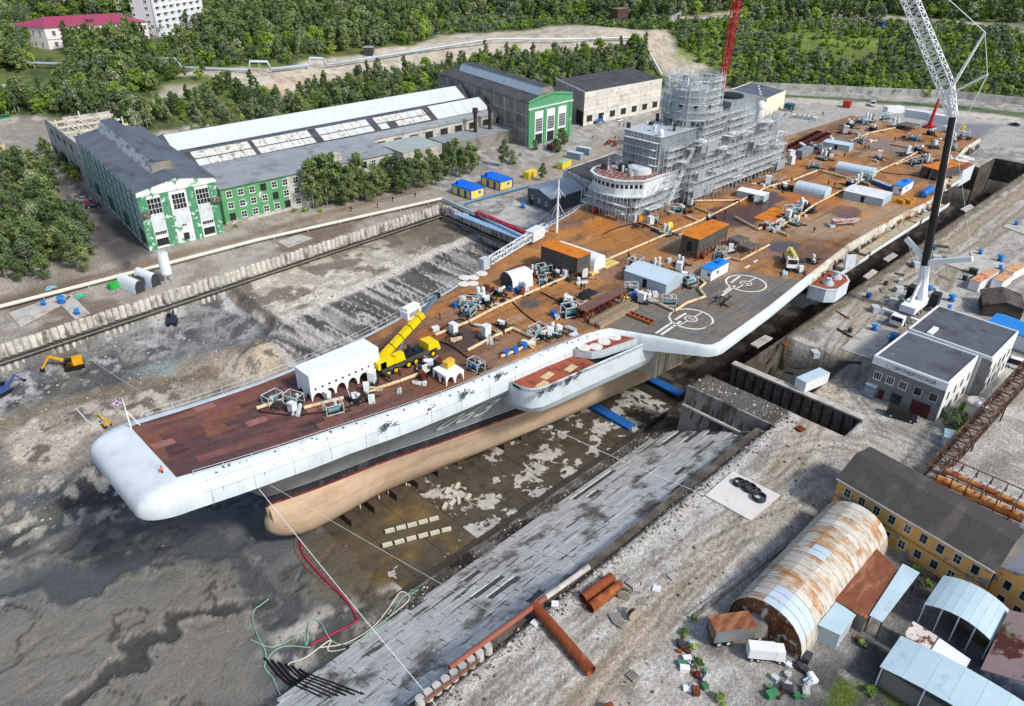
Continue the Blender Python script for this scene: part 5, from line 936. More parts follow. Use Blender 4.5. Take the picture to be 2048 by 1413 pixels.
mk('rear_gable', MB().add([(HL-.05, *arc(k)) for k in range(15)], [tuple(range(15))]), m_brown, t); mk('front_gable', MB().add([(.3, *arc(k, 14, -.15)) for k in range(15)], [tuple(range(14, -1, -1))]), M('rusty_slats', '6c4a35', .9, var=.35, vs=1, col2='b9b4aa', s2=.9, lo=.55, hi=.6), t)
for k in range(9): mk('slat', MB().box(.16, .28, -3.6+k*.36, -3.4+k*.36, 2.6, 4.4), m_rust, t)
# truck bodies and sheds by the hangar mouth
def slabroof(name, lab, cat, P, z, mt, legs=None, wall=None, tilt=0):
    c = sum((Vector((x, y, 0)) for x, y in P), Vector())/4; t = thing(name, lab, cat, c); q = [(x-c.x, y-c.y) for x, y in P]; zz = [z, z, z+tilt, z+tilt]
    mk('roof', MB().hexa([(q[i][0], q[i][1], zz[i]-.12) for i in range(4)], [(q[i][0], q[i][1], zz[i]) for i in range(4)]), mt, t)
    if wall: q2 = [(x*.93, y*.93) for x, y in q]; mk('wall', MB().hexa([(x, y, 0) for x, y in q2], [(q2[i][0], q2[i][1], zz[i]-.13) for i in range(4)]), wall, t)
    if legs:
        for i in range(4): mk('post', MB().cyl((q[i][0]*.94, q[i][1]*.94, 0), .1, zz[i]-.12, 6), legs, t)
    return t
m_ltb = M('light_blue_sheet', 'b3c8cf', .5, var=.06, vs=.4, col2='9db3ba', s2=.3, lo=.58, hi=.7); m_rsheet = M('rust_sheet_brown', '7a4a33', .9, var=.25, vs=.9, col2='9a6a4c', s2=.5, lo=.5, hi=.62, st=(.3, 1.5, 1))
slabroof('rust_annex', 'brown rusted sheet roof leaning against the arched hangar', 'shed', [(62.7, -75.4), (62.5, -80.1), (73.6, -80.6), (76.2, -75.6)], 3.2, m_rsheet, wall=m_brown)
slabroof('narrow_roof', 'narrow light blue strip roof along the brown annex', 'canopy', [(63.2, -80.1), (63.3, -81.7), (75.6, -81.9), (75.6, -79.6)], 3.4, m_ltb, legs=m_dk)
slabroof('small_roof', 'small light blue roof in front of the brown annex', 'canopy', [(57.3, -76), (57.8, -78.8), (62.4, -78.8), (62.8, -76)], 3.0, m_ltb, wall=m_wgrey)
def barrel(name, lab, x0, x1, y0, y1, z, rise, mt, walls=None):
    t = thing(name, lab, 'canopy', ((x0+x1)/2, (y0+y1)/2, 0)); n = 10; hw = (y1-y0)/2; L = (x1-x0)/2
    pr = [(-hw+2*hw*k/n, z+rise*(1-(2*k/n-1)**2)) for k in range(n+1)]; ne = 8
    for i in range(ne):
        a = -hw+2*hw*i/ne; b_ = -hw+2*hw*(i+1)/ne-.02; f = lambda y: z+rise*(1-(y/hw)**2); mk('roof_sheet', MB().hexa([(-L, a, f(a)-.08), (L, a, f(a)-.08), (L, b_, f(b_)-.08), (-L, b_, f(b_)-.08)], [(-L, a, f(a)), (L, a, f(a)), (L, b_, f(b_)), (-L, b_, f(b_))]), mt, t)
    for s in (-1, 1):
        for k in range(5): y = -hw*.97+2*hw*.97*k/4; mk('post', MB().box(s*L*.96-.08, s*L*.96+.08, y-.08, y+.08, 0, z+rise*(1-(y/hw)**2)-.09), m_white, t)
    if walls: mk('wall', MB().box(-L*.9, L*.9, -hw*.95, hw*.95, 0, z-.4), walls, t)
barrel('canopy', 'light blue barrel roofed canopy on white posts before the yellow wing', 70, 77.2, -92.6, -84.4, 3.6, 1.1, m_ltb)
barrel('canopy', 'long light blue barrel roof at the lower right corner', 56.4, 62.9, -104, -84.2, 3.4, 1.0, m_ltb, M('grey_shed_wall', '77756f', .9, var=.2))
slabroof('rusted_shed', 'square shed with white and rust mottled roof between the canopies', 'shed', [(63.6, -84.4), (63.7, -87.5), (66.6, -87.5), (66.8, -84.4)], 3, M('mottled_rust', 'cfc6bc', .8, var=.15, col2='6a4632', s2=.7, lo=.5, hi=.56), wall=m_brown)
slabroof('white_shed', 'white roofed shed with a rust stain next to the barrel roof', 'shed', [(63.6, -87.7), (63.6, -91.6), (65.9, -91.6), (66.5, -87.7)], 3, M('white_rust_spot', 'e3e4e2', .7, var=.05, col2='6f4534', s2=.35, lo=.66, hi=.68), wall=m_white)
b = Bld('old_barracks', 'long building with pink and rust stained roof at the right edge', 'building', (64.4, -93.2), (76.2, -92.9), (64.4, -101)); b.gable(4, 5.6, M('blue_grey_wall', '6f7686', .9, var=.25, col2='a9aab0', s2=.6, lo=.5, hi=.6), M('pink_rust_roof', '9c8580', .9, var=.15, vs=.5, col2='5a2f26', s2=.16, lo=.56, hi=.6, col3='7e9163', s3=.13, lo3=.6, hi3=.66), .3, 'u')
# ------------------------------------------------------------ vegetation
def fol(name, c1, c2, c3):
    m = bpy.data.materials.new(name); m.use_nodes = True; n = m.node_tree.nodes; L = m.node_tree.links; b = n['Principled BSDF']; b.inputs['Roughness'].default_value = .75; b.inputs['Specular IOR Level'].default_value = .2
    oi = n.new('ShaderNodeObjectInfo'); cr = n.new('ShaderNodeValToRGB'); cr.color_ramp.elements[0].color = (*s2l(c1), 1); cr.color_ramp.elements[1].color = (*s2l(c3), 1); e = cr.color_ramp.elements.new(.55); e.color = (*s2l(c2), 1); L.new(oi.outputs['Random'], cr.inputs[0])
    geo = n.new('ShaderNodeNewGeometry'); t = n.new('ShaderNodeTexNoise'); t.inputs['Scale'].default_value = .7; t.inputs['Detail'].default_value = 4; L.new(geo.outputs['Position'], t.inputs['Vector'])
    r = n.new('ShaderNodeMapRange'); r.inputs['From Min'].default_value = .3; r.inputs['From Max'].default_value = .7; r.inputs['To Min'].default_value = .6; r.inputs['To Max'].default_value = 1.4; L.new(t.outputs['Fac'], r.inputs['Value'])
    x = n.new('ShaderNodeVectorMath'); x.operation = 'SCALE'; L.new(cr.outputs[0], x.inputs[0]); L.new(r.outputs[0], x.inputs['Scale'])
    L.new(x.outputs[0], b.inputs['Base Color']); tr = n.new('ShaderNodeBsdfTranslucent'); L.new(x.outputs[0], tr.inputs['Color']); mx = n.new('ShaderNodeMixShader'); mx.inputs[0].default_value = .22; L.new(b.outputs[0], mx.inputs[1]); L.new(tr.outputs[0], mx.inputs[2]); L.new(mx.outputs[0], n['Material Output'].inputs['Surface']); return m
m_f1 = fol('birch_leaves', '526440', '6b7e4c', '8f9d62'); m_f2 = fol('willow_leaves', '5f6f52', '7b8a68', '9aa57e'); m_f3 = fol('shrub_leaves', '5d7a30', '7c9a3e', '9fb552'); m_bark = M('birch_bark', '9a948a', .9, var=.3, vs=2, col2='4b443c', s2=1.5, lo=.55, hi=.62)
def crown(seed, h, r, base, ncl, nl, ls, mat, tall=1.):
    """leaf-sized faces gathered in clumps through the crown's volume"""
    g = np.random.RandomState(seed); V = []; cl = []
    for k in range(ncl):
        t = g.rand()**.75; z = base+(h-base)*t; rr_ = r*(math.sin(math.pi*min(1, .18+.82*t))**.6)*g.rand()**.5; a = g.rand()*6.283; cl.append((rr_*math.cos(a), rr_*math.sin(a), z, r*(.28+.22*g.rand())))
    for cx, cy, cz, cr_ in cl:
        d = g.normal(size=(nl, 3)); d /= np.linalg.norm(d, axis=1)[:, None]; q = np.array([cx, cy, cz])+d*cr_*(g.rand(nl, 1)**.35)*np.array([1, 1, .85*tall])
        nrm = d+g.normal(size=(nl, 3))*.55+np.array([0, 0, .35]); nrm /= np.linalg.norm(nrm, axis=1)[:, None]
        u = np.cross(nrm, g.normal(size=(nl, 3))); u /= np.linalg.norm(u, axis=1)[:, None]; w = np.cross(nrm, u); s = ls*(.6+.8*g.rand(nl, 1))
        V.append(np.stack([q-u*s*.5, q+w*s*.42, q+u*s*.6, q-w*s*.42], 1))
    V = np.concatenate(V).reshape(-1, 3); n = len(V)//4; me = bpy.data.meshes.new('crown'); me.from_pydata(V.tolist(), [], np.arange(n*4).reshape(-1, 4).tolist()); me.materials.append(mat); me.update(); return me
def trunk(seed, h, r):
    g = random.Random(seed); m = MB(); m.tube([(0, 0, -.5), (g.uniform(-.1, .1), g.uniform(-.1, .1), h*.4), (g.uniform(-.3, .3), g.uniform(-.3, .3), h*.8)], [r, r*.75, r*.25], 6)
    for k in range(5): a = g.random()*6.28; z = h*(.3+.1*k); m.tube([(0, 0, z), (math.cos(a)*h*.12, math.sin(a)*h*.12, z+h*.1), (math.cos(a)*h*.2, math.sin(a)*h*.2, z+h*.2)], [r*.45, r*.3, r*.1], 5)
    return m.mesh('trunk', m_bark)
PT = [(crown(1, 9, 2.7, 1.6, 26, 42, .62, m_f1), trunk(1, 9, .16)), (crown(2, 11, 1.9, 1.6, 26, 42, .6, m_f1, 1.3), trunk(2, 10, .17)), (crown(3, 7.5, 3.0, .7, 26, 42, .62, m_f2), trunk(3, 7.5, .14)), (crown(4, 6.5, 3.3, .6, 24, 44, .6, m_f3, .9), trunk(4, 8.5, .15))]
PN = [(crown(11, 9, 2.8, 1.4, 34, 70, .42, m_f1), trunk(11, 9, .16)), (crown(12, 11, 2.2, 1.8, 36, 70, .42, m_f1, 1.25), trunk(12, 10, .17)), (crown(13, 7.5, 3.0, .6, 34, 70, .42, m_f2), trunk(13, 7.5, .14))]
PS = [crown(21, 2.8, 1.9, .1, 12, 34, .5, m_f3), crown(22, 3.6, 1.9, .1, 13, 34, .5, m_f2), crown(23, 1.5, 1.5, 0, 9, 30, .42, m_f3)]
def tree(p, pr, s, rz, label, group, name='birch_tree'):
    t = thing(name, label, 'tree', p, rz, group); t.scale = (s, s, s*random.uniform(.9, 1.15)); mk('trunk', pr[1], None, t); mk('crown', pr[0], None, t); return t
def shrub(p, me, s, label, group=None): o = mk('shrub', me, None, None, p, random.random()*6.28, label, 'shrub', group); o.scale = (s, s, s); return o
R5 = random.Random(55)
def tl(k, s, where): return ('small', 'middling', 'large')[int(s > .7)+int(s > 1.0)]+' '+('rounded birch', 'slender birch', 'grey green willow', 'broad bright willow')[k]+' '+where
def intri(poly, n, mind):
    xs = [q[0] for q in poly]; ys = [q[1] for q in poly]; out = []; k = 0
    while len(out) < n and k < n*60:
        k += 1; p = (R5.uniform(min(xs), max(xs)), R5.uniform(min(ys), max(ys)))
        if inpoly(np.array([p[0]]), np.array([p[1]]), poly)[0] and all((p[0]-q[0])**2+(p[1]-q[1])**2 > mind*mind for q in out): out.append(p)
    return out
for x, y in intri(apoly(0, (-60, 350), (40, 345), (90, 370), (140, 430), (185, 500), (175, 545), (110, 560), (0, 585), (-80, 600)), 100, 2.9):
    kk = R5.randrange(3); ss = R5.uniform(.6, 1.25); tree((x, y, 0), PN[kk], ss, R5.random()*6, tl(kk, ss, 'in the left grove, '+('edge nearest the quay pipe' if y < 112 else 'middle of the grove' if y < 150 else 'end towards the ruin')), 'grove at the left edge')
for px, py, s in ((628, 418, 1.05), (655, 412, 1.1), (683, 406, 1.05), (708, 405, .95), (733, 400, .9), (765, 392, .9), (795, 386, .9), (822, 380, .85), (848, 376, .9), (872, 369, .85), (900, 362, .85), (925, 355, .85), (700, 398, 1.), (780, 380, .9), (860, 362, .9), (940, 348, .8), (642, 408, .9), (670, 400, .9), (720, 392, .8), (750, 390, .8), (810, 376, .8), (838, 370, .8), (885, 358, .8), (912, 352, .8), (948, 338, .7), (690, 412, .7), (740, 404, .6), (806, 388, .6)): p = at(px, py); tree(p, PN[R5.randrange(2)], s*R5.uniform(1.0, 1.5), R5.random()*6, 'dark green tree in the row before the factory, '+('end by the green office' if px < 720 else 'middle of the row' if px < 850 else 'end by the yellow cabins'), 'row of trees before the factory')
for px, py, s, l_ in ((1008, 334, .9, 'bushy tree beside the factory annex chimney stacks'), (1025, 328, .7, 'smaller tree beside the factory annex end'), (1122, 298, .95, 'tree standing before the tall green hall'), (1112, 305, .7, 'low tree at the foot of the green hall front'), (1085, 362, .6, 'round bush behind the grey metal shed'), (1070, 300, .5, 'short tree left of the green hall')): tree(at(px, py), PN[R5.randrange(3)], s, 1, l_, None)
for x, y in intri(apoly(0, (75, 325), (120, 345), (165, 375), (150, 350), (110, 310), (80, 300)), 12, 3): tree((x, y, 0), PT[R5.randrange(4)], R5.uniform(.45, .7), 1, 'young tree along the wall of the ruined frame', 'young trees by the ruin')
for x, y in intri(apoly(0, (1878, 838), (1935, 815), (1950, 850), (1905, 880), (1875, 868)), 12, 1.3): shrub((x, y, 0), PS[R5.randrange(2)], R5.uniform(.5, .8), 'green shrub beside the white side wall of the site office', 'shrubs beside the site office')
for px, py, s in ((1690, 1255, .5), (1720, 1290, .5), (1738, 1385, .6), (1850, 1170, .6), (1830, 1140, .6), (1370, 1270, .5), (1385, 1300, .5), (1395, 1330, .6), (1440, 1400, .6), (1385, 1240, .4)): shrub(at(px, py), PS[2], s, 'low weedy bush in the scrap yard around the arched hangar', 'weedy bushes in the yard')
for px, py, s in ((590, 425, .7), (610, 425, .8), (470, 455, .5), (640, 425, .7), (1040, 312, .6)): shrub(at(px, py), PS[2], s, 'low bright bush along the foot of the office wing', 'bushes along the office wing')
# woodland scatter over the hill
g5 = np.random.RandomState(77); step = 3.7; gx_, gy_ = np.meshgrid(np.arange(-60, 1150, step), np.arange(-260, 1050, step), indexing='ij'); sx_ = (gx_+g5.uniform(-.48, .48, gx_.shape)*step).ravel(); sy_ = (gy_+g5.uniform(-.48, .48, gy_.shape)*step).ravel(); hz_ = terrf(sx_, sy_); hl_ = hill(sx_, sy_)
P3 = np.stack([sx_, sy_, hz_+2], -1)-CAMP; dpt = P3@CW; k_ = FPX/np.maximum(dpt, 1); px_ = 1024+k_*(P3@CR); py_ = 706.5-k_*(P3@CU); ok = (dpt > 50) & (px_ > -70) & (px_ < 2120) & (py_ > -40) & (hl_ > .25)
EXC = [hpoly(*q) for q in (((330, 152), (480, 178), (560, 195), (640, 172), (860, 136), (1000, 114), (1150, 108), (1290, 104), (1330, 158), (1360, 175), (1420, 145), (1360, 95), (1340, 62), (1280, 60), (1180, 50), (1060, 58), (960, 64), (880, 68), (830, 88), (740, 98), (640, 112), (560, 134), (480, 130), (380, 138)), ((200, 226), (320, 215), (400, 190), (420, 165), (330, 165), (300, 198), (230, 213)), ((0, 232), (70, 228), (120, 236), (200, 221), (205, 234), (120, 252), (60, 249), (0, 254)), ((1340, 34), (1560, 13), (1800, 33), (2048, 48), (2120, 50), (2120, 66), (1800, 50), (1560, 30), (1340, 50)), ((1500, 190), (1700, 200), (1900, 216), (2120, 238), (2120, 262), (1900, 236), (1700, 216), (1500, 205)), ((60, 108), (300, 82), (320, 78), (412, 56), (412, 20), (60, 40)), ((-60, 195), (110, 205), (130, 150), (-60, 140)), ((280, 285), (500, 238), (500, 228), (280, 262)), ((285, 86), (415, 60), (415, 92), (290, 112)), ((55, 104), (140, 100), (140, 150), (55, 150)), ((-80, 20), (520, 10), (520, -40), (-80, -40)))]
for e in EXC: ok &= ~inpoly(sx_, sy_, e)
for q in ((77, 140, 214, 185), (200, 115, 250, 195), (244, 120, 315, 158), (46, 110, 82, 232), (324, 78, 356, 108)): ok &= ~((sx_ > q[0]-2) & (sx_ < q[2]+2) & (sy_ > q[1]-2) & (sy_ < q[3]+3))
nz_ = fbm(sx_, sy_, 30, 4, 91); nz2 = fbm(sx_, sy_, 90, 3, 92)
right = (px_ > 820+(py_-20)*1.5) & (py_ < 215) & ((px_ > 1300) | (py_ < 60)); farw = (py_ < 36+(px_-1300)*.012) & (px_ > 820)
frst = (~right) | (farw & (nz2 > .3)); strip_ = (px_ > 300) & (px_ < 1340) & (py_ > 100)
den = np.where(frst, .6, .75*sstep(.3, .5, nz_)+.3); ok &= g5.rand(len(sx_)) < den
idx = np.where(ok)[0]; big = frst[idx]; siz = np.where(big, np.where(strip_[idx], g5.uniform(.4, 1.0, len(idx)), g5.uniform(.6, 1.5, len(idx))), g5.uniform(.7, 1.5, len(idx))); kind = g5.randint(0, 4, len(idx)); kind = np.where(big, kind, 4+g5.randint(0, 3, len(idx)))
near = np.argsort(dpt[idx]); cnt = 0; used = np.zeros(len(idx), bool)
for i in near:
    if not big[i] or cnt >= 150: continue
    j = idx[i]; x, y, z = sx_[j], sy_[j], hz_[j]; used[i] = True; cnt += 1
    tree((x, y, z), PT[kind[i]], float(siz[i]), R5.random()*6, tl(kind[i], siz[i], ('on the slope behind the factory' if x < 205 else 'on the slope behind the tall hall') if strip_[j] else ('in the wood behind the ruined frame' if x < 110 else 'in the wood above the factory')), 'trees on the slope behind the factory' if strip_[j] else 'trees in the wood above the factory')
cnt = 0
for i in near:
    if big[i] or cnt >= 110: continue
    j = idx[i]; used[i] = True; cnt += 1; shrub((sx_[j], sy_[j], hz_[j]), PS[kind[i]-4], float(siz[i]), ('small ' if siz[i] < .9 else 'middling ' if siz[i] < 1.2 else 'large ')+('bright green', 'grey green', 'low spreading')[kind[i]-4]+' shrub low on the hillside behind the stern', 'shrubs on the hillside behind the stern')
# everything farther off is one mass: instances on points
SRC = {}
for k in range(7):
    o = [q for q in COL.objects if q.type == 'MESH' and q.data == (PT[k][0] if k < 4 else PS[k-4])]; SRC[k] = o[0] if o else None
def scatter(name, k, label):
    s = (~used) & (kind == k); j = idx[s]; me = bpy.data.meshes.new(name); me.from_pydata(np.stack([sx_[j], sy_[j], hz_[j]], -1).tolist(), [], []); a = me.attributes.new('siz', 'FLOAT', 'POINT'); a.data.foreach_set('value', siz[s].astype(np.float32)); a = me.attributes.new('rot', 'FLOAT', 'POINT'); a.data.foreach_set('value', (g5.rand(len(j))*6.28).astype(np.float32))
    o = mk(name, me, None, None, label=label, cat='vegetation', kind='stuff'); gn = bpy.data.node_groups.new(name, 'GeometryNodeTree'); gn.interface.new_socket('Geometry', in_out='INPUT', socket_type='NodeSocketGeometry'); gn.interface.new_socket('Geometry', in_out='OUTPUT', socket_type='NodeSocketGeometry'); N = gn.nodes; L = gn.links
    gi = N.new('NodeGroupInput'); go = N.new('NodeGroupOutput'); ip_ = N.new('GeometryNodeInstanceOnPoints'); ob = N.new('GeometryNodeObjectInfo'); ob.inputs['Object'].default_value = SRC[k]; ob.inputs['As Instance'].default_value = True
    a1 = N.new('GeometryNodeInputNamedAttribute'); a1.data_type = 'FLOAT'; a1.inputs['Name'].default_value = 'siz'; a2 = N.new('GeometryNodeInputNamedAttribute'); a2.data_type = 'FLOAT'; a2.inputs['Name'].default_value = 'rot'; cx = N.new('ShaderNodeCombineXYZ')
    L.new(gi.outputs[0], ip_.inputs['Points']); L.new(ob.outputs['Geometry'], ip_.inputs['Instance']); L.new(a1.outputs[0], ip_.inputs['Scale']); L.new(a2.outputs[0], cx.inputs[2]); L.new(cx.outputs[0], ip_.inputs['Rotation']); L.new(ip_.outputs[0], go.inputs[0]); md = o.modifiers.new('scatter', 'NODES'); md.node_group = gn; return len(j)
tot = [scatter(n, k, l) for n, k, l in (('birch_wood', 0, 'dark green birch wood covering the far hillside'), ('tall_birch_wood', 1, 'taller birches mixed through the far wood'), ('willow_wood', 2, 'grey green willows mixed through the far wood'), ('pale_willow_wood', 3, 'paler willows along the upper wood'), ('hillside_scrub', 4, 'bright green scrub covering the hillside on the right'), ('grey_scrub', 5, 'grey green scrub mixed over the right hillside'), ('low_scrub', 6, 'low green ground cover on the right hillside'))]
print('trees', len(idx), tot)
# ------------------------------------------------------------ background structures
def tubething(name, lab, cat, pts, r, mat, posts=None, pm=None, ph=0.):
    o = Vector(pts[0]); t = thing(name, lab, cat, (o.x, o.y, gz(o.x, o.y))); b0 = Vector((o.x, o.y, gz(o.x, o.y)))
    mk('pipe', MB().tube([Vector(p)-b0 for p in pts], r, 8), mat, t)
    if posts:
        acc = 0
        for a, b_ in zip(pts[:-1], pts[1:]):
            a = Vector(a); b_ = Vector(b_); L_ = (b_-a).length; n = max(1, int(L_/posts))
            for k in range(n):
                p = a.lerp(b_, (k+.5)/n); g = gz(p.x, p.y)
                if p.z-g > .3: mk('support', MB().box(p.x-b0.x-.12, p.x-b0.x+.12, p.y-b0.y-.12, p.y-b0.y+.12, g-b0.z-.3, p.z-b0.z-r*.8), pm or m_wgrey, t)
    return t
def up(px, py, z): p = hit(px, py+z*3.2); return Vector((p.x, p.y, p.z+z))
m_heat = M('heating_pipe_grey', 'aab6bd', .45, .2, var=.12)
pts = [up(*q) for q in ((40, 128, 2.2), (218, 134, 2.2))]; tubething('heating_pipe', 'grey heating pipe on posts between the bushes at the far left', 'pipeline', pts, .7, m_heat, 14)
pts = [up(*q) for q in ((232, 122, 4.5), (355, 123, 4.5), (366, 138, 2.2), (500, 143, 2.2), (503, 129, 5.5), (538, 130, 5.5), (543, 141, 2.2), (618, 133, 2.2), (622, 121, 5.2), (648, 122, 5.2), (652, 132, 2.2), (720, 121, 2.2), (870, 97, 2.2), (985, 79, 2.4))]; tubething('heating_pipe', 'grey heating pipe with square expansion loops below the wood', 'pipeline', pts, .7, m_heat, 16)
pts = [up(*q) for q in ((985, 79, 2.4), (1130, 80, 2.4), (1280, 77, 2.4), (1300, 110, 2), (1322, 150, 2))]; tubething('heating_pipe', 'white pipeline across the sandy bank turning down towards the panel hall', 'pipeline', pts, .55, m_white, 14)
# retaining wall of concrete panels below the green slope
A_ = hit(1500, 178); pl = [hit(*q) for q in ((1500, 178), (1620, 183), (1760, 190), (1900, 196), (2060, 212))]; t = thing('retaining_wall', 'pale concrete retaining wall running along the foot of the green hillside', 'retaining wall', pl[0]); m_rw = M('retaining_panel', 'a4a39c', .9, var=.14, vs=.3, col2='86857e', s2=.2, lo=.5, hi=.62, rnd=.1)
for a, b_ in zip(pl[:-1], pl[1:]):
    n = max(1, int((b_-a).length/6))
    for k in range(n): p = a.lerp(b_, k/n)-pl[0]; q = a.lerp(b_, (k+.985)/n)-pl[0]; mk('wall_panel', MB().hexa([p+Vector((0, 0, -1)), q+Vector((0, 0, -1)), q+Vector((1, .5, -1)), p+Vector((1, .5, -1))], [p+Vector((.4, .2, 3.4)), q+Vector((.4, .2, 3.4)), q+Vector((1.2, .7, 3.4)), p+Vector((1.2, .7, 3.4))]), m_rw, t)
def fence(lab, P, h, mat, w=2.5):
    P = [hit(*q) for q in P]; t = thing('fence', lab, 'fence', P[0])
    for a, b_ in zip(P[:-1], P[1:]):
        n = max(1, int((b_-a).length/w))
        for k in range(n): p = a.lerp(b_, k/n); q = a.lerp(b_, (k+.93)/n); za = gz(p.x, p.y)-.3; zb_ = gz(q.x, q.y)-.3; p = p-P[0]; q = q-P[0]; dz = P[0].z; mk('fence_panel', MB().hexa([(p.x, p.y, za-dz), (q.x, q.y, zb_-dz), (q.x, q.y+.15, zb_-dz), (p.x, p.y+.15, za-dz)], [(p.x, p.y, za-dz+h), (q.x, q.y, zb_-dz+h), (q.x, q.y+.15, zb_-dz+h), (p.x, p.y+.15, za-dz+h)]), mat, t)
fence('dark plank fence along the crest above the sandy bank', ((945, 30), (1040, 34), (1130, 32)), 3.2, M('fence_dark_wood', '55504e', .9, var=.2, rnd=.2)); fence('pale blue panel fence beside the blue hoarding', ((1132, 32), (1176, 32)), 3.2, M('fence_pale_blue', 'a9b8c4', .8, rnd=.1)); fence('grey concrete fence right of the tank on legs', ((1262, 38), (1340, 42), (1368, 30)), 3.4, M('fence_concrete', '8d9094', .9, rnd=.1)); fence('blue hoarding beside the tank on legs', ((1178, 33), (1200, 33)), 3.2, m_blue)
fence('low dark fence along the upper hillside road', ((1560, 27), (1800, 45), (2048, 62)), 1.0, M('fence_rail_grey', '8a8778', .9, rnd=.15), 4)
p = hit(1237, 50); t = thing('tank_on_legs', 'rust brown box tank standing on concrete legs above the bank', 'tank', p); mk('tank', MB().box(-5, 5, -2.5, 2.5, 4, 9.4), M('tank_brown', '4b3d38', .9, var=.2), t); mk('tank_roof', MB().box(-5.3, 5.3, -2.8, 2.8, 9.4, 9.7), M('tank_roof_pink', '8a6a64', .8), t)
for x in (-4.6, 0, 4.6): mk('leg', MB().box(x-.4, x+.4, -.5, .5, -1, 4), m_rc, t)
p = hit(1758, 64); t = thing('blue_cabin', 'small dark blue cabin perched on the hillside', 'cabin', p); mk('wall', MB().box(-2.4, 2.4, -2, 2, 0, 5.4), M('dark_blue_wall', '27457f', .7, var=.1), t); mk('roof', MB().box(-3, 3, -2.5, 2.5, 5.4, 5.7), m_dk, t); mk('window', wmesh_(1.7, 1.4, 2, 1, m_frame, m_glass), None, t, (-2.45, .2, 2.6), -math.pi/2+math.pi)
a = hit(1762, 72); b_ = hit(1757, 124); t = thing('hillside_steps', 'narrow concrete steps descending the hillside from the blue cabin', 'steps', b_)
for k in range(26): q = b_.lerp(a, k/26)-b_; g = gz(q.x+b_.x, q.y+b_.y)-b_.z; mk('step', MB().obox((q.x, q.y, g-.4), 1.6, 1.2, .9, YAW), m_dk if k % 2 else m_brown, t)
p = hit(926, 22); t = thing('brick_block', 'red brick block at the edge of the wood near the crest', 'building', p); mk('wall', MB().box(-6, 6, -4, 4, -2, 8), M('red_brick', '7b4f42', .9, var=.2), t); mk('roof', MB().box(-6.4, 6.4, -4.4, 4.4, 8, 8.4), m_rooflg, t)
for px, py, l_, mt in ((738, 108, 'small dark shed at the sandy bank under the wood', m_dk), (1100, 12, 'small white house at the top edge among trees', m_white), (1580, 28, 'grey gate frame on the upper hillside road', m_wgrey)):
    p = hit(px, py); t = thing('small_shed', l_, 'shed', p); mk('wall', MB().obox((0, 0, -.5), 6, 5, 4, YAW), mt, t); mk('roof', MB().obox((0, 0, 3.5), 6.6, 5.6, .3, YAW), m_rooflg, t)
# ------------------------------------------------------------ cranes, vehicles and quay items
def onX(px, py, x): d = ray(px, py); t = (x-CAMP[0])/d[0]; p = CAMP+d*t; return Vector(p)
def onY(px, py, y): d = ray(px, py); t = (y-CAMP[1])/d[1]; p = CAMP+d*t; return Vector(p)
def lattice(m, a, b, w0, w1, n, r=.12, rb=.07, mi=0):
    a = Vector(a); b = Vector(b); d = (b-a).normalized(); s = d.cross(Vector((0, 0, 1))); s = Vector((1, 0, 0)) if s.length < .05 else s.normalized(); u = s.cross(d); cor = ((-1, -1), (1, -1), (1, 1), (-1, 1))
    def q(t, c): w = w0+(w1-w0)*t; return a.lerp(b, t)+s*c[0]*w/2+u*c[1]*w/2
    for c in cor: m.bar(q(0, c), q(1, c), r, r, mi)
    for k in range(n):
        t0, t1 = k/n, (k+1)/n
        for i in range(4):
            c, e = cor[i], cor[(i+1) % 4]; m.bar(q(t0, c), q(t1, e), rb, rb, mi) if k % 2 else m.bar(q(t0, e), q(t1, c), rb, rb, mi); m.bar(q(t1, c), q(t1, e), rb, rb, mi)
    return m
m_yelp = M('yellow_crane_paint', 'e2c312', .4, var=.08, vs=1); m_cw = M('crane_white', 'e4e6e6', .45, var=.06); m_ck = M('crane_black', '1d1f21', .4, var=.15)
def wheel(t, x, y, r, w=.35, hub=None, name='wheel'):
    o = mk(name, MB().tube([(0, -w/2, 0), (0, w/2, 0)], r, 14), m_blackm, t, (x, y, r)); mk('rim', MB().tube([(0, -w/2-.03, 0), (0, w/2+.03, 0)], r*.55, 10), hub or m_wgrey, o); return o
# giant mobile crane on the right-hand quay
XB = 164.7; t = thing('mobile_crane', 'giant mobile crane with black telescopic boom and white lattice jib', 'crane', (163.5, -48.8, 0)); o0 = Vector((163.5, -48.8, 0))
def L0(v): return Vector(v)-o0
mk('chassis', MB().box(-9, 9, -1.4, 1.4, .9, 1.7), M('chassis_grey', '55585b', .6, var=.2), t); mk('cab', MB().box(-10.4, -8.6, -1.4, 1.4, .8, 3.0), m_cw, t); mk('windscreen', MB().box(-10.46, -10.4, -1.2, 1.2, 1.9, 2.8), m_glassd, t)
for k in range(8):
    for s in (-1.25, 1.25): wheel(t, -7.6+k*2.0, s, .65)
for x in (-5, 6):
    for s in (-1, 1): mk('outrigger', MB().box(x-.35, x+.35, s*1.4 if s > 0 else -5.2, 5.2 if s > 0 else -1.4, 1.0, 1.5).box(x-.5, x+.5, s*5-.5, s*5+.5, .05, 1.0), m_cw, t)
mk('slewing_platform', MB().box(-4.6, 6.2, -1.7, 1.7, 1.9, 3.6), m_cw, t)
for k in range(7):
    for s in (-1, 1): mk('counterweight', MB().box(4.2, 6.6, s*1.8 if s > 0 else -3.6, 3.6 if s > 0 else -1.8, 1.3+k*.5, 1.74+k*.5), m_ck, t)
bf = Vector((165.4, -49.6, 3.4)); bk_ = onX(1850, 530, XB); bt = onX(1905, 235, XB)
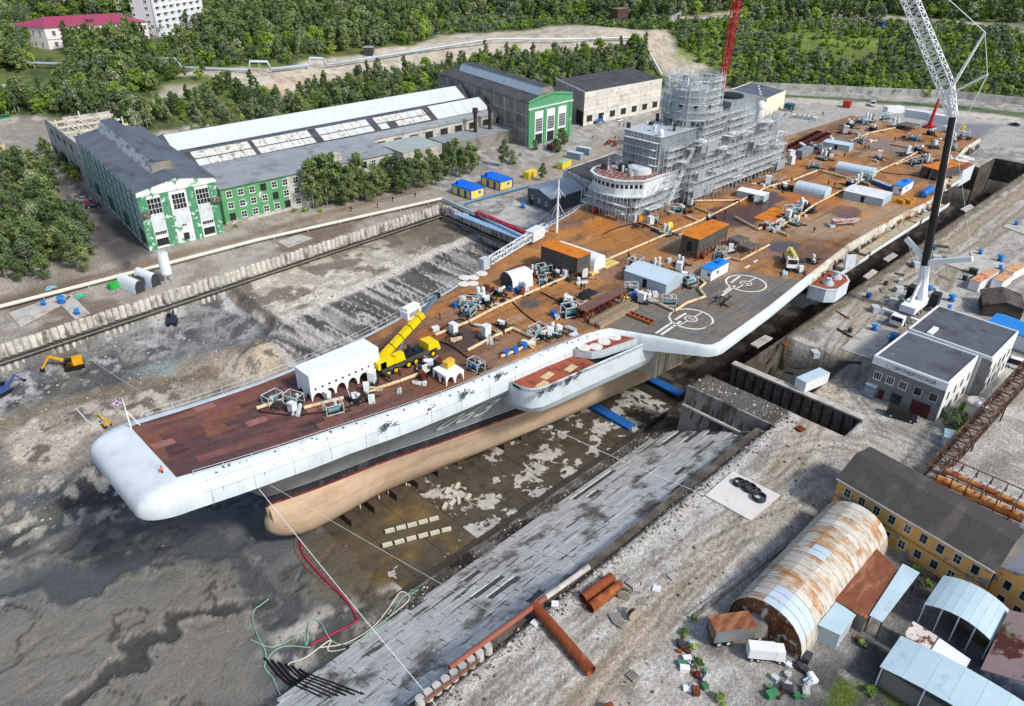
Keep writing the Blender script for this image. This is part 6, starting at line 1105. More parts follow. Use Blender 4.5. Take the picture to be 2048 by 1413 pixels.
mk('boom_base', MB().tube([L0(bf), L0(bk_)], [1.15, 1.0], 8, smooth=False), m_cw, t); mk('boom', MB().tube([L0(bk_), L0(bk_.lerp(bt, .35))], .92, 8, smooth=False).tube([L0(bk_.lerp(bt, .35)), L0(bk_.lerp(bt, .7))], .82, 8, smooth=False).tube([L0(bk_.lerp(bt, .7)), L0(bt)], .72, 8, smooth=False), m_ck, t)
mk('boom_edge', MB().bar(L0(bk_+Vector((.8, -.5, 0))), L0(bt+Vector((.65, -.4, 0))), .35), m_cw, t); mk('lift_cylinder', MB().tube([L0(Vector((161.2, -48.4, 3.2))), L0(bf.lerp(bk_, .75))], .4, 8), m_cw, t)
j0 = onX(1897, 185, XB); j1 = onX(1820, 0, XB); j2 = j1+(j1-j0)*.6; mk('lattice_jib', lattice(MB(), L0(j0+(j1-j0)*.06), L0(j2), 2.6, 2.5, 26, .2, .14), m_cw, t); mk('jib_adapter', lattice(MB(), L0(bt), L0(j0+(j1-j0)*.08), 1.5, 2.6, 4, .24, .16).tube([L0(bt), L0(j0)], .5, 6), m_cw, t)
f1 = onX(1970, 65, XB); f2 = onX(1975, 150, XB)
for s in (-.8, .8): mk('strut', MB().bar(L0(j0+Vector((s, 0, 0))), L0(f1), .35), m_cw, t); mk('strut', MB().bar(L0(j0+Vector((s, 0, -.6))), L0(f2), .45), m_cw, t)
mk('strut_brace', MB().bar(L0(j0.lerp(f1, .35)+Vector((.5, 0, 0))), L0(j0.lerp(f1, .35)-Vector((.5, 0, 0))), .25), m_cw, t)
for a, b_, r_ in ((f1, j2, .09), (f1, f2, .07), (f2, bt+Vector((0, -2, -2.5)), .06), (f2+Vector((.3, 0, 0)), bt+Vector((.6, -1.2, -6)), .05)): mk('pendant', MB().tube([L0(a), L0(b_)], r_, 5), m_cw, t)
a1 = onX(1945, 518, XB); a2 = onX(1812, 477, XB); ks = onX(1856, 525, XB)
mk('guy_frame', MB().bar(L0(ks), L0(a1), 1.1), m_cw, t); mk('guy_frame', MB().bar(L0(ks), L0(a2), 1.0), m_cw, t)
for a in (a1, a2): mk('pendant', MB().tube([L0(a), L0(Vector((167.5, -49.5, 4)))], .035, 5), m_cw, t); mk('pendant', MB().tube([L0(a), L0(bt)], .025, 5), m_cw, t)
# red lattice crane behind the island
c0 = Vector((337, 112, 2)); c1 = onX(1478, -12, 337)+Vector((0, 0, 0)); t = thing('lattice_crane', 'red lattice boom crane rising behind the scaffolded island', 'crane', (337, 112, 0)); mk('boom', lattice(MB(), (0, 0, 2), (c1.x-337, c1.y-112, c1.z+12), 2.4, 3.2, 26, .34, .2), M('crane_red', 'b2202c', .5, var=.1), t)
for s in (-1, 1): mk('crawler_track', MB().box(-4, 4, s*2.5-.6, s*2.5+.6, 0, 1.3), m_ck, t)
mk('house', MB().box(-5, 2, -2, 2, 1.3, 4), M('crane_red', ''), t)
p = hit(1510, 170); t = thing('lattice_mast', 'thin dark mast standing beyond the cream building', 'mast', p); mk('mast', lattice(MB(), (0, 0, 0), (0, 0, 15), .9, .7, 12, .14, .08), m_dk, t)
# vehicles
def car(lab, p, rz, body, kind='suv', grp=None):
    t = thing('parked_car', lab, 'car', p, rz, grp); L_, W_, H_ = (4.8, 1.9, 1.75) if kind == 'suv' else (4.5, 1.75, 1.45) if kind == 'sedan' else (5.6, 2.0, 2.3)
    x0, x1 = -L_/2, L_/2; zb = .35; zm = .95 if kind != 'van' else 1.15; cab = [(x0+.05, 0), (x0+.25, 1), (x1-1.6 if kind != 'van' else x1-1.0, 1), (x1-.9 if kind != 'van' else x1-.35, 0)]
    if kind == 'sedan': cab = [(x0+.5, 0), (x0+1.1, 1), (x1-1.9, 1), (x1-1.0, 0)]
    m = MB().hexa([(x0, -W_/2, zb), (x1, -W_/2, zb), (x1, W_/2, zb), (x0, W_/2, zb)], [(x0+.05, -W_/2+.05, zm), (x1-.12, -W_/2+.08, zm-.1), (x1-.12, W_/2-.08, zm-.1), (x0+.05, W_/2-.05, zm)]); mk('body', m, body, t)
    m = MB(); a, b_, c, d = cab; w1 = W_/2-.08; w2 = W_/2-.28
    m.hexa([(a[0], -w1, zm-.02), (d[0], -w1, zm-.08), (d[0], w1, zm-.08), (a[0], w1, zm-.02)], [(b_[0], -w2, H_-.06), (c[0], -w2, H_-.06), (c[0], w2, H_-.06), (b_[0], w2, H_-.06)]); mk('windows', m, m_glassd, t); mk('roof', MB().box(b_[0]-.02, c[0]+.02, -w2-.02, w2+.02, H_-.06, H_), body, t)
    for s in (-1, 1):
        for x in (x0+.85, x1-.95): wheel(t, x, s*(W_/2-.12), .36, .24)
        mk('headlight', MB().box(x1-.16, x1-.02, s*W_*.33-.2, s*W_*.33+.2, .62, .8), m_white, t)
    return t
m_cblk = M('car_black', '24272c', .4, var=.05, spec=.4); m_cwht = M('car_white', 'e6e7e8', .3, var=.04, spec=.5); m_cred = M('car_red', '8c1f25', .3, var=.05); m_csil = M('car_silver', 'a9b0b8', .3, .5, var=.05)
car('black sport utility vehicle parked before the site office', at(1802, 836), math.atan2(-1.2, .3)+0, m_cblk).scale = (1.15, 1.15, 1.15)
car('white van parked behind the site office beside the conveyor', at(2035, 738), RAD(95), m_cwht, 'van')
for (px, py), c_, l_ in (((170, 402), m_csil, 'silver car parked furthest from the road beside the green hall'), ((178, 410), m_cred, 'dark red car parked beside the green hall'), ((188, 415), m_cblk, 'black car parked nearest the green hall wall')): car(l_, at(px, py), RAD(-20), c_, 'sedan', 'cars parked by the green hall')
car('white car parked before the concrete panel hall', at(1238, 243), 0.1, m_cwht, 'sedan'); car('green and white van on the far left road', at(8, 240), RAD(170), M('van_green', '2c9a6a', .4), 'van'); car('dark car on the road beyond the stern', at(2028, 252), RAD(80), m_cblk, 'sedan')
def truck(lab, p, rz, cabm, bodm, kind='tipper'):
    t = thing('truck', lab, 'truck', p, rz); mk('chassis', MB().box(-3.6, 3.6, -.5, .5, .7, 1.05), m_dk, t); mk('cab', MB().hexa([(1.9, -1.2, .8), (3.8, -1.2, .8), (3.8, 1.2, .8), (1.9, 1.2, .8)], [(1.9, -1.15, 2.9), (3.5, -1.15, 2.9), (3.5, 1.15, 2.9), (1.9, 1.15, 2.9)]), cabm, t); mk('windscreen', MB().hexa([(3.74, -1, 1.75), (3.77, -1, 1.75), (3.77, 1, 1.75), (3.74, 1, 1.75)], [(3.56, -1, 2.7), (3.6, -1, 2.7), (3.6, 1, 2.7), (3.56, 1, 2.7)]), m_glassd, t)
    if kind == 'tipper': mk('dump_body', MB().box(-3.7, 1.7, -1.2, 1.2, 1.05, 1.25).box(-3.7, 1.7, -1.2, -1.1, 1.25, 2.2).box(-3.7, 1.7, 1.1, 1.2, 1.25, 2.2).box(1.6, 1.7, -1.1, 1.1, 1.25, 2.3), bodm, t)
    for x in (-2.8, -1.5, 2.8):
        for s in (-1.0, 1.0): wheel(t, x, s, .5, .35)
    return t
truck('blue tipper truck with white cab beside the concrete panel hall', at(1197, 246), 0.05, m_cwht, m_blue)
truck('blue and white truck parked on the far quay beyond the stern', at(1745, 212), RAD(200), m_cwht, m_blue)
# truck crane on the flight deck
t = truck('white cabbed truck crane with folded pale yellow boom on the flight deck', at(1578, 530, 12), RAD(215), m_cwht, m_yelp, 'crane'); m_py = M('pale_yellow_paint', 'd6c66a', .5, var=.12); mk('boom', MB().bar((-3.6, .3, 2.6), (3.4, .3, 3.4), .8, .8).bar((-3.6, .3, 2.6), (-1.6, -.4, 2.3), .9), m_py, t); mk('turret', MB().box(-2.6, -.4, -1, 1, 1.05, 2.3), m_py, t); mk('deck', MB().box(-3.6, 1.7, -1.2, 1.2, 1.05, 1.3), m_dk, t)
# yellow all-terrain crane at the bow
t = thing('all_terrain_crane', 'yellow all terrain crane with half raised boom on the forward deck', 'crane', (50, -.6, zdk(50)+.02)); o0 = Vector((50, -.6, zdk(50)))
mk('chassis', MB().box(-6.2, 6, -1.35, 1.35, .9, 1.6), M('chassis_dark', '4a4a48', .6, var=.3), t); mk('carrier_cab', MB().hexa([(3.9, -1.35, 1.0), (6.8, -1.35, 1.0), (6.8, 1.35, 1.0), (3.9, 1.35, 1.0)], [(4.1, -1.3, 2.9), (6.3, -1.3, 2.7), (6.3, 1.3, 2.7), (4.1, 1.3, 2.9)]), m_yelp, t); mk('windscreen', MB().box(6.48, 6.62, -1.1, 1.1, 1.75, 2.5), m_glassd, t)
for x in (-5, -3.4, -.6, 1.0, 4.9):
    for s in (-1.2, 1.2): wheel(t, x, s, .68, .5, m_yelp)
mk('turntable', MB().cyl((-3.2, 0, 1.6), 1.2, .4, 14), m_ck, t); mk('superstructure', MB().box(-6.4, -2.2, -1.4, .1, 2.0, 3.2).box(-6.9, -5.2, -1.4, 1.4, 2.0, 3.3), m_yelp, t); mk('operator_cab', MB().hexa([(-3.4, -1.5, 2.0), (-1.2, -1.5, 2.0), (-1.2, -.5, 2.0), (-3.4, -.5, 2.0)], [(-3.4, -1.5, 3.6), (-1.6, -1.5, 3.6), (-1.6, -.5, 3.6), (-3.4, -.5, 3.6)]), m_yelp, t); mk('engine', MB().box(-.6, 3.2, -.9, .9, 1.6, 2.2).cyl((.6, .3, 2.2), .35, .5, 8).cyl((1.6, -.2, 2.2), .4, .4, 8), m_ck, t)
p0 = onY(757, 722, .6); p1 = onY(845, 628, .6); p2 = onY(875, 590, .6); mk('boom', MB().bar(p0-o0, p1-o0, 1.0, 1.15), m_yelp, t); mk('boom_section', MB().bar(p1-o0, p2-o0, .62, .7), M('boom_grey', '5d6e7a', .4, var=.1), t); mk('boom_head', MB().box(*(lambda v: (v.x-.3, v.x+.4, v.y-.4, v.y+.4, v.z-.6, v.z+.3))(p2-o0)), m_ck, t); mk('lift_cylinder', MB().tube([Vector((-1.5, .6, 2.0)), p0.lerp(p1, .6)-o0-Vector((0, 0, .5))], .22, 8), M('boom_grey', ''), t)
for k in range(4): q = p0.lerp(p1, .3+k*.2)-o0; mk('boom_collar', MB().bar(q, q+(p1-p0).normalized()*.14, 1.08, 1.23), m_ck, t)
for x in (-5.9, 3.0):
    for s in (-1, 1): mk('outrigger', MB().box(x-.25, x+.25, 1.35 if s > 0 else -3.6, 3.6 if s > 0 else -1.35, 1.0, 1.4).box(x-.12, x+.12, s*3.5-.12, s*3.5+.12, .05, 1.0).box(x-.5, x+.5, s*3.5-.5, s*3.5+.5, 0, .1), M('chassis_dark', ''), t)
# excavators in the basin
def excav(lab, p, rz, body, s=1.):
    t = thing('excavator', lab, 'excavator', p, rz); t.scale = (s, s, s)
    for q in (-1.1, 1.1): mk('track', MB().box(-2, 2, q-.35, q+.35, 0, .9), m_ck, t)
    mk('body', MB().box(-1.9, 1.4, -1.3, 1.3, 1.0, 2.2), body, t); mk('cab', MB().box(.1, 1.5, .3, 1.3, 1.0, 2.9), m_glassd, t); mk('boom', MB().bar((1.2, -.3, 1.8), (4.2, -.3, 3.8), .5).bar((4.2, -.3, 3.8), (6.2, -.3, 1.2), .4), body, t); mk('bucket', MB().box(5.7, 6.6, -.9, .3, .2, 1.2), m_ck, t)
m_exy = M('excavator_yellow', 'd89c1c', .5, var=.15); m_exb = M('excavator_blue', '3a4f86', .5, var=.15)
def inb_(px, py): p = hit(px, py); return p
excav('yellow excavator working beside the left retaining wall', inb_(150, 735), RAD(165), m_exy); excav('dark blue drill machine below the retaining wall', inb_(346, 648), RAD(60), M('machine_navy', '2d3348', .6), .8); excav('blue excavator at the left edge of the basin', inb_(8, 788), RAD(20), m_exb, .75); excav('small yellow excavator behind the flag at the bow', inb_(212, 852), RAD(100), m_exy, .5)
# slabs, bollards, bridges and other quay furniture
def pslab(lab, P, z=.12, mat=None, name='concrete_slab'):
    q = [at(*p_) for p_ in P]; c = sum(q, Vector())/len(q); m = MB(); m.prism([((v-c).x, (v-c).y) for v in q][::(1 if ((q[1]-q[0]).cross(q[2]-q[1])).z > 0 else -1)], -.1, z+.12); return mk(name, m, mat or m_concl, None, (c.x, c.y, .02), 0, lab, 'slab')
pslab('large white concrete slab with coiled cables below the yellow building', ((1410, 993), (1465, 945), (1560, 993), (1500, 1043)), mat=M('white_concrete', 'cfccc6', .9, var=.08)); pslab('pale concrete slab beside the site office', ((1680, 700), (1735, 650), (1790, 672), (1740, 720))); pslab('pale slab at the foot of the giant crane', ((1830, 590), (1880, 580), (1925, 605), (1905, 622), (1862, 620))); pslab('pale slab with blue bollards beyond the giant crane', ((1890, 530), (1945, 500), (2018, 535), (1985, 560))); pslab('pale slab at the right edge above the containers', ((2005, 455), (2020, 445), (2060, 460), (2060, 475)))
pslab('white concrete slab with blue fittings on the far left quay', ((18, 628), (128, 590), (142, 595), (122, 612), (40, 655))); pslab('smaller concrete slab next to the white plant on the left quay', ((122, 612), (142, 590), (180, 628), (150, 640))); pslab('pale slab behind the left retaining wall', ((555, 485), (600, 470), (625, 478), (575, 497))); pslab('grey dock slab beside the red boom at the basin corner', ((985, 440), (1030, 405), (1105, 425), (1060, 460)))
for k, (q, l_) in enumerate(((((1725, 555), (1745, 540), (1755, 545), (1735, 560)), 'small pale pad on the quay edge beside the gun sponson'), (((1765, 520), (1785, 507), (1795, 512), (1775, 525)), 'pale pad on the quay edge under the giant crane boom'), (((1500, 690), (1530, 672), (1545, 678), (1515, 697)), 'pale pad on the quay edge under the angled deck'), (((1920, 420), (1940, 410), (1948, 416), (1930, 425)), 'pale pad on the quay edge near the stern'))): pslab(l_, q)
bl = thing('bollard', 'blue steel mooring bollard', 'bollard', (0, 0, 0)); mk('base', MB().cyl((0, 0, 0), .75, .35, 12), m_blue, bl); mk('post', MB().cyl((0, 0, .35), .42, .8, 12).cyl((0, 0, 1.1), .85, .4, 12, .7), M('bollard_blue', '1f7fc4', .5, var=.1), bl); first = True
for px, py, s, l_ in ((124, 606, 1.1, 'blue mooring bollard, the larger one on the far left slab'), (88, 610, .7, 'small blue mooring bollard on the far left slab edge'), (155, 628, .8, 'blue mooring bollard on the smaller left quay slab'), (1046, 416, 1, 'blue mooring bollard on the grey dock slab'), (1748, 660, .9, 'blue mooring bollard on the slab beside the site office'), (1785, 680, 1.1, 'large blue bollard at the corner of the site office slab'), (1858, 580, .8, 'blue bollard right beside the giant crane counterweights'), (1902, 602, 1.1, 'large blue bollard on the slab below the giant crane'), (1898, 618, .7, 'small blue bollard on the slab below the giant crane'), (1960, 508, .8, 'blue bollard on the far slab beyond the giant crane'), (2000, 522, 1.1, 'large blue bollard on the far slab'), (2000, 538, .7, 'small blue bollard beside the large one on the far slab'), (2032, 450, .8, 'blue bollard on the slab at the right edge')):
    o = bl if first else dup(bl, (0, 0, 0)); first = False; p = at(px, py, .3); o.location = p; o.scale = (s, s, s); o['label'] = l_; o['group'] = 'blue mooring bollards'
# cable coils on the white slab
for k, (px, py, s) in enumerate(((1478, 968, 1), (1490, 972, .9), (1500, 980, 1.1), (1512, 985, .8), (1518, 998, 1.1))):
    p = at(px, py, .3); m = MB()
    for q in range(4): m.tube([(1.0*math.cos(a*math.pi/8)*(1-.06*q), .9*math.sin(a*math.pi/8), .12+.16*q) for a in range(17)], .11, 5, cap=False)
    o = mk('cable_coil', m, m_dk, None, p, k, 'dark cable coil on the white slab, number %s from the left' % ('one', 'two', 'three', 'four', 'five')[k], 'cable'); o.scale = (s, s, s)
# containers and sheds
def contain(lab, c, L_, W_, H_, rz, wm, rm, name='container', cat='container', grp=None, doors=True):
    t = thing(name, lab, cat, c, rz, grp); mk('body', MB().box(-L_/2, L_/2, -W_/2, W_/2, .1, H_), wm, t); mk('roof', MB().box(-L_/2-.03, L_/2+.03, -W_/2-.03, W_/2+.03, H_, H_+.07), rm, t)
    n = int(L_/.9)
    for k in range(n): x = -L_/2+(k+.5)*L_/n; mk('rib', MB().box(x-.12, x+.12, -W_/2-.05, -W_/2, .2, H_-.1), wm, t)
    if doors: mk('door', MB().box(-L_/2-.06, -L_/2, -W_/2+.1, -.05, .2, H_-.1), wm, t); mk('door', MB().box(-L_/2-.06, -L_/2, .05, W_/2-.1, .2, H_-.1), wm, t)
    return t
m_rtop = M('rust_streaked_top', 'c89a74', .8, var=.15, col2='a2562a', s2=.4, lo=.5, hi=.6)
contain('white container with rusty brown roof, left of the two behind the giant crane', (194.5, -55, 0), 12, 2.5, 2.6, RAD(-5), m_cwht, m_rtop); contain('shorter white container with orange roof beside the rusty roofed one', (197, -58.6, 0), 7, 2.5, 2.6, RAD(-5), m_cwht, m_rtop); contain('white container with a blue door at the right edge', (206, -59, 0), 8, 2.5, 2.6, RAD(-8), m_cwht, m_rtop); contain('pale blue roofed white shed on the quay by the gate slot', (115.7, -46.9, 0), 7.2, 2.5, 2.4, RAD(-12), m_cwht, m_ltb, 'container', 'container'); contain('grey box container in the weeds beside the conveyor', at(1895, 885), 3, 2, 1.8, .3, m_wgrey, m_ltb)
b = Bld('rotten_shed', 'collapsing dark wooden shed with ribbed roof at the right edge', 'shed', (175, -60.6), (183, -57.6), (179, -68)); b.gable(3, 4.2, M('rotten_wood', '3c3833', .95, var=.3), M('rotten_roof', '57504a', .95, var=.25, col2='3a3532', s2=.4, lo=.5, hi=.6), .4, 'u')
b = Bld('blue_roof_shop', 'white shop with bright blue roof at the right edge', 'building', (163.8, -64.6), (170.4, -66), (162, -78)); b.gable(3.6, 4.8, m_white, M('bright_blue_roof', '2f86d0', .5, var=.06), .4, 'v')
t = thing('tank_silo', 'concrete cylindrical tank beside the conveyor gallery', 'tank', (125.6, -74, 0)); mk('tank_wall', MB().cyl((0, 0, 0), 1.9, 4.4, 20), m_rc, t); mk('tank_rim', MB().cyl((0, 0, 4.4), 2.0, .3, 20), m_concl, t); mk('vent', MB().cyl((0, .3, 4.7), .7, .4, 12, .2), m_white, t)
# rusted conveyor gallery and pipe bridge
t = thing('conveyor_gallery', 'rusted steel truss gallery sloping past the site office', 'conveyor', (100, -75.2, 0)); m_tr = M('rusted_truss', '4d372c', .9, var=.3, col2='6f5646', s2=.7, lo=.5, hi=.6); mk('truss', lattice(MB(), (0, 0, 3), (48, -2.4, 7), 2.4, 2.4, 20, .28, .18), m_tr, t); mk('walkway', MB().bar((0, 0, 2.0), (48, -2.4, 6.0), 1.8, .15), M('gallery_deck', '8b7f76', .9, var=.25), t)
for x in (2, 16, 30): mk('leg', MB().bar((x, .9-x*.05, 0), (x, .9-x*.05, 2.4+x*.08), .25).bar((x, -.9-x*.05, 0), (x, -.9-x*.05, 2.4+x*.08), .25), m_tr, t)
t = thing('pipe_bridge', 'truss pipe bridge carrying rusty orange insulated pipes', 'pipe bridge', (101.5, -76, 0)); m_ir = M('orange_rust_lagging', 'bd8a52', .8, var=.2, vs=.8, col2='9a4f24', s2=.4, lo=.48, hi=.58)
for k, (dx, zz) in enumerate(((-1.6, 2.6), (.6, 3.2), (2.2, 2.6))): mk('pipe', MB().tube([(dx, 0, zz), (dx-.6, -16, zz)], .55 if k else .7, 10), m_ir if k < 2 else m_wgrey, t)
for k in range(8): mk('frame', MB().bar((-2.4, -k*2.2, 0), (-2.4, -k*2.2, 4.2), .18).bar((3, -k*2.2, 0), (3, -k*2.2, 4.2), .18).bar((-2.4, -k*2.2, 4.2), (3, -k*2.2, 4.2), .16), m_tr, t)
for x in (-2.4, 3): mk('rail', MB().bar((x, 0, 4.2), (x, -16, 4.2), .14).bar((x, 0, 2), (x, -16, 2), .14), m_tr, t)
# rusty pipes on the lower quay
m_rp = M('rust_pipe', '7d3f22', .85, var=.2, vs=.6, col2='a35c34', s2=.3, lo=.55, hi=.68)
def rpipe(lab, a, b_, r, mat=m_rp, z=None):
    a = Vector(a); b_ = Vector(b_); o = a.copy(); n = 16; m = MB(); m.tube([Vector((0, 0, 0)), b_-a], r, n, cap=False); m.tube([b_-a, Vector((0, 0, 0))], r*.9, n, cap=False); return mk('steel_pipe', m, mat, None, o, 0, lab, 'pipe')
rpipe('long rusty steel pipe lying across the lower quay', (34.6, -47.2, .95), (32.4, -59.2, .75), .75); rpipe('rusty pipe cut by the lower frame edge', (30.2, -63.5, .7), (28, -70, .7), .75); rpipe('upper of two short rusty pipes lying side by side', (40.3, -51.0, .75), (46.2, -51.4, .75), .75); rpipe('lower of two short rusty pipes lying side by side', (39.8, -52.7, .75), (45.9, -53.1, .75), .75)
rpipe('white ended discharge pipe along the revetment crest', (45, -48.1, 1.2), (36.5, -47.6, 1.2), .42, m_concl); rpipe('rusty discharge pipe along the revetment crest', (36.4, -47.6, 1.2), (20, -46.9, 1.1), .38, M('rust_pipe_pink', '8d5444', .85, var=.2))
t = thing('trestle', 'rusty steel trestle frame standing along the revetment crest', 'trestle', (22, -46.5, -1.6))
for k in range(24): mk('rung', MB().bar((k*.95, .9, 0), (k*.95, -.8, 2.4), .12), m_tr, t)
mk('beam', MB().bar((0, 0, 1.2), (22.5, -.6, 1.2), .16).bar((0, .8, .3), (22.5, .3, .3), .16), m_tr, t)
pc = MB().cyl((0, 0, 0), .62, 1.3, 14, .55).mesh('pile_cap', m_concl)
for k in range(9): p = at(840+k*17, 1408-k*13.2, .1); mk('pile_cap', pc, None, None, (p.x, p.y, -.1), 0, 'round concrete pile cap in the row along the lower revetment crest', 'pile cap', 'pile caps along the revetment crest')
t = thing('handrail', 'rusty pipe handrail over the round pile caps', 'handrail', at(850, 1400, 0)); a = at(850, 1400, 1.5)-t.location; b_ = at(960, 1318, 1.5)-t.location; mk('rail', MB().bar(a, b_, .14).bar(a-Vector((0, 0, .5)), b_-Vector((0, 0, .5)), .1), m_rp, t)
def reel(lab, p, rz): t = thing('cable_reel', lab, 'cable reel', p, rz); m_wd = M('reel_wood', 'a89a86', .9, var=.2); [mk('flange', MB().tube([(x, 0, .9), (x+.1, 0, .9)], .9, 18, smooth=False), m_wd, t) for x in (-.5, .4)]; mk('drum', MB().tube([(-.4, 0, .9), (.4, 0, .9)], .5, 14), m_dk, t)
reel('wooden cable reel beside the short rusty pipes', at(1248, 1196), .4); reel('wooden cable reel standing nearest the dirt track', at(1265, 1235), 1.2)
for px, py, s, l_, c_ in ((1265, 1170, 1.2, 'flat pallet stack above the cable reels', m_concl), (1275, 1180, 1, 'second flat pallet beside the cable reels', m_concl), (1313, 1180, .9, 'white block lying alone by the dirt track', m_white), (1230, 1238, 1.1, 'grey pallet below the short rusty pipes', m_brown), (1240, 1250, 1, 'grey pallet next to the lower cable reel', m_brown), (1345, 1155, 1, 'concrete lump on the upper dirt track', m_concl), (1265, 1355, 1, 'wooden pallet alone on the lower dirt track', m_brown), (1110, 1210, .8, 'white box next to the discharge pipe', m_white), (1070, 1248, .8, 'white box below the long rusty pipe end', m_white), (1600, 860, 1.2, 'brown plank crate on the quay by the gate slot', m_rust), (1580, 745, 1.5, 'pump trolley beside the blue roofed white shed', m_dk), (1570, 690, 1.2, 'rust red plate on the quay track', m_rust)):
    p = at(px, py); t = thing('pallet', l_, 'pallet', p, px*.37); 
    for k in range(4): mk('board', MB().box(-.6*s, .6*s, (-.6+k*.32)*s, (-.36+k*.32)*s, .1, .35*s), c_, t)
    mk('bearer', MB().box(-.55*s, .55*s, -.5*s, .5*s, 0, .1), c_, t)
# left quay
m_pipec = M('cream_pipe', 'cfc8b8', .6, var=.1, vs=.5); P = [at(-60, 629, 1), at(300, 536.5, 1), at(512, 481, 1), at(883, 397.5, 1)]; tubething('quay_pipe', 'long cream pipe on short supports along the left quay', 'pipeline', P, .5, m_pipec, 9, m_concl); P = [at(885, 397, 1), at(960, 432, 1), at(1080, 490, 1)]; tubething('quay_pipe', 'pale blue pipe turning along the basin end wall', 'pipeline', P, .5, M('pale_blue_pipe', '9db4c6', .5, var=.1), 8, m_concl)
P = [at(930, 408, .8), at(955, 400, .8), at(1060, 372, .8)]; tubething('quay_pipe', 'thin bright blue pipe beside the yellow and blue cabins', 'pipeline', P, .25, M('bright_blue_pipe', '2f7fae', .5), 8, m_concl)
t = thing('cement_silo', 'white cement silo on legs beside the mixing plant', 'silo', at(337, 563)); mk('silo_body', MB().cyl((0, 0, 2.2), 1.3, 5.6, 16).cyl((0, 0, 1.2), .3, 1, 12, 1.3), m_white, t); mk('silo_top', MB().cyl((0, 0, 7.8), 1.3, .3, 16, .9), m_wgrey, t)
for a in range(4): mk('leg', MB().box(1.0*math.cos(a*1.57+.78)-.1, 1.0*math.cos(a*1.57+.78)+.1, math.sin(a*1.57+.78)-.1, math.sin(a*1.57+.78)+.1, 0, 2.4), m_wgrey, t)
def arcshed(lab, c, rz, L_, W_, H_, mat, name='arched_shed', n=8, legs=0., ends=True):
    t = thing(name, lab, 'shed', c, rz); pr = [(W_/2*math.cos(math.pi*k/n), legs+(H_-legs)*math.sin(math.pi*k/n)**.7 if 0 < k < n else legs) for k in range(n+1)]
    ns = max(2, int(L_/1.8))
    for i in range(ns): x0 = -L_/2+L_*i/ns; x1 = -L_/2+L_*(i+1)/ns-.03; mk('roof_sheet', MB().loft([[(x0, y, z) for y, z in pr], [(x1, y, z) for y, z in pr]], 0, True), mat, t)
    if ends:
        for x in (-L_/2+.05, L_/2-.05): mk('end_wall', MB().add([(x, y, z) for y, z in pr]+([(x, -W_/2, 0), (x, W_/2, 0)] if legs else []), [tuple(range(n+1+(2 if legs else 0)))]), m_dk if x < 0 else mat, t)
    if legs:
        for s in (-1, 1): mk('side_wall', MB().box(-L_/2, L_/2, s*W_/2-.05, s*W_/2+.05, 0, legs), mat, t)
    return t
arcshed('white arched tent, left half of the mixing plant', at(264, 578), RAD(102), 7.5, 2.6, 3.2, m_white); arcshed('white arched tent next to the silo', at(297, 566), RAD(102), 7, 2.6, 3.4, m_white); t = thing('mixing_plant', 'dark mixing machine between the two white tents', 'machine', at(281, 570), .2); mk('hopper', MB().box(-1, 1, -1.4, 1.4, .6, 2), m_dk, t); mk('frame', MB().box(-1.1, 1.1, -1.5, 1.5, 0, .6), m_blue, t)
contain('bright green skip on the left quay', at(228, 577), 2.2, 1.6, 1.4, .2, M('bright_green', '28a83f', .5), M('bright_green', ''), 'skip', 'skip'); 
for px, py, l_, c_ in ((160, 595, 'heap of turquoise netting on the left quay', '4fae98'), (102, 578, 'pale turquoise net by the quay pipe', '7fb6c0')):
    m = MB(); 
    for k in range(14): a = k*.9; m.tube([(1.4*math.cos(a+q*.5)*(1-q*.05), .8*math.sin(a*1.3+q*.6), .1+.06*q) for q in range(6)], .09, 5)
    mk('netting', m, M('net_'+c_, c_, .8, var=.2), None, at(px, py), 0, l_, 'netting')
for (x, y, l_) in ((144, 88.6, 'yellow walled cabin with bright blue roof, nearest the basin corner'), (157.6, 88.9, 'yellow walled cabin with bright blue roof, further from the basin corner')):
    t = thing('site_cabin', l_, 'cabin', (x, y, 0), 0, 'yellow and blue cabins'); m_cy = M('cabin_yellow', 'e3d06a', .6, var=.06); m_cb = M('cabin_blue', '1f4fb0', .5, var=.08); mk('wall', MB().box(-3, 3, -4.6, 4.6, .2, 2.9), m_cy, t); mk('roof', MB().box(-3.2, 3.2, -4.8, 4.8, 2.9, 3.3), M('cabin_roof_blue', '1668d0', .45, var=.05), t)
    for sx in (-3, 3):
        for sy in (-4.6, 4.6): mk('corner_post', MB().box(sx-.15, sx+.15, sy-.15, sy+.15, 0, 2.9), m_cb, t)
    for k in range(2): mk('door', MB().box(-3.06, -3, -2.6+k*3.4, -1.4+k*3.4, .2, 2.5), m_cb, t)
    mk('window', wmesh_(1.0, 1.1, 2, 1, m_frame, m_glass), None, t, (1, -4.62, 1.3), math.pi+math.pi); mk('roof_unit', MB().box(-2.2, -.6, 2.4, 3.6, 3.3, 4.4).box(-.2, 1.2, 3, 4.2, 3.3, 4.2), M('cabin_roof_blue', ''), t)
contain('yellow container with green top behind the grey shed', at(1128, 335), 6.2, 2.5, 2.4, RAD(10), M('cont_yellow', 'e0c93e', .6, var=.08), M('cont_green', '8fb68f', .6)); contain('yellow container half hidden by the round bush', at(1060, 355), 5, 2.4, 2.3, RAD(10), M('cont_yellow', ''), M('cont_yellow', '')); contain('grey container, nearer of the pair behind the yellow one', at(1150, 318), 2.4, 6, 2.5, RAD(10), M('cont_grey', '8c99a8', .6, var=.08), M('cont_grey_top', 'b6c4d2', .6, var=.05)); contain('grey container, farther of the pair behind the yellow one', at(1168, 308), 2.4, 6, 2.5, RAD(10), M('cont_grey', ''), M('cont_grey_top', ''))
